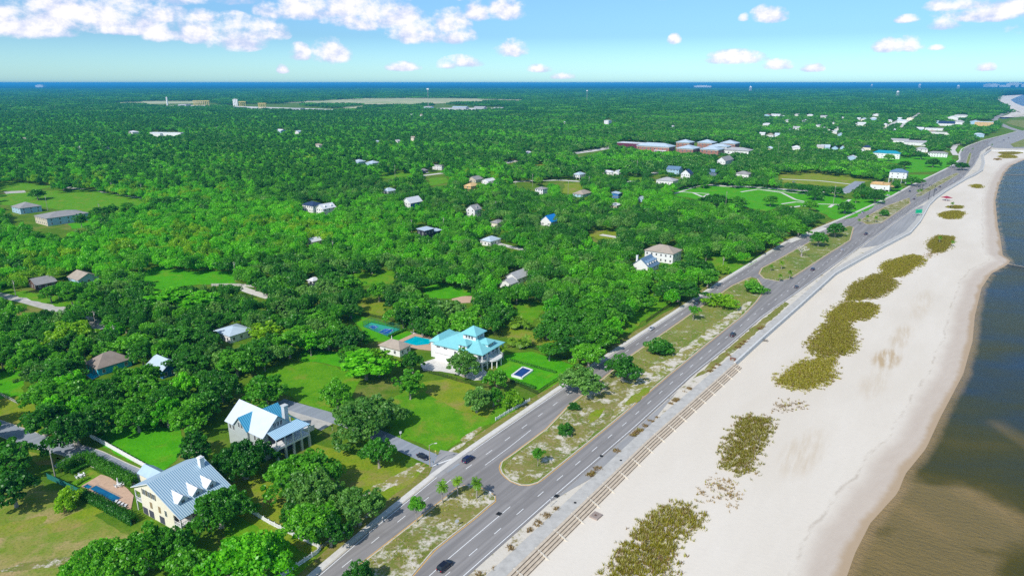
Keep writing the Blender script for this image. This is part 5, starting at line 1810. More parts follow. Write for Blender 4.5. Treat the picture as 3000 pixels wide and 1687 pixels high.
for (u, v, wpx, c) in FARH:
    x, y = G(u, v)
    s_ = S(x, y)
    d = max(8.0, min(36, wpx / s_ * 0.9))
    w = max(6.0, min(18, d * R.uniform(0.6, 1.0)))
    rc = {'w': 'white', 'g': 'lightgrey', 'b': 'bluewhite', 't': 'tan', 'n': 'navy', 'red': 'red'}[c]
    cn = {'w': 'white', 'g': 'grey', 'b': 'pale blue', 't': 'tan', 'n': 'navy', 'red': 'red'}[c]
    kind = R.choice(['hip', 'gable', 'gable'])
    t = H(u + wpx * 0.2, v + 1, w, d, R.uniform(4.5, 7.0), kind, rc, R.choice(['white', 'white', 'cream', 'paleblue']), '-', rh=R.uniform(2.4, 4.0), axis=R.choice(['x', 'y']), rot=R.uniform(-12, 12),
          nx=2, ny=2, group='small houses among the far trees')
    PENDING.append((t, f"small {cn} {'gabled' if kind == 'gable' else 'hip roofed'} house", t.location.x, t.location.y, 'house' + cn + kind))

# white blocks, long shed, industrial plant
H(530, 402, 14, 80, 9, 'flat', 'white', 'white', 'long white flat roofed shed far off in the left woods', ny=0, nx=0, name='warehouse', cat='warehouse', rot=25, land='the long white shed in the woods')
H(470, 402, 20, 26, 8, 'flat', 'white', 'white', 'square white block at the left end of the long shed', ny=0, nx=0, name='building', cat='building', rot=25)
H(1782, 371, 20, 14, 16, 'flat', 'white', 'white', 'small white tower block alone in the far woods', rows=4, ny=2, nx=2, name='building', cat='building')
for k, (u, v, d, h, rc, wc, lab) in enumerate([(1262, 323, 36, 12, 'lightgrey', 'paleblue', 'white industrial shed with dark open end left of the far yard'), (1365, 321, 70, 9, 'bluewhite', 'grey', 'broad pale industrial shed in middle of the far yard'),
                                               (1418, 322, 50, 10, 'lightgrey', 'grey', 'white industrial shed with big dark door in far yard'), (1472, 322, 46, 6, 'lightgrey', 'grey', 'low white industrial shed at right of the far yard'),
                                               (545, 311, 50, 8, 'lightgrey', 'grey', 'white plant building left of the yellow gantry'), (880, 322, 60, 6, 'lightgrey', 'grey', 'low white plant roof at right end of sandy works')]):
    H(u, v, 40, d, h, 'gable' if k < 4 else 'flat', rc, wc, lab, rh=4, axis='y', ny=0, nx=2, name='industrial_shed', cat='shed', rot=20, show=False)
    FOOT.append((*G(u, v), 60))
for k, (u, v, n, lab) in enumerate([(592, 309, 9, 'long yellow gantry frame at the far sandy works'), (713, 312, 4, 'short yellow gantry frame beside far silos'), (771, 318, 4, 'lone yellow gantry frame right of the far silos')]):
    x, y = G(u, v)
    t = thing('gantry_frame', lab, 'gantry', (x, y, 0), 0.15)
    for i in range(n):
        mb = MB()
        for yy in (0, 20):
            mb.box(i * 10 - n * 5 - 1, yy - 1, 0, i * 10 - n * 5 + 1, yy + 1, 22)
        mb.build('leg', flat('yellow_steel', (0.65, 0.50, 0.16), 0.7, 0.1), t)
    mb = MB()
    mb.box(-n * 5 - 3, -2, 22, n * 5 - 6, 22, 25)
    mb.build('beam', flat('yellow_steel', (0.65, 0.50, 0.16), 0.7, 0.1), t)
for k, (u, v, h, lab) in enumerate([(491, 310, 44, 'tall pale silo tower at left end of far works'), (686, 311, 34, 'left of three pale far silos'), (691, 311, 36, 'middle of three pale far silos'), (696, 311, 34, 'right of three pale far silos')]):
    x, y = G(u, v)
    t = thing('silo', lab, 'silo', (x, y, 0))
    mb = MB()
    mb.tube([(0, 0, 0), (0, 0, h)], [4.2, 4.2], 12)
    mb.build('drum', MAT['white'], t)
    mb = MB()
    mb.tube([(0, 0, h), (0, 0, h + 3)], [4.4, 0.8], 12)
    mb.build('cap', MAT['concrete'], t)
def mast(u, v, h, lab):
    x, y = G(u, v)
    t = thing('radio_mast', lab, 'mast', (x, y, 0))
    mb = MB()
    for i in range(3):
        a = i * 2.094
        mb.tube([(2.2 * math.cos(a), 2.2 * math.sin(a), 0), (0.8 * math.cos(a), 0.8 * math.sin(a), h)], [0.45, 0.35], 5)
    mb.build('lattice', MAT['concrete'], t)
    mb = MB()
    mb.box(-5, -3, h - 6, 5, 3, h)
    mb.build('antenna_platform', MAT['white'], t)
mast(1255, 321, 95, 'tall lattice mast with antenna platform beside industrial sheds')
mast(1719, 301, 75, 'thin lattice mast far right of the marsh')
def water_tower(u, v, h, lab, r=8.0):
    x, y = G(u, v)
    t = thing('water_tower', lab, 'water tower', (x, y, 0))
    FOOT.append((x, y, 14))
    mb = MB()
    prof = [(0.25, -0.62), (0.75, -0.5), (1.0, -0.1), (1.0, 0.25), (0.8, 0.62), (0.4, 0.85), (0.02, 0.92)]
    mb.tube([(0, 0, h + r * z) for _, z in prof], [r * q for q, _ in prof], 18)
    mb.build('tank', MAT['white'], t, smooth=True)
    for i in range(6):
        a = i * math.pi / 3
        mb = MB()
        mb.tube([(r * 1.05 * math.cos(a), r * 1.05 * math.sin(a), 0), (r * 0.9 * math.cos(a), r * 0.9 * math.sin(a), h - r * 0.1)], [r * 0.085, r * 0.085], 6)
        mb.build('leg', MAT['white'], t)
    mb = MB()
    mb.tube([(0, 0, 0), (0, 0, h - r * 0.5)], [r * 0.13, r * 0.13], 8)
    mb.build('riser', MAT['white'], t)
    open_px([P(x - r * 1.4, y, h * 0.4), P(x + r * 1.4, y, h * 0.4), P(x + r * 1.4, y, h + r * 1.4), P(x - r * 1.4, y, h + r * 1.4)])
water_tower(2628, 287, 46, 'nearest white water tower on six legs above the right woods', 11)
water_tower(2198, 270, 62, 'small far white water tower left of the tallest one', 16)
water_tower(2806, 263, 62, 'far white water tower toward the right skyline', 21)
water_tower(2693, 259, 74, 'white water tower on the horizon right of the nearest one', 25)
water_tower(2553, 257, 60, 'tiny white water tower on horizon left of the tallest tower', 24)
for k, (u, v, w, d, h, lab) in enumerate([(2914, 256, 300, 260, 95, 'left pale tower block on the right horizon'), (2948, 256, 200, 500, 60, 'long low pale block on the right horizon'), (2976, 256, 200, 300, 124, 'tallest pale hotel block on the right horizon'),
                                          (2996, 256, 200, 240, 90, 'rightmost pale block on the horizon edge'), (2060, 257, 150, 420, 55, 'long pale block on the middle horizon'), (115, 257, 150, 200, 70, 'pale block on the far left horizon')]):
    x, y = G(u, v)
    t = thing('tower_block', lab, 'building', (x, y, 0))
    mb = MB()
    mb.box(-d / 2, 0, 0, d / 2, w, h * 0.85)
    mb.build('wall', MAT['white'], t)
    mb = MB()
    mb.box(-d * 0.3, 20, h * 0.85, d * 0.25, w - 20, h)
    mb.build('roof_block', MAT['concrete_white'], t)

# ================================================================== SEAWALL, STEPS, FENCES, POLES, CARS
def seawall():
    top = W(WALL_PX[2:])
    t = thing('seawall', 'long pale concrete seawall between promenade and sand', 'sea wall', (top[0][0], top[0][1], 0))
    q = [(x - top[0][0], y - top[0][1]) for x, y in top]
    n = 220
    a = [tuple(p) for p in resample(q, n)]
    b_ = offset(a, -0.75)
    mb = MB()
    for i in range(n - 1):
        mb.quad([(*a[i], 0.55), (*a[i + 1], 0.55), (*b_[i + 1], 0.55), (*b_[i], 0.55)])
        mb.quad([(*a[i], -2.6), (*a[i + 1], -2.6), (*a[i + 1], 0.55), (*a[i], 0.55)])
        mb.quad([(*b_[i + 1], -0.2), (*b_[i], -0.2), (*b_[i], 0.55), (*b_[i + 1], 0.55)])
    mb.quad([(*a[0], -2.6), (*a[0], 0.55), (*b_[0], 0.55), (*b_[0], -0.2)])
    mb.build('wall', flat('seawall_concrete', (0.62, 0.62, 0.60), 0.9, 0.16, 0.5), t)
    mb = MB()
    c_ = offset(a, 0.12)
    for i in range(n - 1):
        mb.quad([(*c_[i], 0.56), (*c_[i + 1], 0.56), (*a[i + 1], 0.56), (*a[i], 0.56)])
        mb.quad([(*c_[i], 0.36), (*c_[i + 1], 0.36), (*c_[i + 1], 0.56), (*c_[i], 0.56)])
    mb.build('coping', MAT['concrete_white'], t)
seawall()

def steps():
    w_ = [p for p in wall_w]
    px = extend_back(W(WALL_PX[:3]), 60)
    o = px[0]
    q = [(x - o[0], y - o[1]) for x, y in px]
    t = thing('seawall_steps', 'long stepped concrete seawall descending from promenade to the sand', 'steps', (o[0], o[1], 0))
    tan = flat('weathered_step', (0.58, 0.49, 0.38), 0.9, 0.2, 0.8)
    ris = flat('painted_riser_shade', (0.34, 0.26, 0.19), 0.9, 0.25, 0.8)  # shade on the risers painted in as a darker tone than the treads
    n = 90
    base = [tuple(p) for p in resample(q, n)]
    for k in range(4):
        z = 0.155 - 0.46 * k
        a = offset(base, -0.25 + 0.8 * k) if k else offset(base, -0.3)
        b_ = offset(base, 0.55 + 0.8 * k)
        mb = MB()
        for i in range(n - 1):
            mb.quad([(*a[i], z), (*b_[i], z), (*b_[i + 1], z), (*a[i + 1], z)], 0)
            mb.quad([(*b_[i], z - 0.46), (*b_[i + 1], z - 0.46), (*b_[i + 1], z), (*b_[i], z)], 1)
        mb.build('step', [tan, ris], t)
    total = plen(q)
    k = 6.0
    c0 = resample(q, int(total * 2))
    L, Rr = offset([tuple(p) for p in c0], -0.4), offset([tuple(p) for p in c0], 4.3)
    while k < total - 2:
        i = int(k / total * (len(c0) - 1))
        mb = MB()
        a, b_ = Vector((*L[i], 0.30)), Vector((*Rr[i], -1.72))
        d = (b_ - a)
        nrm = Vector((-d.y, d.x, 0)).normalized() * 0.22
        top = [a - nrm, a + nrm, b_ + nrm, b_ - nrm]
        slab(mb, [tuple(p) for p in top[::-1]], 0.7)
        mb.build('cross_curb', flat('step_curb', (0.66, 0.60, 0.50), 0.9, 0.12, 0.8), t)
        k += 9.6
steps()

def debris(u, v, lab):
    x, y = G(u, v, SAND_Z)
    t = thing('driftwood_pile', lab, 'driftwood', (x, y, SAND_Z))
    for i in range(9):
        mb = MB()
        a = R.uniform(0, 6.28)
        x0, y0 = R.uniform(-.8, .8), R.uniform(-.8, .8)
        L = R.uniform(0.5, 1.1)
        mb.tube([(x0 - L * math.cos(a), y0 - L * math.sin(a), R.uniform(0, .3)), (x0, y0, R.uniform(.2, .8)), (x0 + L * math.cos(a), y0 + L * math.sin(a), R.uniform(.4, 1.5))], [0.14, 0.16, 0.07], 6)
        mb.build('branch', MAT['greywood'], t)
debris(2241, 1000, 'grey driftwood heap against the seawall nearest its stepped end')
debris(2399, 848, 'grey driftwood heap farther along the seawall')

def utility_box(u, v):
    x, y = G(u, v)
    t = thing('utility_cabinet', 'rusty brown cabinet where the steps meet the seawall', 'cabinet', (x, y, 0.17), TH)
    mb = MB()
    mb.box(-0.5, -1.2, 0, 0.5, 1.2, 1.0)
    mb.box(-0.6, -1.3, 1.0, 0.6, 1.3, 1.12)
    mb.build('body', flat('rusty_metal', (0.22, 0.10, 0.06), 0.8, 0.3, 1.5), t)
    mb = MB()
    mb.box(-0.55, -0.5, 0.1, -0.5, 0.5, 0.9)
    mb.build('door', MAT['greywood'], t)
utility_box(2147, 1056)

def slab_thing():
    x, y = G(1746, 1512, SAND_Z)
    t = thing('concrete_slab', 'lone weathered concrete slab with round cover on the sand', 'slab', (x, y, SAND_Z), TH - 0.06)
    mb = MB()
    mb.box(-1.55, -1.35, -0.3, 1.55, 1.35, 0.5)
    mb.build('block', flat('stained_concrete', (0.36, 0.29, 0.25), 0.95, 0.35, 0.9), t)
    mb = MB()
    mb.tube([(-0.1, 0.1, 0.5), (-0.1, 0.1, 0.56)], [0.36, 0.34], 14)
    mb.build('cover', flat('rust_cover', (0.12, 0.06, 0.04), 0.9, 0.2), t)
slab_thing()

# drain gratings and covers in the road
for k, (u, v, w, mt, lab, nm) in enumerate([(1462, 1505, 0.75, 'black', 'black storm drain grate beside the turn lane line', 'drain_grate'), (1631, 1453, 0.75, 'black', 'black storm drain grate at the white edge line', 'drain_grate'),
                                            (1762, 1336, 0.6, 'black', 'black storm drain grate near the shoulder widening', 'drain_grate'), (1685, 1473, 0.45, 'black', 'round black manhole cover on the promenade', 'manhole_cover'),
                                            (1819, 1349, 0.45, 'black', 'round manhole cover on promenade farther along', 'manhole_cover')]):
    x, y = G(u, v)
    t = thing(nm, lab, 'drain cover', (x, y, zroad + 0.075 if nm != 'drain_grate' else zroad + 0.025), TH)
    if nm == 'drain_grate':
        mb = MB()
        for i in range(5):
            mb.box(-w, -w * 0.8 + i * w * 0.36, 0, w, -w * 0.8 + i * w * 0.36 + w * 0.2, 0.04)
        mb.build('bars', MAT['black'], t)
        mb = MB()
        mb.box(-w, -w, -0.02, w, w, 0.012)
        mb.build('frame', MAT['tyre'], t)
    else:
        mb = MB()
        mb.tube([(0, 0, 0), (0, 0, 0.05)], [w, w * 0.95], 16)
        mb.build('lid', MAT['black'], t)
        mb = MB()
        mb.tube([(0, 0, 0.05), (0, 0, 0.07)], [w * 0.5, w * 0.5], 12)
        mb.build('centre_boss', MAT['tyre'], t)

# ------------------------------------------------------------------ fences
def fence(px, h, style, label, name='fence', spacing=2.4, mat='white', world=None, cat='fence'):
    w_ = W(px) if world is None else world
    o = w_[0]
    t = thing(name, label, cat, (o[0], o[1], 0))
    q = [(x - o[0], y - o[1]) for x, y in w_]
    total = plen(q)
    c_ = resample(q, max(2, int(total / 0.1)))
    m = MAT[mat] if isinstance(mat, str) else mat
    mb = MB()
    if style == 'picket':
        n = int(total / 0.22)
        for p in resample(q, n):
            mb.box(p[0] - 0.055, p[1] - 0.055, 0.1, p[0] + 0.055, p[1] + 0.055, h * 0.93)
        rails = [0.3, h * 0.72]
    elif style == 'iron':
        n = min(1400, int(total / 0.3))
        for p in resample(q, n):
            mb.box(p[0] - 0.025, p[1] - 0.025, 0.08, p[0] + 0.025, p[1] + 0.025, h)
        rails = [0.15, h * 0.88]
    elif style == 'solid':
        a = resample(q, max(2, int(total / 2.4) + 1))
        for i in range(len(a) - 1):
            mb.bar((*a[i], 0.05), (*a[i + 1], 0.05), 0.06, h - 0.1)
        rails = [h * 0.5, h - 0.07]
    elif style == 'mesh':
        n = int(total / 0.5)
        for p in resample(q, n):
            mb.box(p[0] - 0.015, p[1] - 0.015, 0.05, p[0] + 0.015, p[1] + 0.015, h)
        rails = [0.4, h * 0.5, h - 0.05]
    for z in rails:
        a = resample(q, max(2, int(total / 2.0) + 1))
        for i in range(len(a) - 1):
            mb.bar((*a[i], z), (*a[i + 1], z), 0.09, 0.1)
    mb.build('panel', m, t)
    n = max(2, min(60, int(total / spacing) + 1))
    pm = None
    for p in resample(q, n):
        if pm is None:
            mb = MB()
            s_ = 0.09 if style in ('picket', 'solid') else 0.05
            mb.box(-s_, -s_, 0, s_, s_, h + 0.12)
            mb.box(-s_ - 0.03, -s_ - 0.03, h + 0.12, s_ + 0.03, s_ + 0.03, h + 0.18)
            po = mb.build('post', m, t, (p[0], p[1], 0))
            pm = po.data
        else:
            po = bpy.data.objects.new('post', pm)
            C.objects.link(po)
            po.parent = t
            po.location = (p[0], p[1], 0)
    return t
GREENF = flat('green_fence_paint', (0.02, 0.16, 0.13), 0.8, 0.15)
fence([(715, 1490), (790, 1535), (870, 1575), (940, 1608), (930, 1622), (850, 1675), (800, 1710)], 1.5, 'picket', 'white picket fence turning a corner in front of oaks beside the highway')
fence([(1452, 1232), (1500, 1203), (1552, 1175)], 1.3, 'picket', 'white picket fence along the verge by yellow green bush')
fence([(265, 1282), (300, 1300), (380, 1345), (440, 1378), (480, 1398)], 1.7, 'solid', 'solid white fence along the residential lane and bright lawn')
fence([(140, 1402), (190, 1425), (245, 1452), (300, 1485), (385, 1538)], 1.9, 'solid', 'solid green fence between hedge and dry field', mat=GREENF)
fence([(-20, 1150), (0, 1158), (52, 1184)], 1.4, 'mesh', 'grey chain link fence across the far left lawn', mat='concrete')
fence([(1232, 1086), (1300, 1104), (1345, 1118), (1420, 1136), (1490, 1120), (1530, 1134), (1574, 1155)], 1.5, 'iron', 'black iron fence along the mansion driveway', mat='black')
fence([(1576, 1155), (1600, 1136), (1648, 1106), (1672, 1092)], 1.6, 'iron', 'black iron fence facing the highway in front of mansion lawn', mat='black')
fence([(1010, 905), (1080, 925), (1160, 942), (1230, 960), (1290, 975)], 1.5, 'iron', 'black iron fence behind the blue pickleball court', mat='black')
fence([(1064, 957), (1085, 945), (1173, 965), (1135, 986), (1064, 957)], 2.6, 'mesh', 'tall green mesh fence enclosing the pickleball court', mat=GREENF)
fence([(1480, 1020), (1520, 1010), (1590, 1030), (1680, 1060)], 1.5, 'iron', 'black iron fence on far side of mansion lawn', mat='black')
fence([(1893, 945), (1940, 912), (1968, 896)], 1.7, 'iron', 'dark iron fence along sidewalk by the big oaks', mat='black')
fence([(2195, 770), (2230, 745), (2245, 735)], 1.7, 'iron', 'dark iron fence beyond the lone lawn oak', mat='black')
fence([(620, 838), (700, 838), (745, 842)], 1.6, 'solid', 'pale wooden fence under oaks by the sandy drive', mat='concrete')

# ------------------------------------------------------------------ poles
def pole(u, v, h, label, lean=0.0, arm=True):
    x, y = G(u, v)
    t = thing('utility_pole', label, 'utility pole', (x, y, 0), R.uniform(-0.4, 0.4), 'wooden utility poles')
    t.rotation_euler.y = lean
    mb = MB()
    mb.tube([(0, 0, 0), (0, 0, h)], [0.2, 0.13], 8)
    mb.build('pole', flat('pole_wood', (0.36, 0.33, 0.29), 0.9, 0.2, 1.0), t)
    if arm:
        mb = MB()
        mb.box(-1.1, -0.06, h - 0.9, 1.1, 0.06, h - 0.75)
        mb.build('crossarm', MAT['greywood'], t)
        mb = MB()
        mb.tube([(0.32, 0, h - 2.4), (0.32, 0, h - 1.5)], [0.24, 0.24], 10)
        mb.build('transformer', MAT['concrete'], t)
    return t
for (u, v, h, lab) in [(163, 1401, 11.5, 'leaning wooden utility pole beside the cream house garden'), (47, 868, 10, 'thin utility pole by the left street end'), (342, 1022, 12, 'utility pole rising behind the brown hip roof'),
                       (281, 958, 9, 'utility pole beside the half hidden left street'), (977, 752, 12, 'utility pole among oaks in the middle'), (1206, 680, 11, 'utility pole left of the modern black house'), (1300, 685, 14, 'tall utility pole right of the modern black house'),
                       (1452, 622, 11, 'utility pole left of small cream house roof'), (1725, 556, 16, 'tall utility pole behind the low tan roof'), (1664, 574, 17, 'utility pole in the olive field'), (1865, 515, 20, 'tall utility pole on the street by white gables'),
                       (2125, 613, 18, 'pale utility pole at the park edge'), (2441, 598, 20, 'pale lamp pole in the middle of the park'), (330, 570, 14, 'utility pole at the forest road left of its mate'), (417, 576, 14, 'utility pole at the forest road end'),
                       (140, 618, 15, 'utility pole standing by the big field behind apartments'), (295, 640, 14, 'utility pole right of the apartment building'), (690, 815, 11, 'pale pole at right end of bright clearing'), (2660, 436, 24, 'tall pole between teal roof and warehouses'),
                       (2617, 390, 28, 'tall pole beside the far street'), (2277, 465, 26, 'tall pole above the park trees'), (1158, 524, 18, 'utility pole by the small roadside clearing'), (1560, 548, 16, 'utility pole at the sandy street left of the olive field'),
                       (1510, 560, 12, 'utility pole above green roadside verge'), (2117, 790, 9, 'slim pole in front of brown shrubs on the lawn')]:
    pole(u, v, h, lab)

def street_lamp(u, v, h, label, ang):
    x, y = G(u, v)
    t = thing('street_lamp', label, 'street lamp', (x, y, 0), ang)
    mb = MB()
    mb.tube([(0, 0, 0), (0, 0, h)], [0.16, 0.10], 8)
    mb.build('pole', flat('lamp_pole', (0.42, 0.34, 0.26), 0.8, 0.15), t)
    mb = MB()
    mb.tube([(0, 0, h - 0.1), (0.8, 0, h + 0.35), (1.9, 0, h + 0.45)], [0.07, 0.06, 0.05], 6)
    mb.build('arm', MAT['concrete'], t)
    mb = MB()
    mb.box(1.7, -0.17, h + 0.36, 2.5, 0.17, h + 0.52)
    mb.build('lamp_head', MAT['concrete_white'], t)
street_lamp(1260, 1369, 8.2, 'street lamp with curved arm at the side street corner', 0.2)

def sign(u, v, label, board, cat='road sign', h=2.6, w=0.9, bh=0.9, z=None, rot=0.0, col=None, octagon=False):
    x, y = G(u, v)
    t = thing('road_sign', label, cat, (x, y, zroad + 0.1), rot)
    mb = MB()
    mb.box(-0.06, -0.06, 0, 0.06, 0.06, h)
    mb.build('post', MAT['concrete'], t)
    mb = MB()
    if octagon:
        pts = [(w / 2 * math.cos(a + 0.3927), h - bh / 2 + bh / 2 * math.sin(a + 0.3927)) for a in np.arange(8) * math.pi / 4]
    else:
        pts = [(-w / 2, h - bh), (w / 2, h - bh), (w / 2, h), (-w / 2, h)]
    A = [(px_, -0.09, pz) for px_, pz in pts]
    B = [(px_, -0.06, pz) for px_, pz in pts]
    mb.quad(A)
    mb.quad(B[::-1])
    for i in range(len(A)):
        j = (i + 1) % len(A)
        mb.quad([A[j], A[i], B[i], B[j]])
    mb.build('board', board, t)
SG = flat('sign_back_grey', (0.52, 0.54, 0.55), 0.5, 0.05)
sign(1339, 1543, 'grey backed sign on the dry median near the dark suv', SG, h=2.4, w=1.2, bh=1.2, octagon=True, rot=0.4)
sign(1437, 1459, 'small triangular sign at the median tip by two palms', SG, h=2.2, w=0.8, bh=0.7, rot=-0.6)
sign(1268, 1370, 'stop sign seen from behind at the side street mouth', flat('sign_dark', (0.03, 0.08, 0.14), 0.6, 0.1), h=2.5, w=0.9, bh=0.9, octagon=True, rot=2.4)
sign(1276, 1337, 'round yellow sign on the grass corner', flat('sign_yellow', (0.80, 0.70, 0.10), 0.6, 0.05), h=2.2, w=0.5, bh=0.5, octagon=True, rot=0.3)
sign(1613, 1484, 'slim grey post sign on the sandy verge beside the highway', SG, h=3.2, w=0.5, bh=0.6, rot=0.9)
sign(974, 1262, 'dark sign beside the side street under oak', MAT['black'], h=2.2, w=0.8, bh=0.5, rot=0.5)
sign(1174, 1285, 'pale sign at the edge of the big oak shadow', MAT['white'], h=2.8, w=0.8, bh=0.9, rot=0.5)
x, y = G(2690, 633)
t = thing('highway_sign', 'large green highway sign standing by the parking bay', 'road sign', (x, y, 0.1), 0.15)
mb = MB()
mb.box(-3.6, 0, 2.4, 3.6, 0.2, 6.4)
mb.build('board', flat('sign_green', (0.0, 0.36, 0.17), 0.6, 0.05), t)
mb = MB()
for (x0, x1, z0, z1) in ((-3.4, 3.4, 6.1, 6.2), (-3.4, 3.4, 2.6, 2.7), (-3.4, -3.3, 2.6, 6.2), (3.3, 3.4, 2.6, 6.2)):
    mb.box(x0, -0.02, z0, x1, 0, z1)
mb.build('border', MAT['white'], t)
for s_ in (-2.4, 2.4):
    mb = MB()
    mb.box(s_ - 0.12, 0.2, 0, s_ + 0.12, 0.44, 6.0)
    mb.build('post', MAT['concrete'], t)

def signal(u, v, h, label, L, ang):
    x, y = G(u, v)
    t = thing('traffic_signal', label, 'traffic signal', (x, y, 0.1), ang)
    mb = MB()
    mb.tube([(0, 0, 0), (0, 0, h)], [0.22, 0.16], 8)
    mb.build('pole', MAT['black'], t)
    mb = MB()
    mb.tube([(0, 0, h - 0.6), (L, 0, h - 0.1)], [0.13, 0.09], 6)
    mb.build('mast_arm', MAT['black'], t)
    for k in (0.6, 0.95):
        mb = MB()
        mb.box(L * k - 0.25, -0.25, h - 1.6, L * k + 0.25, 0.25, h - 0.3)
        mb.build('signal_head', MAT['black'], t)
signal(2720, 585, 11.5, 'black traffic signal with long arm nearest the parking bay', 10, 2.5)
signal(2735, 577, 13, 'taller black traffic signal by the distant crossing', 6, 2.7)
signal(2702, 556, 8, 'short traffic signal on the far side of the crossing', 3, -0.4)

# ------------------------------------------------------------------ vehicles
def car_meshes(kind):
    """kind: 'sedan', 'suv', 'pickup'. x is forward, origin on the road under the middle"""
    L, Wd, H_ = {'sedan': (4.7, 1.85, 1.45), 'suv': (4.95, 1.98, 1.78), 'pickup': (5.6, 2.0, 1.85)}[kind]
    hood = {'sedan': 0.92, 'suv': 1.08, 'pickup': 1.12}[kind]
    belt = hood + 0.06
    # body: rounded sections along the length
    st = [(-L / 2, 0.45, 0.80, 0.82), (-L / 2 + 0.12, 0.30, belt - 0.10, 0.93), (-L / 2 + 0.7, 0.24, belt, 1.0), (0, 0.22, belt, 1.0), (L / 2 - 1.3, 0.24, belt - 0.02, 1.0), (L / 2 - 0.5, 0.28, hood - 0.08, 0.95), (L / 2 - 0.1, 0.34, hood - 0.24, 0.86), (L / 2, 0.45, 0.70, 0.76)]
    mb = MB()
    rings = []
    for x, z0, z1, k in st:
        w = Wd / 2 * k
        i = len(mb.v)
        zm = (z0 + z1) / 2
        mb.v += [(x, -w * 0.9, z0), (x, -w, zm - 0.05), (x, -w * 0.985, zm + (z1 - zm) * 0.7), (x, -w * 0.86, z1), (x, w * 0.86, z1), (x, w * 0.985, zm + (z1 - zm) * 0.7), (x, w, zm - 0.05), (x, w * 0.9, z0)]
        rings.append(i)
    for a, b_ in zip(rings[:-1], rings[1:]):
        for j in range(8):
            k = (j + 1) % 8
            mb.f.append((a + j, b_ + j, b_ + k, a + k))
            mb.m.append(0)
    mb.f += [tuple(rings[0] + j for j in range(8)), tuple(rings[-1] + j for j in reversed(range(8)))]
    mb.m += [0, 0]
    # cabin
    if kind == 'sedan':
        cab = [(-1.75, belt, 0.84), (-1.05, H_, 0.66), (0.25, H_ + 0.01, 0.66), (1.15, belt, 0.82)]
    elif kind == 'suv':
        cab = [(-L / 2 + 0.12, belt, 0.88), (-L / 2 + 0.5, H_, 0.72), (0.35, H_ + 0.02, 0.72), (1.25, belt, 0.84)]
    else:
        cab = [(-0.7, belt, 0.86), (-0.5, H_, 0.72), (0.7, H_ + 0.02, 0.72), (1.5, belt, 0.84)]
    g = MB()
    (xa, za, wa), (xb, zb, wb), (xc, zc, wc), (xd, zd, wd) = cab
    wa, wb, wc, wd = (Wd / 2 * q for q in (wa, wb, wc, wd))
    A0, A1 = (xa, -wa, za - .02), (xa, wa, za - .02)
    B0, B1 = (xb, -wb, zb - .05), (xb, wb, zb - .05)
    C0, C1 = (xc, -wc, zc - .05), (xc, wc, zc - .05)
    D0, D1 = (xd, -wd, zd - .02), (xd, wd, zd - .02)
    g.quad([A0, A1, B1, B0])
    g.quad([C0, C1, D1, D0])
    g.quad([A0, B0, C0, D0])
    g.quad([A1, D1, C1, B1])
    roof = MB()
    for p in ((B0, B1, C1, C0),):
        i = len(roof.v)
        ins = [(q[0], q[1] * 1.03, q[2] + 0.05) for q in p]
        roof.quad([ins[0], ins[3], ins[2], ins[1]])
        for a_, b_ in ((0, 1), (1, 2), (2, 3), (3, 0)):
            roof.quad([p[a_], p[b_], ins[b_], ins[a_]])
    for s_, (T, U) in ((-1, (A0, B0)), (1, (A1, B1)), (-1, (D0, C0)), (1, (D1, C1))):
        roof.tube([T, U], [0.055, 0.055], 5)
    xm = (xb + xc) / 2
    for s_ in (-1, 1):
        roof.tube([(xm, s_ * (wb + 0.14), belt), (xm, s_ * (wb + 0.01), zb - 0.05)], [0.05, 0.05], 5)
    if kind == 'pickup':
        bed = MB()
        bed.box(-L / 2 + 0.15, -Wd / 2 * 0.82, belt + 0.002, -0.8, Wd / 2 * 0.82, belt + 0.02)
    return L, Wd, mb, g, roof, (bed if kind == 'pickup' else None)

CARS = {}
def make_car(kind, paint, label):
    L, Wd, body, g, roof, bed = car_meshes(kind)
    t = thing('car' if kind != 'pickup' else 'pickup_truck', label, 'car' if kind != 'pickup' else 'pickup truck')
    body.build('body', paint, t, smooth=False)
    g.build('windows', MAT['glass'], t)
    roof.build('roof', paint, t)
    if bed:
        bed.build('cargo_bed', MAT['tyre'], t)
    for x in (-L / 2 + 0.95, L / 2 - 0.95):
        for y in (-Wd / 2 + 0.12, Wd / 2 - 0.12):
            s_ = -1 if y < 0 else 1
            mb = MB()
            mb.tube([(x, y - 0.13 * s_, 0.34), (x, y + 0.13 * s_, 0.34)], [0.34, 0.34], 16)
            wh = mb.build('wheel', MAT['tyre'], t)
            mb = MB()
            mb.tube([(x, y + 0.12 * s_, 0.34), (x, y + 0.145 * s_, 0.34)], [0.21, 0.19], 12)
            mb.build('rim', MAT['rim'], wh)
    for s_ in (-1, 1):
        mb = MB()
        mb.box(L / 2 - 0.14, s_ * Wd * 0.33 - 0.17, 0.62, L / 2 - 0.02, s_ * Wd * 0.33 + 0.17, 0.76)
        mb.build('headlight', MAT['white'], t)
        mb = MB()
        mb.box(-L / 2 - 0.01, s_ * Wd * 0.36 - 0.13, 0.72, -L / 2 + 0.1, s_ * Wd * 0.36 + 0.13, 0.98)
        mb.build('tail_light', flat('tail_lamp_red', (0.45, 0.01, 0.02), 0.3, 0.05), t)
        mb = MB()
        mb.box(0.75, s_ * (Wd / 2 + 0.02) - 0.09, 0.98, 0.92, s_ * (Wd / 2 + 0.02) + 0.09, 1.12)
        mb.build('mirror', paint, t)
    mb = MB()
    mb.box(-L / 2 - 0.015, -0.28, 0.62, -L / 2 + 0.02, 0.28, 0.74)
    mb.build('licence_plate', MAT['white'], t)
    return t
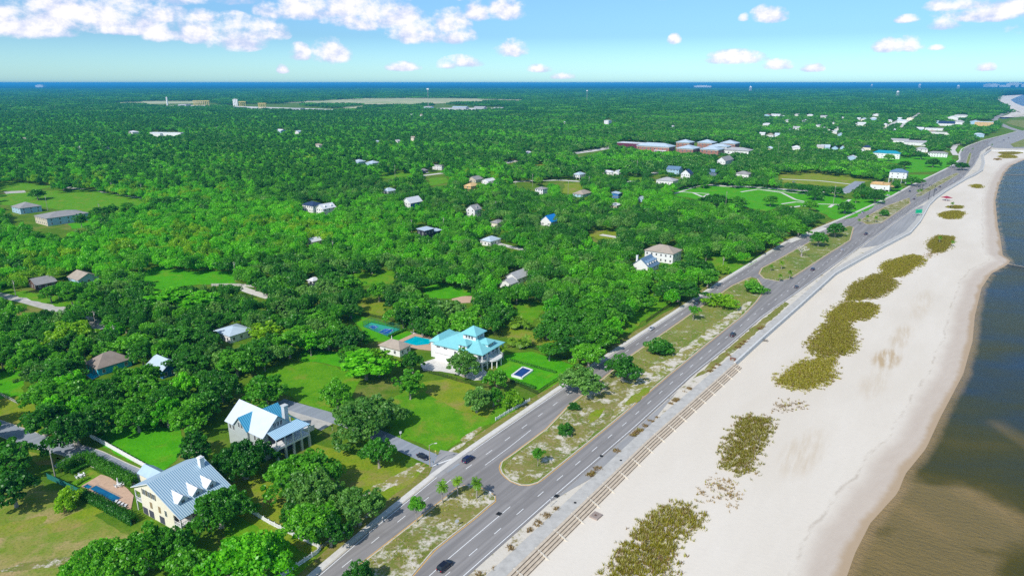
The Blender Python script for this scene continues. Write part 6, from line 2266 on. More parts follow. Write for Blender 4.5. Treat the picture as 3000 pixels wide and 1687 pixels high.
def paint(name, col):
    if name in _mats:
        return _mats[name]
    m, nt, b = M_(name)
    f = nnoise(nt, 2.0, 2, 0.5)
    nt.links.new(mixrgb(nt, nmath(nt, 'MULTIPLY', f, 0.3), col, tuple(c * 0.7 for c in col)), b.inputs['Base Color'])
    b.inputs['Roughness'].default_value = 0.28
    b.inputs['Metallic'].default_value = 0.3
    b.inputs['Coat Weight'].default_value = 0.5
    _mats[name] = m
    return m
PAINTS = {'navy': paint('navy_car_paint', (0.012, 0.02, 0.085)), 'black': paint('black_car_paint', (0.012, 0.014, 0.03)), 'white': paint('white_car_paint', (0.7, 0.7, 0.72)),
          'silver': paint('silver_car_paint', (0.42, 0.44, 0.47)), 'grey': paint('blue_grey_car_paint', (0.09, 0.12, 0.16))}
def road_dir(u, v):
    a, b_ = np.array(EB_TL), np.array(G(u, v))
    i = int(np.clip(np.argmin(np.hypot(*(a - b_).T)), 1, len(a) - 2))
    d = a[i + 1] - a[i - 1]
    return math.atan2(d[1], d[0])
for (u, v, kind, col, way, lab) in [(1304, 1664, 'suv', 'black', 1, 'black suv driving away at the bottom of the beach highway'), (1372, 1350, 'suv', 'navy', 1, 'dark blue suv crossing the side street junction'),
                                    (1239, 1342, 'sedan', 'black', None, 'black sedan waiting at the side street stop line'), (2147, 984, 'suv', 'black', 1, 'black suv alone on the beach highway beside the green verge'),
                                    (1908, 966, 'sedan', 'white', -1, 'white sedan approaching between roadside oaks'), (2333, 843, 'sedan', 'grey', 1, 'blue grey sedan near the second crossover'),
                                    (2381, 792, 'suv', 'navy', 1, 'navy suv ahead of the blue grey sedan'), (2467, 735, 'sedan', 'white', 1, 'white sedan far along the highway above the seawall'),
                                    (2537, 688, 'pickup', 'navy', 1, 'navy pickup at the start of the parking bay'), (2527, 625, 'pickup', 'silver', -1, 'silver pickup on the landward carriageway by the park'),
                                    (2677, 633 + 1, 'sedan', 'white', None, 'white car parked beneath the green highway sign'), (2678, 585, 'sedan', 'black', 1, 'dark car stopped at the far crossing'),
                                    (2665, 562, 'sedan', 'navy', -1, 'navy car leaving the crossing on landward lanes'), (2753, 549, 'suv', 'black', 1, 'black suv past the traffic signals'),
                                    (2741, 558, 'suv', 'navy', 1, 'navy suv right behind the traffic signal pole'), (2793, 535, 'sedan', 'white', 1, 'white car ahead of the black suv'),
                                    (2819, 519, 'sedan', 'white', 1, 'white van like car farthest on the curve'), (2600, 575, 'pickup', 'white', None, 'white truck parked beside the timber framed building'),
                                    (2039, 895, 'sedan', 'grey', -1, 'blue grey sedan in shade of the overhanging oak'), (2862, 446, 'sedan', 'white', 1, 'white car on the bend before the harbour'),
                                    (2891, 417, 'sedan', 'silver', 1, 'silver car at the harbour junction'), (2970, 395, 'sedan', 'white', 1, 'white car on the harbour apron'), (2955, 405, 'sedan', 'black', 1, 'dark car on the harbour apron'),
                                    (2985, 402, 'suv', 'silver', 1, 'silver suv at right edge of the harbour apron'), (2940, 412, 'pickup', 'navy', 1, 'navy pickup at left of the harbour apron'), (1245 + 8, 508, 'sedan', 'white', None, 'white car beside the small dark house'),
                                    (2325, 535, 'sedan', 'silver', None, 'silver car parked on the sandy street beyond the park'), (80, 612, 'sedan', 'white', None, 'white car parked left of apartment building')]:
    x, y = G(u, v)
    ang = 0.25 if way is None else road_dir(u, v) + (math.pi if way < 0 else 0)
    if 'stop line' in lab:
        a, b_ = G(1200, 1316), G(1280, 1352)
        ang = math.atan2(b_[1] - a[1], b_[0] - a[0])
    z = zroad + (0.045 if v > 560 or way else 0.1)
    if kind not in CARS:
        CARS[kind] = make_car(kind, PAINTS[col], lab)
        c = CARS[kind]
        c.location = (x, y, z)
        c.rotation_euler.z = ang
    else:
        c = dup(CARS[kind], (x, y, z), ang, lab, None, {'body': PAINTS[col], 'roof': PAINTS[col], 'mirror': PAINTS[col]})

# ------------------------------------------------------------------ garden furniture by the pools
def parasol(u, v, label, z=0.16):
    x, y = G(u, v)
    t = thing('parasol', label, 'parasol', (x, y, z))
    mb = MB()
    mb.tube([(0, 0, 0), (0, 0, 3.0)], [0.05, 0.04], 6)
    mb.build('pole', MAT['white'], t)
    mb = MB()
    mb.tube([(0, 0, 1.2), (0, 0, 1.6), (0, 0, 2.6), (0, 0, 3.0)], [0.28, 0.22, 0.16, 0.04], 8)
    mb.build('folded_canopy', MAT['white'], t)
    mb = MB()
    mb.tube([(0, 0, 0), (0, 0, 0.12)], [0.4, 0.35], 10)
    mb.build('base', MAT['concrete'], t)
def dining(u, v, label):
    x, y = G(u, v)
    t = thing('garden_table', 'white round ' + label, 'table', (x, y, 0.17))
    mb = MB()
    mb.tube([(0, 0, 0.68), (0, 0, 0.75)], [0.75, 0.75], 16)
    mb.build('table_top', MAT['white'], t)
    mb = MB()
    mb.tube([(0, 0, 0), (0, 0, 0.68)], [0.3, 0.08], 8)
    mb.build('pedestal', MAT['white'], t)
    for k in range(6):
        a = k * math.pi / 3 + 0.3
        ch = thing('garden_chair', ['white garden chair nearest the drone at ', 'white garden chair right of ', 'white garden chair behind right of ', 'white garden chair behind ', 'white garden chair left behind ', 'white garden chair left of '][k] + 'the ' + label,
                   'chair', (x + 1.15 * math.cos(a), y + 1.15 * math.sin(a), 0.17), a, 'white chairs round the garden tables')
        mb = MB()
        mb.box(-0.25, -0.25, 0.4, 0.25, 0.25, 0.47)
        mb.build('seat', MAT['white'], ch)
        mb = MB()
        mb.box(0.22, -0.25, 0.47, 0.28, 0.25, 0.95)
        mb.build('backrest', MAT['white'], ch)
        for lx in (-0.2, 0.2):
            for ly in (-0.2, 0.2):
                mb = MB()
                mb.box(lx - 0.03, ly - 0.03, 0, lx + 0.03, ly + 0.03, 0.4)
                mb.build('leg', MAT['white'], ch)
dining(236, 1398, 'garden table on the small lawn')
dining(350, 1424, 'garden table under the folded parasol')
parasol(347, 1424, 'folded white parasol at the table by the deep blue pool')
parasol(1212, 978, 'folded white parasol behind the turquoise pool')
parasol(1148, 1000, 'folded white parasol left of the turquoise pool')
def lounger(u, v, label, ang, z=0.165):
    x, y = G(u, v)
    t = thing('sun_lounger', label, 'sun lounger', (x, y, z), ang, 'white sun loungers by the pools')
    mb = MB()
    mb.box(-0.35, -1.0, 0.25, 0.35, 0.35, 0.38)
    mb.build('seat', MAT['white'], t)
    mb = MB()
    slab(mb, [(-0.35, 0.36, 0.38), (0.35, 0.36, 0.38), (0.35, 1.0, 0.85), (-0.35, 1.0, 0.85)], 0.1)
    mb.build('backrest', MAT['white'], t)
    for lx in (-0.3, 0.3):
        for ly in (-0.85, 0.3):
            mb = MB()
            mb.box(lx - 0.04, ly - 0.04, 0, lx + 0.04, ly + 0.04, 0.25)
            mb.build('leg', MAT['white'], t)
for k in range(4):
    lounger(339 + k * 9, 1473 + k * 4.2, ['white sun lounger closest to the pool corner', 'second white sun lounger from the pool corner', 'third white sun lounger from the pool corner', 'white sun lounger nearest the cream house gallery'][k], TH + 2.3)
for k in range(2):
    lounger(1209 + k * 9, 977 + k * 1.5, ['left of two white loungers behind the turquoise pool', 'right of two white loungers behind the turquoise pool'][k], TH + 0.4)

# ------------------------------------------------------------------ beach furniture
x, y = G(2772, 588, SAND_Z)
t = thing('beach_pavilion', 'red canopy shelter standing on the sand far down the beach', 'pavilion', (x, y, SAND_Z), 0.3)
mb = MB()
roof_hip(mb, -3.8, 3.8, -3.8, 3.8, 3.4, 1.7)
mb.build('roof', flat('red_canvas', (0.34, 0.025, 0.06), 0.7, 0.1), t)
for a in (-3, 3):
    for b_ in (-3, 3):
        mb = MB()
        mb.tube([(a, b_, 0), (a, b_, 3.3)], [0.16, 0.14], 6)
        mb.build('post', MAT['white'], t)
mb = MB()
mb.box(-1.5, -0.6, 0.7, 1.5, 0.6, 0.8)
mb.box(-1.3, -0.1, 0, -1.1, 0.1, 0.7)
mb.box(1.1, -0.1, 0, 1.3, 0.1, 0.7)
mb.build('picnic_table', MAT['greywood'], t)
def groyne(pts, lab):
    w_ = [G(u, v, SEA_Z) for u, v in pts]
    t = thing('groyne', lab, 'groyne', (w_[0][0], w_[0][1], 0))
    q = resample([(x - w_[0][0], y - w_[0][1]) for x, y in w_], max(6, int(plen(w_) / 3)))
    for p in q:
        mb = MB()
        mb.tube([(p[0], p[1], -5), (p[0], p[1], -2.2 + R.uniform(-.15, .25))], [0.22, 0.2], 6)
        mb.build('pile', MAT['greywood'], t)
    mb = MB()
    for a, b_ in zip(q[:-1], q[1:]):
        mb.bar((*a, -3.6), (*b_, -3.6), 0.2, 1.0)
    mb.build('planking', MAT['greywood'], t)
groyne([(2925, 768), (2960, 775), (3010, 784), (3090, 800)], 'dark wooden groyne running into the water at the spit')
groyne([(2935, 510), (2970, 513), (3010, 513), (3090, 516)], 'thin dark groyne crossing the far blue cove')

# ================================================================== VEGETATION
def leaf_mat(name, c1, c2, trans=0.42, gloss=0.03):
    m = bpy.data.materials.new(name)
    m.use_nodes = True
    nt = m.node_tree
    nt.nodes.clear()
    out = nt.nodes.new('ShaderNodeOutputMaterial')
    oi = nt.nodes.new('ShaderNodeObjectInfo')
    at = nt.nodes.new('ShaderNodeAttribute')
    at.attribute_name = 'tone'
    f = nmath(nt, 'ADD', nmath(nt, 'MULTIPLY', at.outputs['Fac'], 0.6), nmath(nt, 'MULTIPLY', oi.outputs['Random'], 0.5))
    col = ramp(nt, f, [(0.12, c1), (0.6, tuple((a + b) / 2 for a, b in zip(c1, c2))), (0.98, c2)])
    d = nt.nodes.new('ShaderNodeBsdfDiffuse')
    t = nt.nodes.new('ShaderNodeBsdfTranslucent')
    mx = nt.nodes.new('ShaderNodeMixShader')
    nt.links.new(col, d.inputs[0])
    nt.links.new(mixrgb(nt, 1.0, col, (1.25, 1.3, 0.35), 'MULTIPLY'), t.inputs[0])
    mx.inputs[0].default_value = trans
    nt.links.new(d.outputs[0], mx.inputs[1])
    nt.links.new(t.outputs[0], mx.inputs[2])
    gl = nt.nodes.new('ShaderNodeBsdfGlossy')
    gl.inputs['Roughness'].default_value = 0.42
    gl.inputs['Color'].default_value = (0.8, 0.85, 0.8, 1)
    m2 = nt.nodes.new('ShaderNodeMixShader')
    m2.inputs[0].default_value = gloss
    nt.links.new(mx.outputs[0], m2.inputs[1])
    nt.links.new(gl.outputs[0], m2.inputs[2])
    nt.links.new(m2.outputs[0], out.inputs[0])
    return m
LEAF = {
    'dark': leaf_mat('dark_oak_leaves', (0.024, 0.15, 0.012), (0.11, 0.40, 0.026)),
    'mid': leaf_mat('oak_leaves', (0.042, 0.25, 0.008), (0.22, 0.60, 0.028)),
    'bright': leaf_mat('bright_leaves', (0.06, 0.38, 0.005), (0.26, 0.74, 0.016)),
    'yellow': leaf_mat('yellow_green_leaves', (0.13, 0.38, 0.006), (0.40, 0.66, 0.018)),
    'grey': leaf_mat('grey_green_leaves', (0.07, 0.24, 0.030), (0.28, 0.54, 0.10)),
    'palm': leaf_mat('palm_leaves', (0.12, 0.30, 0.012), (0.30, 0.50, 0.03)),
    'pine': leaf_mat('pine_needles', (0.03, 0.19, 0.012), (0.12, 0.42, 0.03)),
    'hedge': leaf_mat('hedge_leaves', (0.03, 0.19, 0.006), (0.14, 0.42, 0.014)),
    'dune': leaf_mat('dune_grass_blades', (0.17, 0.155, 0.004), (0.42, 0.38, 0.010), 0.25),
    'dune_brown': leaf_mat('dry_dune_stems', (0.18, 0.11, 0.03), (0.36, 0.24, 0.08), 0.1),
}
NPR = np.random.default_rng(17)

def unit(n, zmin=-1.0):
    z = NPR.uniform(zmin, 1, n)
    a = NPR.uniform(0, 2 * np.pi, n)
    r = np.sqrt(np.maximum(0, 1 - z * z))
    return np.stack([r * np.cos(a), r * np.sin(a), z], 1)

def leaf_quads(pos, nrm, size, tone):
    """one bent leaf spray per position"""
    n = len(pos)
    ref = unit(n)
    t = np.cross(nrm, ref)
    t /= np.maximum(1e-6, np.linalg.norm(t, axis=1))[:, None]
    b = np.cross(nrm, t)
    s = size[:, None]
    asp = NPR.uniform(0.55, 1.0, n)[:, None]
    v = np.stack([pos - t * s * 0.5 - nrm * s * 0.12, pos - b * s * 0.5 * asp + nrm * s * .06, pos + t * s * 0.5 - nrm * s * 0.12, pos + b * s * 0.5 * asp + nrm * s * .06], 1)
    return v, tone

def crown(Rr, Hh, zc, nl, q, lr, ls, seed, zmin=-0.25, fill=0.3, droop=0.0):
    """a crown of radius Rr and half height Hh about height zc: nl leaf masses of q sprays each"""
    global NPR
    NPR = np.random.default_rng(seed)
    d = unit(nl, zmin)
    az = np.arctan2(d[:, 1], d[:, 0])
    ph = NPR.uniform(0, 6.28, 3)
    out = 1 + 0.20 * np.sin(2 * az + ph[0]) + 0.15 * np.sin(3 * az + ph[1]) + 0.12 * np.sin(5 * az + ph[2])
    k = NPR.uniform(0.58, 1.06, nl)
    inner = NPR.random(nl) < fill
    k[inner] = NPR.uniform(0.25, 0.65, inner.sum())
    c = d * k[:, None] * np.array([Rr, Rr, Hh])[None] * 0.86
    c[:, :2] *= out[:, None]
    c[:, 2] += NPR.normal(0, 0.10 * Hh, nl)
    c[:, 2] += zc - droop * (np.hypot(c[:, 0], c[:, 1]) / Rr) ** 2
    rl = Rr * NPR.uniform(lr[0], lr[1], nl)
    V, T = [], []
    for i in range(nl):
        dd = unit(q, -0.45)
        r = rl[i] * NPR.uniform(0.72, 1.08, q)[:, None]
        pos = c[i] + dd * r * np.array([1, 1, 0.8])
        nrm = dd + 1.0 * unit(q)
        nrm /= np.linalg.norm(nrm, axis=1)[:, None]
        tone = np.clip(NPR.uniform(0.1, 0.9) + NPR.uniform(-0.4, 0.4, q), 0, 1)
        v, t = leaf_quads(pos, nrm, ls * NPR.uniform(0.6, 1.35, q), tone)
        V.append(v)
        T.append(t)
    return np.concatenate(V), np.concatenate(T), c, rl

def quads_mesh(name, V, T, mat):
    n = len(V)
    me = np_mesh(name, V.reshape(-1, 3), np.arange(n * 4).reshape(n, 4), mat)
    attr(me, 'tone', np.repeat(T, 1)[:len(me.polygons)], 'FACE')
    return me

def trunk_mb(h, r, limbs, ends, seed, fork=0.35):
    rr = random.Random(seed)
    mb = MB()
    mb.tube([(0, 0, -0.2), (0.1 * r, 0, h * 0.15), (rr.uniform(-.3, .3), rr.uniform(-.3, .3), h * fork)], [r * 1.35, r, r * 0.85], 9)
    for i in range(limbs):
        e = ends[rr.randrange(len(ends))]
        s = Vector((0, 0, h * fork * 0.92))
        e = Vector(e)
        m1 = s.lerp(e, 0.5) + Vector((rr.uniform(-.5, .5), rr.uniform(-.5, .5), rr.uniform(0, .6)))
        mb.tube([s, m1, e], [r * 0.6, r * 0.4, r * 0.16], 6)
    return mb

# prototype shapes (built once, shared by every tree of the shape): radius 1 crown scaled per tree
PROTO = {}
def proto(key, Rr, Hh, zc, nl, q, lr, ls, seed, mat, trunk=0.03, bark='bark', zmin=-0.25, fill=0.3, limbs=6, droop=0.0):
    V, T, c, rl = crown(Rr, Hh, zc, nl, q, lr, ls, seed, zmin, fill, droop)
    me = quads_mesh('crown', V, T, LEAF[mat])
    tm = trunk_mb(zc + Hh, trunk * Rr, limbs, c[:max(6, nl // 2)], seed)
    tme = bpy.data.meshes.new('trunk')
    tme.from_pydata(tm.v, [], tm.f)
    tme.materials.append(MAT[bark])
    PROTO[key] = (me, tme, Rr, zc + Hh)

# broad live oaks (crown 10 m radius), mid oaks (6 m), upright trees, small street trees, shrubs
for k in range(3):
    proto(f'big{k}', 10, 4.6, 6.4, 190, 66, (0.065, 0.17), 0.78, 100 + k, 'dark', 0.085, 'palebark', -0.3, 0.22, 16, 1.6)
for k in range(4):
    proto(f'oak{k}', 6, 3.7, 5.4, 105, 58, (0.08, 0.21), 0.66, 200 + k, 'mid', 0.065, 'palebark', -0.35, 0.22, 10, 0.8)
for k in range(3):
    proto(f'tall{k}', 4.4, 5.0, 7.6, 90, 55, (0.09, 0.23), 0.62, 300 + k, 'bright', 0.05, 'palebark', -0.8, 0.25, 6)
for k in range(2):
    proto(f'small{k}', 2.6, 1.6, 4.9, 34, 90, (0.2, 0.33), 0.33, 400 + k, 'mid', 0.05, 'palebark', -0.6, 0.25, 5)
for k in range(2):
    proto(f'bush{k}', 3.0, 2.2, 1.5, 40, 90, (0.2, 0.32), 0.38, 500 + k, 'hedge', 0.04, 'bark', -0.5, 0.3, 4)

def pine_proto(key, seed):
    global NPR
    NPR = np.random.default_rng(seed)
    V, T = [], []
    for i in range(46):
        z = NPR.uniform(6.5, 15)
        rad = 2.6 * (1 - ((z - 10.0) / 6.5) ** 2 * 0.75) * NPR.uniform(0.5, 1.0)
        a = NPR.uniform(0, 6.28)
        c = np.array([rad * math.cos(a), rad * math.sin(a), z])
        q = 55
        dd = unit(q, -0.4)
        pos = c + dd * np.array([1.0, 1.0, 0.6]) * NPR.uniform(0.5, 1.15, q)[:, None]
        nrm = dd + 0.8 * unit(q)
        nrm /= np.linalg.norm(nrm, axis=1)[:, None]
        v, t = leaf_quads(pos, nrm, 0.5 * NPR.uniform(0.6, 1.3, q), np.clip(NPR.uniform(.1, .9) + NPR.uniform(-.2, .2, q), 0, 1))
        V.append(v)
        T.append(t)
    me = quads_mesh('crown', np.concatenate(V), np.concatenate(T), LEAF['pine'])
    mb = MB()
    mb.tube([(0, 0, -0.2), (0.15, 0, 7), (0, 0.1, 15)], [0.3, 0.2, 0.05], 7)
    tme = bpy.data.meshes.new('trunk')
    tme.from_pydata(mb.v, [], mb.f)
    tme.materials.append(MAT['palebark'])
    PROTO[key] = (me, tme, 3.2, 15.5)
pine_proto('pine0', 61)
pine_proto('pine1', 62)

def palm_proto(key, h, seed, nf=22, fl=2.0):
    rr = random.Random(seed)
    mb = MB()
    for i in range(nf):
        a = i * 2.39996
        el = math.radians(rr.uniform(-25, 70))
        L = fl * rr.uniform(0.8, 1.1)
        p = Vector((0, 0, h))
        d = Vector((math.cos(a) * math.cos(el), math.sin(a) * math.cos(el), math.sin(el)))
        side = Vector((-math.sin(a), math.cos(a), 0))
        pts = [p]
        for s in range(5):
            d = (d + Vector((0, 0, -0.22))).normalized()
            pts.append(pts[-1] + d * L / 5)
        for s in range(1, 5):      # fan of leaflets on each side
            w = L * 0.30 * (1 - abs(s - 2.5) / 4.0)
            for sg in (-1, 1):
                q = pts[s] + side * sg * w + Vector((0, 0, -w * 0.45))
                mb.quad([tuple(pts[s - 1]), tuple(pts[s]), tuple(q), tuple((pts[s - 1] + q) / 2 + side * sg * w * 0.1)])
    me = bpy.data.meshes.new('fronds')
    me.from_pydata(mb.v, [], mb.f)
    me.materials.append(LEAF['palm'])
    me.update()
    attr(me, 'tone', np.random.default_rng(seed).random(len(me.polygons)), 'FACE')
    tb = MB()
    tb.tube([(0, 0, -0.2), (0.05, 0, h * 0.5), (0, 0, h)], [0.22, 0.16, 0.19], 8)
    tb.tube([(0, 0, h - 0.9), (0, 0, h - 0.1)], [0.2, 0.34], 8)
    tme = bpy.data.meshes.new('trunk')
    tme.from_pydata(tb.v, [], tb.f)
    tme.materials.append(MAT['palebark'])
    PROTO[key] = (me, tme, fl, h + fl * 0.6)
palm_proto('palm0', 4.8, 5, 38, 2.3)
palm_proto('palm1', 4.2, 6, 38, 2.2)
palm_proto('clump0', 2.4, 8, 46, 2.6)

CN = {'big': 'broad', 'oak': 'round', 'tall': 'upright', 'small': 'small', 'bush': 'low', 'pine': 'slender', 'palm': 'fan', 'clump': 'shaggy'}
KN = {'big': 'oak_tree', 'oak': 'oak_tree', 'tall': 'broadleaf_tree', 'small': 'street_tree', 'bush': 'shrub', 'pine': 'pine_tree', 'palm': 'palm_tree', 'clump': 'palm_tree'}
KC = {'big': 'tree', 'oak': 'tree', 'tall': 'tree', 'small': 'tree', 'bush': 'shrub', 'pine': 'tree', 'palm': 'palm', 'clump': 'palm'}
TONE = {'dark': 'dark green', 'mid': 'green', 'bright': 'bright green', 'yellow': 'yellow green', 'grey': 'grey green', 'palm': 'green', 'pine': 'dark green', 'hedge': 'green'}
ALLT = []      # every tree: (x, y, radius, height)

def place_tree(key, x, y, rad, hscale, tone, label, pend=False, group=None):
    me, tme, pr, ph = PROTO[key]
    st = key.rstrip('0123456789')
    t = thing(KN[st], label, KC[st], (x, y, 0), R.uniform(0, 6.28), group)
    s = rad / pr
    t.scale = (s, s, s * hscale)
    for nm, d in (('crown' if st not in ('palm', 'clump') else 'fronds', me), ('trunk', tme)):
        o = bpy.data.objects.new(nm, d)
        C.objects.link(o)
        o.parent = t
        if nm in ('crown', 'fronds'):
            o.material_slots[0].link = 'OBJECT'
            o.material_slots[0].material = LEAF[tone]
    return t

def key_of(st, rr):
    n = {'big': 3, 'oak': 4, 'tall': 3, 'small': 2, 'bush': 2, 'pine': 2, 'palm': 2, 'clump': 1}[st]
    return f'{st}{rr.randrange(n)}'

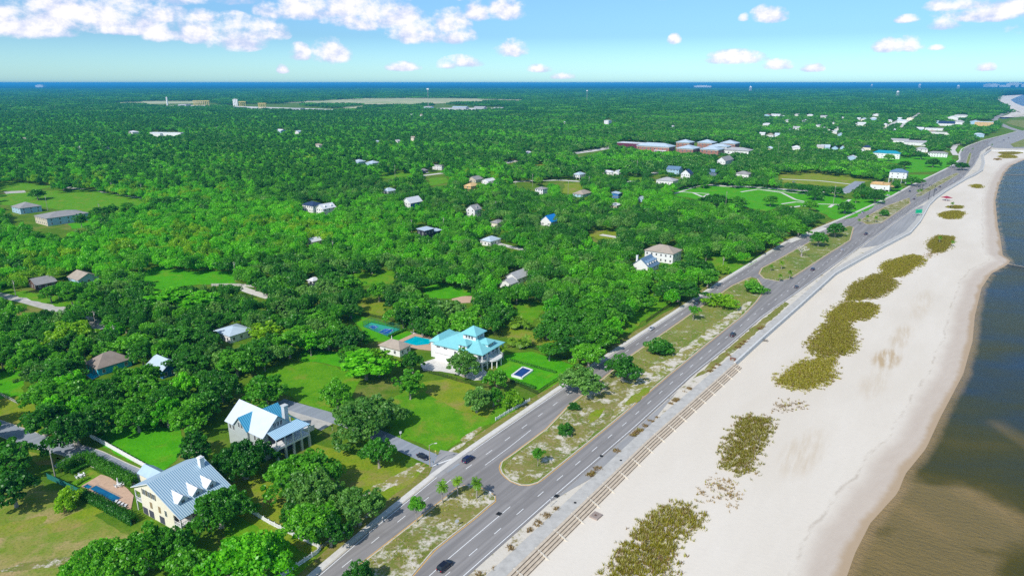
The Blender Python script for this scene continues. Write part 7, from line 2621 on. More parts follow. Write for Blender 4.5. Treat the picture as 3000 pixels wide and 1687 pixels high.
# trees seen one by one in the photograph: crown centre, crown width in picture pixels, shape, tone, label
MAN = [
    (22, 1335, 170, 'oak', 'dark', 'dark oak cut by left edge beside the lane'), (35, 1425, 150, 'oak', 'dark', 'lower dark oak at left edge behind the green fence end'),
    (125, 1225, 140, 'oak', 'dark', 'dark oak over the left lane curve'), (215, 1250, 175, 'big', 'dark', 'broad dark oak above the solid white fence start'), (130, 1160, 140, 'oak', 'mid', 'green oak behind lane oaks at the bright left lawn'),
    (400, 1215, 130, 'oak', 'mid', 'green oak at top of the fenced bright lawn'), (300, 1205, 130, 'oak', 'dark', 'dark oak behind fenced bright lawn left part'), (550, 1215, 150, 'oak', 'mid', 'green oak left of the crossed roof house'),
    (490, 1170, 150, 'big', 'dark', 'broad dark oak behind fenced lawn right part'), (568, 1305, 110, 'tall', 'dark', 'upright dark tree between fenced lawn and the grey house'),
    (712, 1340, 185, 'big', 'dark', 'broad oak hiding the foot of the grey house'), (202, 1457, 82, 'bush', 'yellow', 'olive shrub at the corner of the green fence'),
    (640, 1482, 190, 'big', 'dark', 'broad oak covering the front of the cream house'), (300, 1632, 200, 'big', 'mid', 'broad oak at bottom left of the dry field'), (420, 1600, 170, 'oak', 'mid', 'green oak in front of the cream house porch'),
    (500, 1590, 130, 'oak', 'dark', 'dark oak tucked below the cream gable'), (715, 1640, 290, 'big', 'bright', 'huge bright green oak inside the white picket corner'), (560, 1660, 170, 'oak', 'mid', 'green oak left of the huge bright oak'), (1055, 1685, 110, 'oak', 'dark', 'dark tree cut by the bottom edge on the median'),
    (885, 1375, 215, 'big', 'mid', 'broad oak on lawn below the grey house porch'), (915, 1430, 195, 'big', 'grey', 'broad grey green oak in the middle of the yard'), (912, 1525, 170, 'oak', 'mid', 'green oak above the picket fence corner'),
    (1050, 1475, 150, 'oak', 'grey', 'grey green oak leaning to the highway sidewalk'), (855, 1495, 85, 'oak', 'dark', 'small dark oak inside the yard shade'), (965, 1545, 125, 'oak', 'dark', 'dark low oak beside sidewalk near picket corner'),
    (1065, 1215, 245, 'big', 'grey', 'giant spreading live oak over the side street'), (1108, 1320, 110, 'oak', 'dark', 'dark low limb oak beside the waiting sedan street'), (985, 1150, 120, 'oak', 'mid', 'green oak at back of the giant live oak'),
    (640, 1125, 150, 'big', 'dark', 'broad dark oak behind the white roof of grey house'), (775, 1140, 160, 'oak', 'mid', 'green oak behind the grey house chimney'), (600, 1180, 110, 'oak', 'dark', 'dark oak hugging the grey house left end'),
    (1070, 1060, 180, 'tall', 'bright', 'tall leafy tree left of mansion driveway'), (1108, 1052, 105, 'tall', 'yellow', 'yellow green tree below the mansion garage'), (1200, 1115, 95, 'tall', 'mid', 'round green tree below the mansion fence'), (1207, 1056, 78, 'oak', 'dark', 'dark oak at the mansion driveway end'),
    (1358, 1060, 118, 'oak', 'grey', 'grey green oak in front of the mansion side wall'), (1455, 1108, 78, 'oak', 'mid', 'green tree in front of mansion columns'), (1396, 1165, 92, 'oak', 'grey', 'grey green tree left of yellow round bush'), (1446, 1158, 66, 'oak', 'mid', 'green tree between grey tree and yellow bush'),
    (1500, 1166, 70, 'bush', 'yellow', 'round yellow green bush behind the white picket fence'), (1022, 992, 112, 'oak', 'dark', 'dark oak left of the pickleball court'), (960, 985, 110, 'oak', 'mid', 'green oak farther left of the pickleball court'),
    (1200, 902, 138, 'big', 'mid', 'broad oak behind the pickleball court and pool'), (1310, 905, 115, 'oak', 'grey', 'grey green oak beside the red clay patch'), (1365, 945, 150, 'oak', 'mid', 'drooping green oak right behind the cupola'), (1465, 915, 105, 'oak', 'dark', 'dark oak behind mansion right side'),
    (1650, 930, 170, 'big', 'dark', 'broad dark oak above the fan palms'), (1740, 905, 170, 'big', 'mid', 'broad oak right of fan palms'), (1610, 1027, 80, 'small', 'mid', 'young tree standing on the mansion lawn'), (1700, 1108, 140, 'oak', 'grey', 'grey oak leaning over the highway by mansion lawn'), (1725, 1035, 110, 'oak', 'mid', 'green oak behind the leaning roadside oak'),
    (1825, 1072, 115, 'oak', 'dark', 'dark oak on the median shading the highway'), (1681, 1188, 34, 'bush', 'dark', 'small round median shrub nearest the leaning oak'), (1657, 1254, 50, 'bush', 'dark', 'dark median shrub on bare white sand'),
    (1576, 1335, 42, 'small', 'mid', 'sapling on the crossover end of the median'), (1219, 1486, 62, 'small', 'mid', 'umbrella shaped street tree on the dry median'), (1927, 1012, 98, 'bush', 'dark', 'dark dome shaped tree alone on green median'),
    (2032, 914, 40, 'small', 'mid', 'small tree on median edge near the overhanging oak'), (2113, 877, 102, 'bush', 'yellow', 'yellow green dome tree on the green median'), (2209, 838, 72, 'bush', 'mid', 'green dome tree by the second crossover'), (1989, 850, 135, 'oak', 'dark', 'dark oak overhanging the landward lanes'),
    (1868, 868, 118, 'oak', 'mid', 'green oak on the lawn with twisted pale limb'), (2045, 782, 115, 'oak', 'dark', 'dark oak right of white dormered house'), (2122, 722, 74, 'small', 'mid', 'lone shade tree on bright lawn by the highway'), (2070, 737, 32, 'tall', 'dark', 'narrow dark tree beside taupe roofed house lawn'),
    (2235, 700, 115, 'oak', 'mid', 'green oak leaning above the landward lanes far along'), (2119, 787, 38, 'bush', 'yellow', 'brownish shrub on the bright roadside lawn'), (2400, 697, 56, 'oak', 'dark', 'dark oak right of the bare white tree'), (2075, 810, 70, 'oak', 'mid', 'green oak beside side entrance on landward lanes'),
    (1760, 985, 130, 'oak', 'mid', 'green oak at the front of the big roadside grove'), (1680, 1010, 110, 'oak', 'dark', 'dark oak behind the lawn sapling'), (2450, 670, 62, 'oak', 'dark', 'dark oak at the road bend below the park'), (2340, 670, 80, 'oak', 'mid', 'green oak above the bare white tree'),
    (2096, 585, 100, 'big', 'dark', 'broad dark oak at left of the park paths'), (2160, 590, 70, 'oak', 'mid', 'green oak right of the broad park oak'), (2258, 585, 50, 'oak', 'mid', 'round oak between curving park paths'), (2390, 565, 56, 'big', 'dark', 'dark oak in upper middle of the park'), (2400, 556, 44, 'oak', 'dark', 'dark oak just behind the upper park oak'),
    (2450, 560, 50, 'oak', 'dark', 'dark oak right of the pale park lamp pole'), (2477, 605, 56, 'big', 'dark', 'dark oak by the lower right park path'), (2375, 600, 46, 'oak', 'mid', 'green oak at lower middle of the park'), (2322, 545, 32, 'small', 'mid', 'left of two small trees by the park street'), (2338, 546, 26, 'small', 'mid', 'right of two small trees by the park street'),
    (2280, 545, 26, 'small', 'mid', 'small street tree at the left end of park street'), (2063, 535, 40, 'oak', 'mid', 'round oak in front of the slate blue house'), (2195, 540, 40, 'small', 'mid', 'small tree before the white and pink house'), (2155, 535, 44, 'oak', 'mid', 'green oak left of the white and pink house'),
    (2565, 575, 56, 'big', 'dark', 'dark oak in front of the timber framed building'), (2510, 573, 26, 'tall', 'mid', 'small upright tree by the parking street'), (2672, 528, 46, 'oak', 'dark', 'dark oak right of white house on stilts'), (2620, 493, 60, 'big', 'dark', 'broad dark oak left of the bright field'),
    (2650, 480, 40, 'oak', 'dark', 'dark oak at left end of bright field'), (2735, 475, 44, 'big', 'dark', 'leaning dark oak inside the bright field'), (2700, 455, 44, 'oak', 'dark', 'dark oak before the white columned building'), (2605, 460, 34, 'oak', 'mid', 'green oak in front of the teal roofed building'),
    (2820, 485, 44, 'oak', 'dark', 'dark oak at the fork of the far carriageways'), (2790, 478, 30, 'oak', 'dark', 'smaller dark oak left of the fork oak'), (2690, 537, 20, 'small', 'dark', 'left small tree on the far median'), (2702, 533, 22, 'small', 'dark', 'right small tree on the far median'),
    (2592, 622, 28, 'bush', 'dark', 'dark shrub on the sandy median before the signals'), (700, 575, 0, 'skip', '', ''), (570, 552, 0, 'skip', '', ''),
    (487, 592, 135, 'big', 'dark', 'huge dark oak at right end of big field'), (108, 567, 56, 'oak', 'dark', 'dark oak standing in the big left field'), (185, 542, 60, 'oak', 'dark', 'dark oak at the forest edge of the field'), (235, 640, 40, 'tall', 'dark', 'upright dark tree right of apartment building'),
    (295, 620, 60, 'oak', 'dark', 'left dark oak on the near field margin'), (330, 612, 40, 'oak', 'dark', 'right dark oak on the near field margin'), (375, 615, 50, 'pine', 'mid', 'open pine at the near field margin'),
    (205, 855, 70, 'tall', 'mid', 'green tree in front of the pale blue cottage'), (295, 840, 100, 'oak', 'mid', 'green oak right of the pale blue cottage'), (60, 770, 110, 'oak', 'dark', 'dark oak behind the dark brick cottage'), (410, 845, 100, 'oak', 'dark', 'dark oak at left of bright clearing'),
    (210, 975, 165, 'big', 'yellow', 'broad yellowish oak above the brown hip roof'), (500, 870, 150, 'tall', 'bright', 'bright tall tree cluster front right of clearing'), (590, 880, 130, 'tall', 'bright', 'bright tree right of the bright cluster'),
    (845, 1000, 110, 'tall', 'mid', 'green tree below the oaks left of the mansion'), (780, 970, 110, 'tall', 'yellow', 'yellow green tree in oaks left of mansion'), (1022, 830, 90, 'tall', 'mid', 'tall forked tree behind the mansion court fence'), (1110, 850, 80, 'oak', 'mid', 'green oak over the brown clearing behind court'),
    (1505, 690, 0, 'skip', '', ''),
    (530, 985, 150, 'oak', 'dark', 'dark oak beside the pale metal roofed building'), (390, 1010, 130, 'oak', 'mid', 'green oak right behind the brown hip roof'), (400, 1130, 130, 'oak', 'mid', 'green oak below the blue gabled house'), (560, 1060, 140, 'oak', 'dark', 'dark oak right of the blue gabled house'),
    (320, 1140, 140, 'big', 'dark', 'broad dark oak below the turquoise pool'), (170, 1090, 150, 'oak', 'dark', 'dark oak left of the turquoise pool'), (220, 1150, 130, 'oak', 'mid', 'green oak at right of bright left lawn'), (690, 1060, 140, 'oak', 'mid', 'green oak at left of the central lawn'), (860, 950, 130, 'oak', 'dark', 'dark oak in the grove left of court'),
]
PALMS = [(1297, 1474, 'palm', 'left fan palm of three on the median tip'), (1341, 1450, 'palm', 'middle fan palm of three on the median tip'), (1397, 1461, 'palm', 'right fan palm of three on the median tip'), (2258, 795, 'palm', 'upper left fan palm near the second crossover'), (2289, 790, 'palm', 'upper right fan palm near the second crossover'),
         (2284, 826, 'palm', 'lower left fan palm near the second crossover'), (2312, 820, 'palm', 'lower right fan palm near the second crossover'), (2516, 657, 'palm', 'fan palm at the left tip of the sandy median'), (2539, 650, 'palm', 'second fan palm on the sandy median'), (2565, 652, 'palm', 'third fan palm on the sandy median'),
         (2688, 573, 'palm', 'fan palm at the left of signal median'), (2697, 570, 'palm', 'fan palm at the right of signal median'), (2823, 500, 'palm', 'fan palm below the fork oak'), (2849, 442, 'palm', 'fan palm on the far grass island'), (1422, 1062, 'palm', 'slender palm at the mansion balcony left side'), (1475, 1055, 'palm', 'slender palm at the mansion balcony right side'),
         (2905, 432, 'palm', 'fan palm by harbour apron left side'), (2752, 712, 'palm', 'lone palm on the sand by the umbrella'), (2790, 722, 'palm', 'palm like umbrella on the far sand'), (2788, 610, 'palm', 'palm on the sand by the round grass patch')]
for (u, v, w) in [(1508, 955, 44), (1528, 948, 46), (1545, 955, 40), (1500, 1005, 46), (1525, 1012, 50), (1543, 1008, 40), (1585, 955, 40), (1602, 968, 36), (1640, 985, 46), (1655, 990, 40)]:
    PALMS.append((u, v + 10, 'clump', None))

def manual():
    rr = random.Random(99)
    for (u, v, wpx, st, tone, lab) in MAN:
        if st == 'skip':
            continue
        key = key_of(st, rr)
        me, tme, pr, ph = PROTO[key]
        rad, hs = 5.0, 1.0
        for _ in range(4):
            hc = ph * (rad / pr) * 0.62 * hs
            x, y = G(u, v, hc)
            rad = wpx / S(x, y, hc) / 2 * 0.96
            H0 = ph * rad / pr
            hmax = {'big': 12.5, 'oak': 11.0, 'tall': 13, 'small': 8, 'bush': 6.5, 'pine': 17}[st]
            hs = min(1.15, hmax / H0)
        place_tree(key, x, y, rad, hs, tone, lab)
        ALLT.append((x, y, rad))
    cl = 0
    for (u, v, st, lab) in PALMS:
        key = key_of(st, rr)
        x, y = G(u, v, SAND_Z if u > 2745 and v > 600 else 0)
        if lab is None:
            cl += 1
            lab = ['leftmost upper shaggy palm behind the mansion lawn', 'middle upper shaggy palm behind the mansion lawn', 'right upper shaggy palm behind the mansion lawn', 'left shaggy palm beside the mansion right wall', 'middle shaggy palm beside the mansion right wall',
                   'right shaggy palm beside the mansion right wall', 'shaggy palm left of the sandy path', 'shaggy palm right of the sandy path', 'left shaggy palm under the roadside grove', 'right shaggy palm under the roadside grove'][cl - 1]
        t = place_tree(key, x, y, PROTO[key][2] * rr.uniform(0.9, 1.15) * (1.35 if st == 'clump' else 1.0), rr.uniform(0.95, 1.2), 'palm', lab)
        if u > 2745 and v > 600:
            t.location.z = SAND_Z
        ALLT.append((x, y, 2.5))
manual()

# bare bleached tree by the highway
def bare_tree(u, v, label):
    x, y = G(u, v)
    t = thing('dead_tree', label, 'tree', (x, y, 0))
    rr = random.Random(4)
    mb = MB()
    mb.tube([(0, 0, -0.2), (0.2, 0, 1.6), (0, 0.2, 3.2)], [0.7, 0.5, 0.42], 9)
    mb.build('trunk', MAT['palebark'], t)
    def grow(p, d, L, r, n):
        q = p + d * L
        mb.tube([p, (p + q) / 2 + Vector((rr.uniform(-.2, .2), rr.uniform(-.2, .2), 0.1)), q], [r, r * 0.8, r * 0.6], 6)
        if n > 0:
            for _ in range(3):
                e = (d + Vector((rr.uniform(-1, 1), rr.uniform(-1, 1), rr.uniform(-.3, .6)))).normalized()
                grow(q, e, L * 0.68, r * 0.6, n - 1)
    for i in range(6):
        a = i * 1.05
        mb = MB()
        grow(Vector((0, 0.1, 3.0)), Vector((math.cos(a), math.sin(a), 0.9)).normalized(), 2.6, 0.26, 3)
        mb.build('limb', flat('bleached_wood', (0.60, 0.56, 0.50), 0.9, 0.15), t)
    ALLT.append((x, y, 5))
bare_tree(2347, 752, 'bare bleached tree with pale limbs beside the landward lanes')

# hedges
def hedge(px, w, h, label, tone='hedge'):
    w_ = W(px)
    o = w_[0]
    t = thing('hedge', label, 'hedge', (o[0], o[1], 0))
    q = [(x - o[0], y - o[1]) for x, y in w_]
    L = plen(q)
    n = int(L * (w + 2 * h) * 60)
    rg = np.random.default_rng(int(L * 10))
    c_ = resample(q, 400)
    i = rg.integers(0, 399, n)
    d = c_[i + 1] - c_[i]
    d /= np.maximum(1e-6, np.linalg.norm(d, axis=1))[:, None]
    nn = np.stack([-d[:, 1], d[:, 0]], 1)
    s = rg.uniform(-1, 1, n)
    z = rg.uniform(0, 1, n)
    side = rg.random(n) < 0.6
    s[side] = np.sign(s[side]) * rg.uniform(0.8, 1.12, side.sum())
    z[~side] = rg.uniform(0.82, 1.12, (~side).sum())
    lump = 1 + 0.18 * np.sin(i * 0.35) + 0.1 * np.sin(i * 0.83)
    pos = np.concatenate([c_[i] + nn * (s * w / 2 * lump)[:, None], (z * h * lump)[:, None]], 1)
    nrm = np.concatenate([nn * s[:, None], (z - 0.3)[:, None]], 1) + 0.6 * rg.normal(size=(n, 3))
    nrm /= np.linalg.norm(nrm, axis=1)[:, None]
    V, T = leaf_quads(pos, nrm, 0.36 * rg.uniform(0.6, 1.3, n), rg.random(n))
    me = quads_mesh('foliage', V, T, LEAF[tone])
    f = bpy.data.objects.new('foliage', me)
    C.objects.link(f)
    f.parent = t
    mb = MB()
    for k in range(0, 399, max(1, int(399 / max(2, L / 1.5)))):
        mb.tube([(*c_[k], 0), (*c_[k], h * 0.6)], [0.06, 0.03], 5)
    mb.build('stems', MAT['bark'], t)
hedge([(243, 1455), (290, 1478), (340, 1506), (395, 1535)], 2.2, 2.2, 'long dark hedge just behind the green fence', 'dark')
hedge([(283, 1368), (320, 1385), (360, 1408), (398, 1424)], 2.4, 3.0, 'tall green hedge between lane and pink terrace')
hedge([(180, 1388), (215, 1365), (262, 1350), (278, 1362)], 2.6, 3.0, 'curving tall hedge round the small garden lawn')
hedge([(208, 1390), (235, 1375), (258, 1366)], 1.2, 1.0, 'low clipped hedge inside the garden lawn')
hedge([(222, 1424), (240, 1412), (262, 1402)], 0.8, 0.7, 'low brown edged hedge at the terrace step', 'yellow')
hedge([(1493, 1056), (1540, 1068), (1600, 1085), (1630, 1093)], 0.9, 0.8, 'clipped hedge dividing the mansion lawn', 'dark')
hedge([(1495, 1115), (1530, 1126), (1570, 1139)], 0.9, 0.9, 'clipped hedge along front edge of mansion lawn', 'dark')
hedge([(1140, 990), (1160, 980), (1188, 968)], 1.2, 1.2, 'clipped hedge between court and turquoise pool', 'dark')
hedge([(1215, 975), (1250, 983), (1285, 992)], 1.0, 0.9, 'clipped hedge behind the turquoise pool terrace', 'hedge')

# ------------------------------------------------------------------ dune grass patches
def inpoly(px, py, poly):
    r = np.zeros(px.shape, bool)
    n = len(poly)
    for i in range(n):
        x0, y0 = poly[i]
        x1, y1 = poly[(i + 1) % n]
        if y0 == y1:
            continue
        k = ((y0 > py) != (y1 > py)) & (px < (x1 - x0) * (py - y0) / (y1 - y0) + x0)
        r ^= k
    return r

def blades(pts, h, lean, width, tone, rg):
    n = len(pts)
    a = rg.uniform(0, 6.28, n)
    d = np.stack([np.cos(a), np.sin(a), np.zeros(n)], 1)
    s = np.stack([-np.sin(a), np.cos(a), np.zeros(n)], 1)
    hh = h * rg.uniform(0.5, 1.25, n)
    up = np.array([0, 0, 1.0])
    b = pts
    m = b + up * (hh * 0.6)[:, None] + d * (lean * hh * 0.3)[:, None]
    t = b + up * hh[:, None] + d * (lean * hh)[:, None]
    w = (width * rg.uniform(0.6, 1.4, n))[:, None]
    V = np.stack([b - s * w, b + s * w, t + s * w * 0.3, t - s * w * 0.3], 1)
    return V, tone

def dune_patch(poly_px, label, dens=5.0, kind='green', h=0.75, seed=1, edge=0.55):
    w_ = np.array([G(u, v, SAND_Z) for u, v in poly_px])
    lo, hi = w_.min(0) - 4, w_.max(0) + 4
    rg = np.random.default_rng(seed)
    n = int((hi - lo).prod() * dens)
    n = min(n, 60000)
    p = lo + rg.random((n, 2)) * (hi - lo)
    ins = inpoly(p[:, 0], p[:, 1], [tuple(q) for q in w_])
    de = dist_poly(p[:, 0], p[:, 1], np.concatenate([w_, w_[:1]]))
    sdist = np.where(ins, de, -de)
    wob = np.sin(p[:, 0] * 0.9 + 2 * np.sin(p[:, 1] * 0.7)) * 0.7 + np.sin(p[:, 1] * 1.7 + p[:, 0] * 0.6) * 0.5
    keep = rg.random(n) < np.clip((sdist + 1.6 * wob + 1.6) / 5.5, 0.0, 1) ** 1.2 * (0.55 + 0.45 * (np.sin(p[:, 0] * 2.1) * np.sin(p[:, 1] * 1.9) > -0.2)) * (0.35 + 0.65 * (np.sin(p[:, 0] * 0.55 + 1.5 * np.sin(p[:, 1] * 0.4)) * np.sin(p[:, 1] * 0.5) > -edge))
    p, sdist = p[keep], sdist[keep]
    o = w_.mean(0)
    t = thing('dune_grass_patch', label, 'dune grass', (o[0], o[1], SAND_Z - 0.02))
    k = 6
    q = np.repeat(p - o, k, 0) + rg.normal(0, 0.22, (len(p) * k, 2))
    mound = np.repeat(np.clip(sdist, 0, 5) * 0.07, k)
    pts = np.concatenate([q, mound[:, None] - 0.05], 1)
    V, T = blades(pts, h, 0.75, 0.10, np.clip(np.repeat(rg.random(len(p)), k) * 0.7 + rg.random(len(p) * k) * 0.3, 0, 1), rg)
    br = np.repeat(rg.random(len(p)) < (0.15 if kind == 'green' else 0.85), k)
    for nm, sel, mt in (('green_blades', ~br, 'dune'), ('dry_stems', br, 'dune_brown')):
        if sel.sum() < 4:
            continue
        me = quads_mesh(nm, V[sel], T[sel], LEAF[mt])
        ob = bpy.data.objects.new(nm, me)
        C.objects.link(ob)
        ob.parent = t

def ell(u, v, a, b_, rot, n=20, seed=1):
    rr = random.Random(seed)
    ph = [rr.uniform(0, 6) for _ in range(3)]
    out = []
    for i in range(n):
        t = 2 * math.pi * i / n
        k = 1 + 0.08 * math.sin(2 * t + ph[0]) + 0.08 * math.sin(3 * t + ph[1]) + 0.06 * math.sin(5 * t + ph[2])
        x, y = a * k * math.cos(t), b_ * k * math.sin(t)
        c_, s_ = math.cos(rot), math.sin(rot)
        out.append((u + x * c_ - y * s_, v + x * s_ + y * c_))
    return out
dune_patch([(1975, 1474), (2030, 1478), (2062, 1508), (2060, 1545), (2010, 1572), (1992, 1625), (1965, 1700), (1745, 1720), (1785, 1645), (1835, 1578), (1868, 1530), (1918, 1492)], 'largest dune grass patch at the bottom of the beach', 6, seed=1, edge=0.75)
dune_patch(ell(2112, 1442, 72, 40, 0.0, seed=2), 'sparse brown stubble ring right above the largest patch', 2.2, 'brown', 0.5, 2, 0.0)
dune_patch([(2160, 1222), (2215, 1215), (2268, 1230), (2262, 1268), (2236, 1318), (2206, 1385), (2165, 1392), (2112, 1372), (2108, 1325), (2138, 1268)], 'tall upright dune grass patch above the stubble ring', 6, seed=3, edge=0.8)
dune_patch(ell(2310, 1190, 46, 22, -0.1, seed=4), 'sparse brown stubble between two green patches', 2.0, 'brown', 0.5, 4, 0.0)
dune_patch(ell(2368, 1098, 96, 42, -0.18, seed=5), 'oval dune grass patch level with the seawall step end', 7, seed=5, edge=1.2)
dune_patch(ell(2440, 998, 80, 50, -0.35, seed=6), 'left lobe of the big double dune grass patch', 7, seed=6, edge=1.2)
dune_patch(ell(2494, 917, 74, 34, -0.15, seed=7), 'right lobe of the big double dune grass patch', 7, seed=7, edge=1.2)
dune_patch(ell(2550, 844, 72, 36, -0.3, seed=8), 'long dune grass patch above the double patch', 7, seed=8, edge=1.2)
dune_patch(ell(2640, 780, 66, 28, -0.25, seed=9), 'dune grass patch right of the grey sedan stretch', 7, seed=9, edge=1.2)
dune_patch(ell(2755, 714, 40, 24, -0.15, seed=10), 'round dune grass patch near the lone palm', 7, seed=10, edge=1.2)
dune_patch(ell(2728, 746, 24, 9, -0.2, seed=11), 'small brown stubble strip below the round patch', 1.6, 'brown', 0.5, 11, 0.0)
dune_patch(ell(2788, 630, 36, 13, 0.0, seed=12), 'flat oval dune grass patch below red shelter', 6, seed=12, edge=1.2)
dune_patch(ell(2798, 607, 22, 5, 0.0, seed=13), 'thin dune grass sliver just under the red shelter', 6, seed=13, edge=1.2)
dune_patch(ell(2862, 546, 17, 6, 0.0, seed=14), 'small far dune grass patch alone on the sand', 5, seed=14, edge=1.2)
dune_patch(ell(2952, 459, 28, 5.5, 0.0, seed=15), 'lower far dune grass strip near the harbour cove', 3, seed=15, edge=1.2)
dune_patch(ell(2958, 449, 32, 4.5, 0.0, seed=16), 'upper far dune grass strip near the harbour cove', 3, seed=16, edge=1.2)
dune_patch(ell(2922, 467, 10, 3, 0.0, seed=17), 'brown far tuft left of two dune strips', 3, 'brown', 0.6, 17, 1.0)

# low scrub over the sandy strips: ground cover nobody could count
def ground_cover(name, regions, mat, h, n_per, seed, width=0.09):
    rg = np.random.default_rng(seed)
    Vs, Ts = [], []
    for poly, z, dens, thr in regions:
        if len(poly) == 2:
            A, B = resample(poly[0], 1200), resample(poly[1], 1200)
            n = int(plen(poly[0]) * 6 * dens)
            i, sx_ = rg.integers(0, 1200, n), rg.random((n, 1))
            p = A[i] * (1 - sx_) + B[i] * sx_ + rg.normal(0, 0.25, (n, 2))
        else:
            w_ = np.array(poly)
            lo, hi = w_.min(0), w_.max(0)
            n = min(26000, int((hi - lo).prod() * dens))
            p = lo + rg.random((n, 2)) * (hi - lo)
        f = np.sin(p[:, 0] * 0.31 + 2 * np.sin(p[:, 1] * 0.23)) + np.sin(p[:, 1] * 0.37 + 1.7 * np.sin(p[:, 0] * 0.19)) + 0.9 * np.sin(p[:, 0] * 0.9 + p[:, 1] * 1.1)
        k = (np.ones(n, bool) if len(poly) == 2 else inpoly(p[:, 0], p[:, 1], [tuple(q) for q in w_])) & (f > thr)
        p = p[k]
        q = np.repeat(p, n_per, 0) + rg.normal(0, 0.2, (len(p) * n_per, 2))
        V, T = blades(np.concatenate([q, np.full((len(q), 1), z)], 1), h, 0.8, width, np.repeat(rg.random(len(p)), n_per), rg)
        Vs.append(V)
        Ts.append(T)
    me = quads_mesh(name, np.concatenate(Vs), np.concatenate(Ts), LEAF[mat])
    o = bpy.data.objects.new(name, me)
    C.objects.link(o)
    tag(o, kind='stuff')
_wl = [tuple(p) for p in resample(offset(wall_w, -4.7), 900)]
verge_poly = ([p for p in _wl if 118 < p[1] < 330], [p for p in [tuple(q) for q in resample(offset(wall_w, -6.6), 900)] if 118 < p[1] < 330])
ground_cover('dry_scrub', [(verge_poly, 0.08, 2.2, 0.25)], 'dune_brown', 0.55, 5, 31)
ground_cover('green_scrub', [(verge_poly, 0.08, 1.5, 1.1)], 'dune', 0.5, 5, 32)
mpoly = [(x, y) for x, y in M0 if y > 100]
ground_cover('median_weeds', [([(x, y) for x, y in offset(M1 + [M1[0]], 1.2)[:-1]], zroad + 0.15, 0.55, 0.2), (mpoly, zroad + 0.15, 0.8, 0.0)], 'dune', 0.35, 4, 33, 0.07)

# ------------------------------------------------------------------ woodland
MW, MHh = 800, 450
KX, KY = MW / 3200.0, MHh / 1800.0          # mask covers u in -100..3100, v in 0..1800
open_mask = np.zeros((MHh, MW), bool)
yy, xx = np.mgrid[0:MHh, 0:MW]
for poly in OPEN:
    q = [((u + 100) * KX, v * KY) for u, v in poly]
    x0, x1 = max(0, int(min(a for a, _ in q))), min(MW, int(max(a for a, _ in q)) + 2)
    y0, y1 = max(0, int(min(b for _, b in q))), min(MHh, int(max(b for _, b in q)) + 2)
    if x1 <= x0 or y1 <= y0:
        continue
    open_mask[y0:y1, x0:x1] |= inpoly(xx[y0:y1, x0:x1] + 0.5, yy[y0:y1, x0:x1] + 0.5, q)
II = np.zeros((MHh + 1, MW + 1))
II[1:, 1:] = open_mask.astype(float).cumsum(0).cumsum(1)

def open_frac(x, y, r, h):
    s = S(x, y, h * 0.6)
    u, v1 = P(x, y, h)
    _, v0 = P(x, y, h * 0.25)
    a, b = u - r * s * 0.8, u + r * s * 0.8
    i0, i1 = int((a + 100) * KX), int((b + 100) * KX) + 1
    j0, j1 = int(v1 * KY), int(v0 * KY) + 1
    i0, i1, j0, j1 = max(0, i0), min(MW, i1), max(0, j0), min(MHh, j1)
    if i1 <= i0 or j1 <= j0:
        return 0.0
    return (II[j1, i1] - II[j0, i1] - II[j1, i0] + II[j0, i0]) / ((i1 - i0) * (j1 - j0))

# coast line: woods stay inland of the sidewalk
coast = np.array([p for p in resample(offset(WB_L, -5.5), 900)])
coast = np.concatenate([coast, np.array(W(COVE_LAND_PX[3:]))])
cyo = coast[:, 1].argsort()
def coast_x(y):
    return np.interp(y, coast[cyo, 1], coast[cyo, 0])
FOOTA = np.array(FOOT)
GRID = {}
def g_add(x, y, r):
    GRID.setdefault((int(x // 20), int(y // 20)), []).append((x, y, r))
def g_near(x, y, r, k):
    for i in range(int((x - 22) // 20), int((x + 22) // 20) + 1):
        for j in range(int((y - 22) // 20), int((y + 22) // 20) + 1):
            for (a, b, c) in GRID.get((i, j), ()):
                if math.hypot(a - x, b - y) < (r + c) * k:
                    return True
    return False
for (x, y, r) in ALLT:
    g_add(x, y, r)

WOOD = []       # (x, y, radius, height scale, shape, tone)
rw = random.Random(2024)
def tone_at(x, y):
    f = math.sin(x * 0.013 + 1.7 * math.sin(y * 0.009)) + math.sin(y * 0.017 + 2.1 * math.sin(x * 0.011)) + 0.6 * math.sin(x * 0.05 + y * 0.04)
    u, v = P(x, y, 6)
    # the photograph's brighter second-growth belt lies left of centre, the dark old oaks to the right and near the shore
    lf = (1500 - u) / 1500 * 0.9 - (0.9 if v > 900 else 0)
    f += (lf + 0.55) * (1.0 if 430 < v < 760 else 0.35) + rw.gauss(0, 0.9)
    if u > 1500:
        f -= 1.2 if v < 620 else 0.6
    if f > 3.1:
        return 'yellow'
    if f > 1.0:
        return 'bright'
    if f > -0.4:
        return 'mid'
    return 'grey' if rw.random() < 0.22 else 'dark'

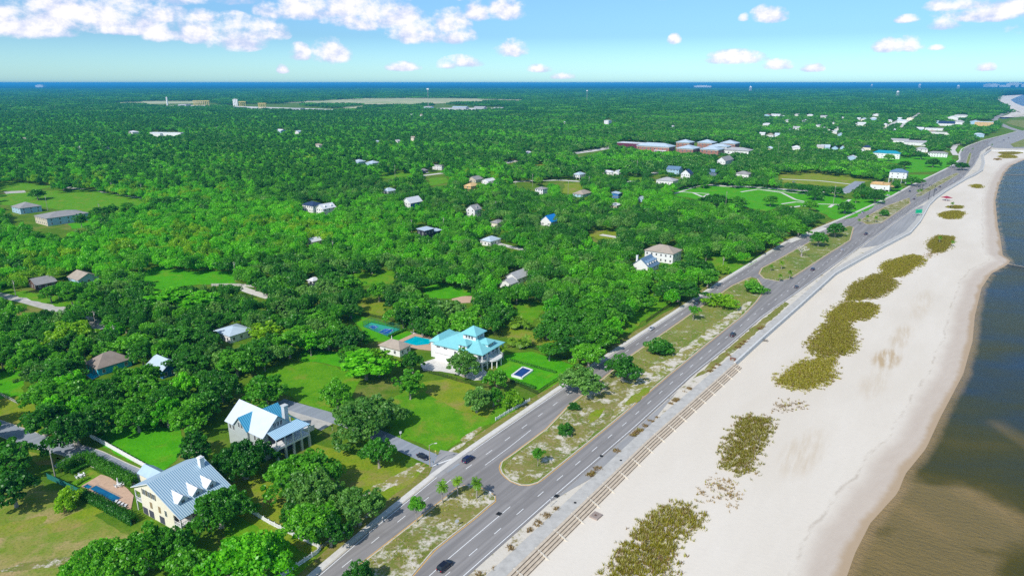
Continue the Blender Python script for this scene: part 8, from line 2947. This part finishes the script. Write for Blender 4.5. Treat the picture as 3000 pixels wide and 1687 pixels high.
def scatter(y0, y1, spacing, rr_rng, k):
    y = y0
    while y < y1:
        half = (y * cp + CAM_H * sp) * 0.75 * 1.12 + 25
        x = -half
        while x < half:
            px_, py_ = x + rw.uniform(-.5, .5) * spacing, y + rw.uniform(-.5, .5) * spacing
            x += spacing
            if px_ > coast_x(py_):
                continue
            r = rw.uniform(*rr_rng)
            pine = False
            u, v = P(px_, py_, 6)
            if v < 560 and rw.random() < 0.22 * min(1, max(0, (1750 - u) / 700)):
                pine = True
                r *= 0.6
            h = rw.uniform(7.5, 12.5) if not pine else rw.uniform(12, 17)
            if FOOTA.size and (np.hypot(FOOTA[:, 0] - px_, FOOTA[:, 1] - py_) < FOOTA[:, 2] + r * 0.4).any():
                continue
            if g_near(px_, py_, r, k):
                continue
            if v > 1290 or (u > 600 and v > 1070) or (u > 1080 and v > 985 and u < 1750):
                continue
            if open_frac(px_, py_, r, h) > 0.11:
                continue
            g_add(px_, py_, r)
            WOOD.append((px_, py_, r, h, 'pine' if pine else None, tone_at(px_, py_)))
        y += spacing * 0.85
scatter(115, 420, 5.0, (4.2, 7.2), 0.62)
scatter(420, 900, 6.0, (3.8, 6.8), 0.62)
n_mid = len(WOOD)

# the woodland trees that show largest stand as objects of their own
WOOD.sort(key=lambda w: -S(w[0], w[1]) * w[2])
vis = []
for w in WOOD:
    u, v = P(w[0], w[1], w[3] * 0.6)
    if -60 < u < 3060 and v < 1760 and len(vis) < 200:
        vis.append(w)
vset = set(id(w) for w in vis)
def shape_for(w):
    if w[4]:
        return 'pine'
    if w[2] > 6.2 and w[3] < 10.5:
        return 'big'
    return 'tall' if (w[3] / w[2] > 2.15) else 'oak'
for w in vis:
    st = shape_for(w)
    key = key_of(st, rw)
    hs = w[3] / (PROTO[key][3] * w[2] / PROTO[key][2])
    t = place_tree(key, w[0], w[1], w[2], hs, w[5] if st != 'pine' else 'pine', '-', group='woodland trees between the houses')
    PENDING.append((t, f"{CN[st]} {TONE[w[5] if st != 'pine' else 'pine']} tree", w[0], w[1], st + w[5]))

# resolve the labels that tell one tree or house from its neighbours by the nearest landmark
bins = {}
for (t, desc, x, y, cls) in PENDING:
    c_, lm, d_, dist = place_label(desc, x, y, cls)
    bins.setdefault((desc, lm, d_), []).append((dist, t))
for (desc, lm, d_), lst in bins.items():
    lst.sort(key=lambda q: q[0])
    for k, (dist, t) in enumerate(lst):
        o_ = ORD[min(k, len(ORD) - 1)]
        t['label'] = f'{desc}, {o_} {d_} {lm}' if len(lst) > 1 else f'{desc} {d_} {lm}'

# farther woodland: trees, then canopy groups, as one scattered mass
def simple_tree(name, nl, q, Rr, Hh, zc, ls, seed, mat, zmin=-0.2):
    V, T, c, rl = crown(Rr, Hh, zc, nl, q, (0.24, 0.36), ls, seed, zmin, 0.2)
    return V, T
protos = bpy.data.collections.new('woodland_shapes')
idx_of = {}
names = []
def add_proto(key, V, T, mat, tb=None):
    me = quads_mesh('woodland_tree', V, T, LEAF[mat])
    o = bpy.data.objects.new(f'woodland_tree_{len(names):03d}', me)
    protos.objects.link(o)
    idx_of[key] = len(names)
    names.append(key)
tones = ('dark', 'mid', 'bright', 'yellow', 'grey')
# near-middle shapes reuse the detailed crowns
for tn in tones:
    for k in range(3):
        V, T = simple_tree('', 30, 70, 1.0, 0.62, 0.95, 0.125, 700 + k, tn)
        add_proto(('m', tn, k), V, T, tn)
    for k in range(2):
        V, T = simple_tree('', 14, 26, 1.0, 0.62, 0.9, 0.24, 720 + k, tn)
        add_proto(('f', tn, k), V, T, tn)
for k in range(2):
    me = PROTO[f'pine{k}'][0]
    n = len(me.vertices)
    co = np.zeros(n * 3, np.float32)
    me.vertices.foreach_get('co', co)
    add_proto(('p', 'pine', k), co.reshape(-1, 4, 3) / 15.5, np.random.default_rng(k).random(n // 4), 'pine')
    V = co.reshape(-1, 4, 3)[::4]
    ctr = V.mean(1, keepdims=True)
    add_proto(('pf', 'pine', k), (ctr + (V - ctr) * 1.9) / 15.5, np.random.default_rng(k).random(len(V)), 'pine')
# canopy groups: 60 m squares of crowns
for tn, n_c in (('dark', 3), ('mid', 3)):
    for k in range(n_c):
        rg = np.random.default_rng(900 + k)
        Vs, Ts = [], []
        for i in range(46):
            V, T, _, _ = crown(5.2, 4.2, 8.0, 9, 9, (0.3, 0.45), 2.6, 950 + i + 60 * k, -0.1, 0.15)
            V = V * rg.uniform(0.75, 1.2)
            Vs.append(V + np.array([rg.uniform(-32, 32), rg.uniform(-32, 32), rg.uniform(-1.5, 1.5)]))
            Ts.append(np.clip(T * 0.5 + rg.uniform(0, 0.5), 0, 1))
        add_proto(('c', tn, k), np.concatenate(Vs) / 60.0, np.concatenate(Ts), tn)

pts, scl, rot, pid = [], [], [], []
def put(x, y, z, s, r, i):
    pts.append((x, y, z))
    scl.append(s)
    rot.append((0, 0, r))
    pid.append(i)
for w in WOOD:
    if id(w) in vset:
        continue
    if w[4]:
        put(w[0], w[1], 0, (w[3], w[3], w[3]), rw.uniform(0, 6.28), idx_of[('p', 'pine', rw.randrange(2))])
    else:
        hz = w[3] / 1.57
        put(w[0], w[1], 0, (w[2], w[2], hz), rw.uniform(0, 6.28), idx_of[('m', w[5], rw.randrange(3))])

def scatter_far(y0, y1, spacing, rr_rng):
    y = y0
    while y < y1:
        half = (y * cp + CAM_H * sp) * 0.75 * 1.10 + 30
        xs_ = np.arange(-half, half, spacing)
        for x in xs_:
            px_, py_ = x + rw.uniform(-.55, .55) * spacing, y + rw.uniform(-.55, .55) * spacing
            if px_ > coast_x(py_):
                continue
            r = rw.uniform(*rr_rng)
            u, v = P(px_, py_, 6)
            pine = rw.random() < 0.22 * min(1, max(0, (1900 - u) / 800))
            h = rw.uniform(8, 12.5) if not pine else rw.uniform(13, 18)
            if FOOTA.size and (np.hypot(FOOTA[:, 0] - px_, FOOTA[:, 1] - py_) < FOOTA[:, 2] + r * 0.3).any():
                continue
            if open_frac(px_, py_, r, h) > 0.2:
                continue
            tn = tone_at(px_, py_)
            if tn == 'yellow' and rw.random() < 0.6:
                tn = 'mid'
            if pine:
                put(px_, py_, 0, (h * 1.1, h * 1.1, h), rw.uniform(0, 6.28), idx_of[('pf', 'pine', rw.randrange(2))])
            else:
                put(px_, py_, 0, (r, r, h / 1.52), rw.uniform(0, 6.28), idx_of[('f', tn, rw.randrange(2))])
        y += spacing * 0.9
scatter_far(900, 1500, 8.5, (4.6, 7.2))
scatter_far(1500, 2700, 10.5, (5.5, 8.5))
def scatter_canopy(y0, y1, spacing, size):
    y = y0
    while y < y1:
        half = (y * cp + CAM_H * sp) * 0.75 * 1.08 + 60
        for x in np.arange(-half, half, spacing):
            px_, py_ = x + rw.uniform(-.2, .2) * spacing, y + rw.uniform(-.2, .2) * spacing
            if px_ > coast_x(py_) - spacing * 0.5 and py_ < 12000:
                continue
            if open_frac(px_, py_, size * 0.4, 10) > 0.3:
                continue
            if FOOTA.size and (np.hypot(FOOTA[:, 0] - px_, FOOTA[:, 1] - py_) < FOOTA[:, 2] + 12).any():
                continue
            put(px_, py_, 0, (size, size, rw.uniform(50, 70)), rw.randrange(4) * math.pi / 2 + rw.uniform(-.2, .2), idx_of[('c', rw.choice(['dark', 'dark', 'dark', 'mid']), rw.randrange(3))])
        y += spacing
scatter_canopy(2700, 5000, 52, 62)
scatter_canopy(5000, 8600, 95, 108)
scatter_canopy(8600, 14500, 175, 195)

me = bpy.data.meshes.new('woodland')
me.vertices.add(len(pts))
me.vertices.foreach_set('co', np.array(pts, np.float32).ravel())
for nm, tp, data, fld in (('scl', 'FLOAT_VECTOR', np.array(scl, np.float32), 'vector'), ('rotv', 'FLOAT_VECTOR', np.array(rot, np.float32), 'vector'), ('pid', 'INT', np.array(pid, np.int32), 'value')):
    a = me.attributes.new(nm, tp, 'POINT')
    a.data.foreach_set(fld, data.ravel())
me.update()
wood = bpy.data.objects.new('woodland', me)
C.objects.link(wood)
tag(wood, kind='stuff')
ng = bpy.data.node_groups.new('woodland_scatter', 'GeometryNodeTree')
ng.interface.new_socket('Geometry', in_out='INPUT', socket_type='NodeSocketGeometry')
ng.interface.new_socket('Geometry', in_out='OUTPUT', socket_type='NodeSocketGeometry')
gi, go = ng.nodes.new('NodeGroupInput'), ng.nodes.new('NodeGroupOutput')
iop = ng.nodes.new('GeometryNodeInstanceOnPoints')
ci = ng.nodes.new('GeometryNodeCollectionInfo')
ci.inputs['Collection'].default_value = protos
ci.inputs['Separate Children'].default_value = True
ci.inputs['Reset Children'].default_value = True
def named(nm, tp):
    n = ng.nodes.new('GeometryNodeInputNamedAttribute')
    n.data_type = tp
    n.inputs['Name'].default_value = nm
    return n.outputs[0]
e2r = ng.nodes.new('FunctionNodeEulerToRotation')
ng.links.new(named('rotv', 'FLOAT_VECTOR'), e2r.inputs[0])
ng.links.new(gi.outputs[0], iop.inputs['Points'])
ng.links.new(ci.outputs[0], iop.inputs['Instance'])
iop.inputs['Pick Instance'].default_value = True
ng.links.new(named('pid', 'INT'), iop.inputs['Instance Index'])
ng.links.new(e2r.outputs[0], iop.inputs['Rotation'])
ng.links.new(named('scl', 'FLOAT_VECTOR'), iop.inputs['Scale'])
ng.links.new(iop.outputs[0], go.inputs[0])
md = wood.modifiers.new('scatter', 'NODES')
md.node_group = ng
print('WOODLAND', len(pts), 'individual', len(vis), 'mid', n_mid, 'things', sum(1 for o in C.objects if o.parent is None))

# ================================================================== HAZE
mb = MB()
mb.box(-63000, -1500, -9, 64000, 64000, 131)
hz = mb.build('haze', [])
m = bpy.data.materials.new('haze_air')
m.use_nodes = True
nt = m.node_tree
nt.nodes.clear()
out = nt.nodes.new('ShaderNodeOutputMaterial')
pv_ = nt.nodes.new('ShaderNodeVolumePrincipled')
pv_.inputs['Color'].default_value = (0.06, 0.50, 0.97, 1)
pv_.inputs['Density'].default_value = 0.00006
pv_.inputs['Anisotropy'].default_value = 0.0
nt.links.new(pv_.outputs[0], out.inputs['Volume'])
hz.data.materials.append(m)
tag(hz, kind='stuff')
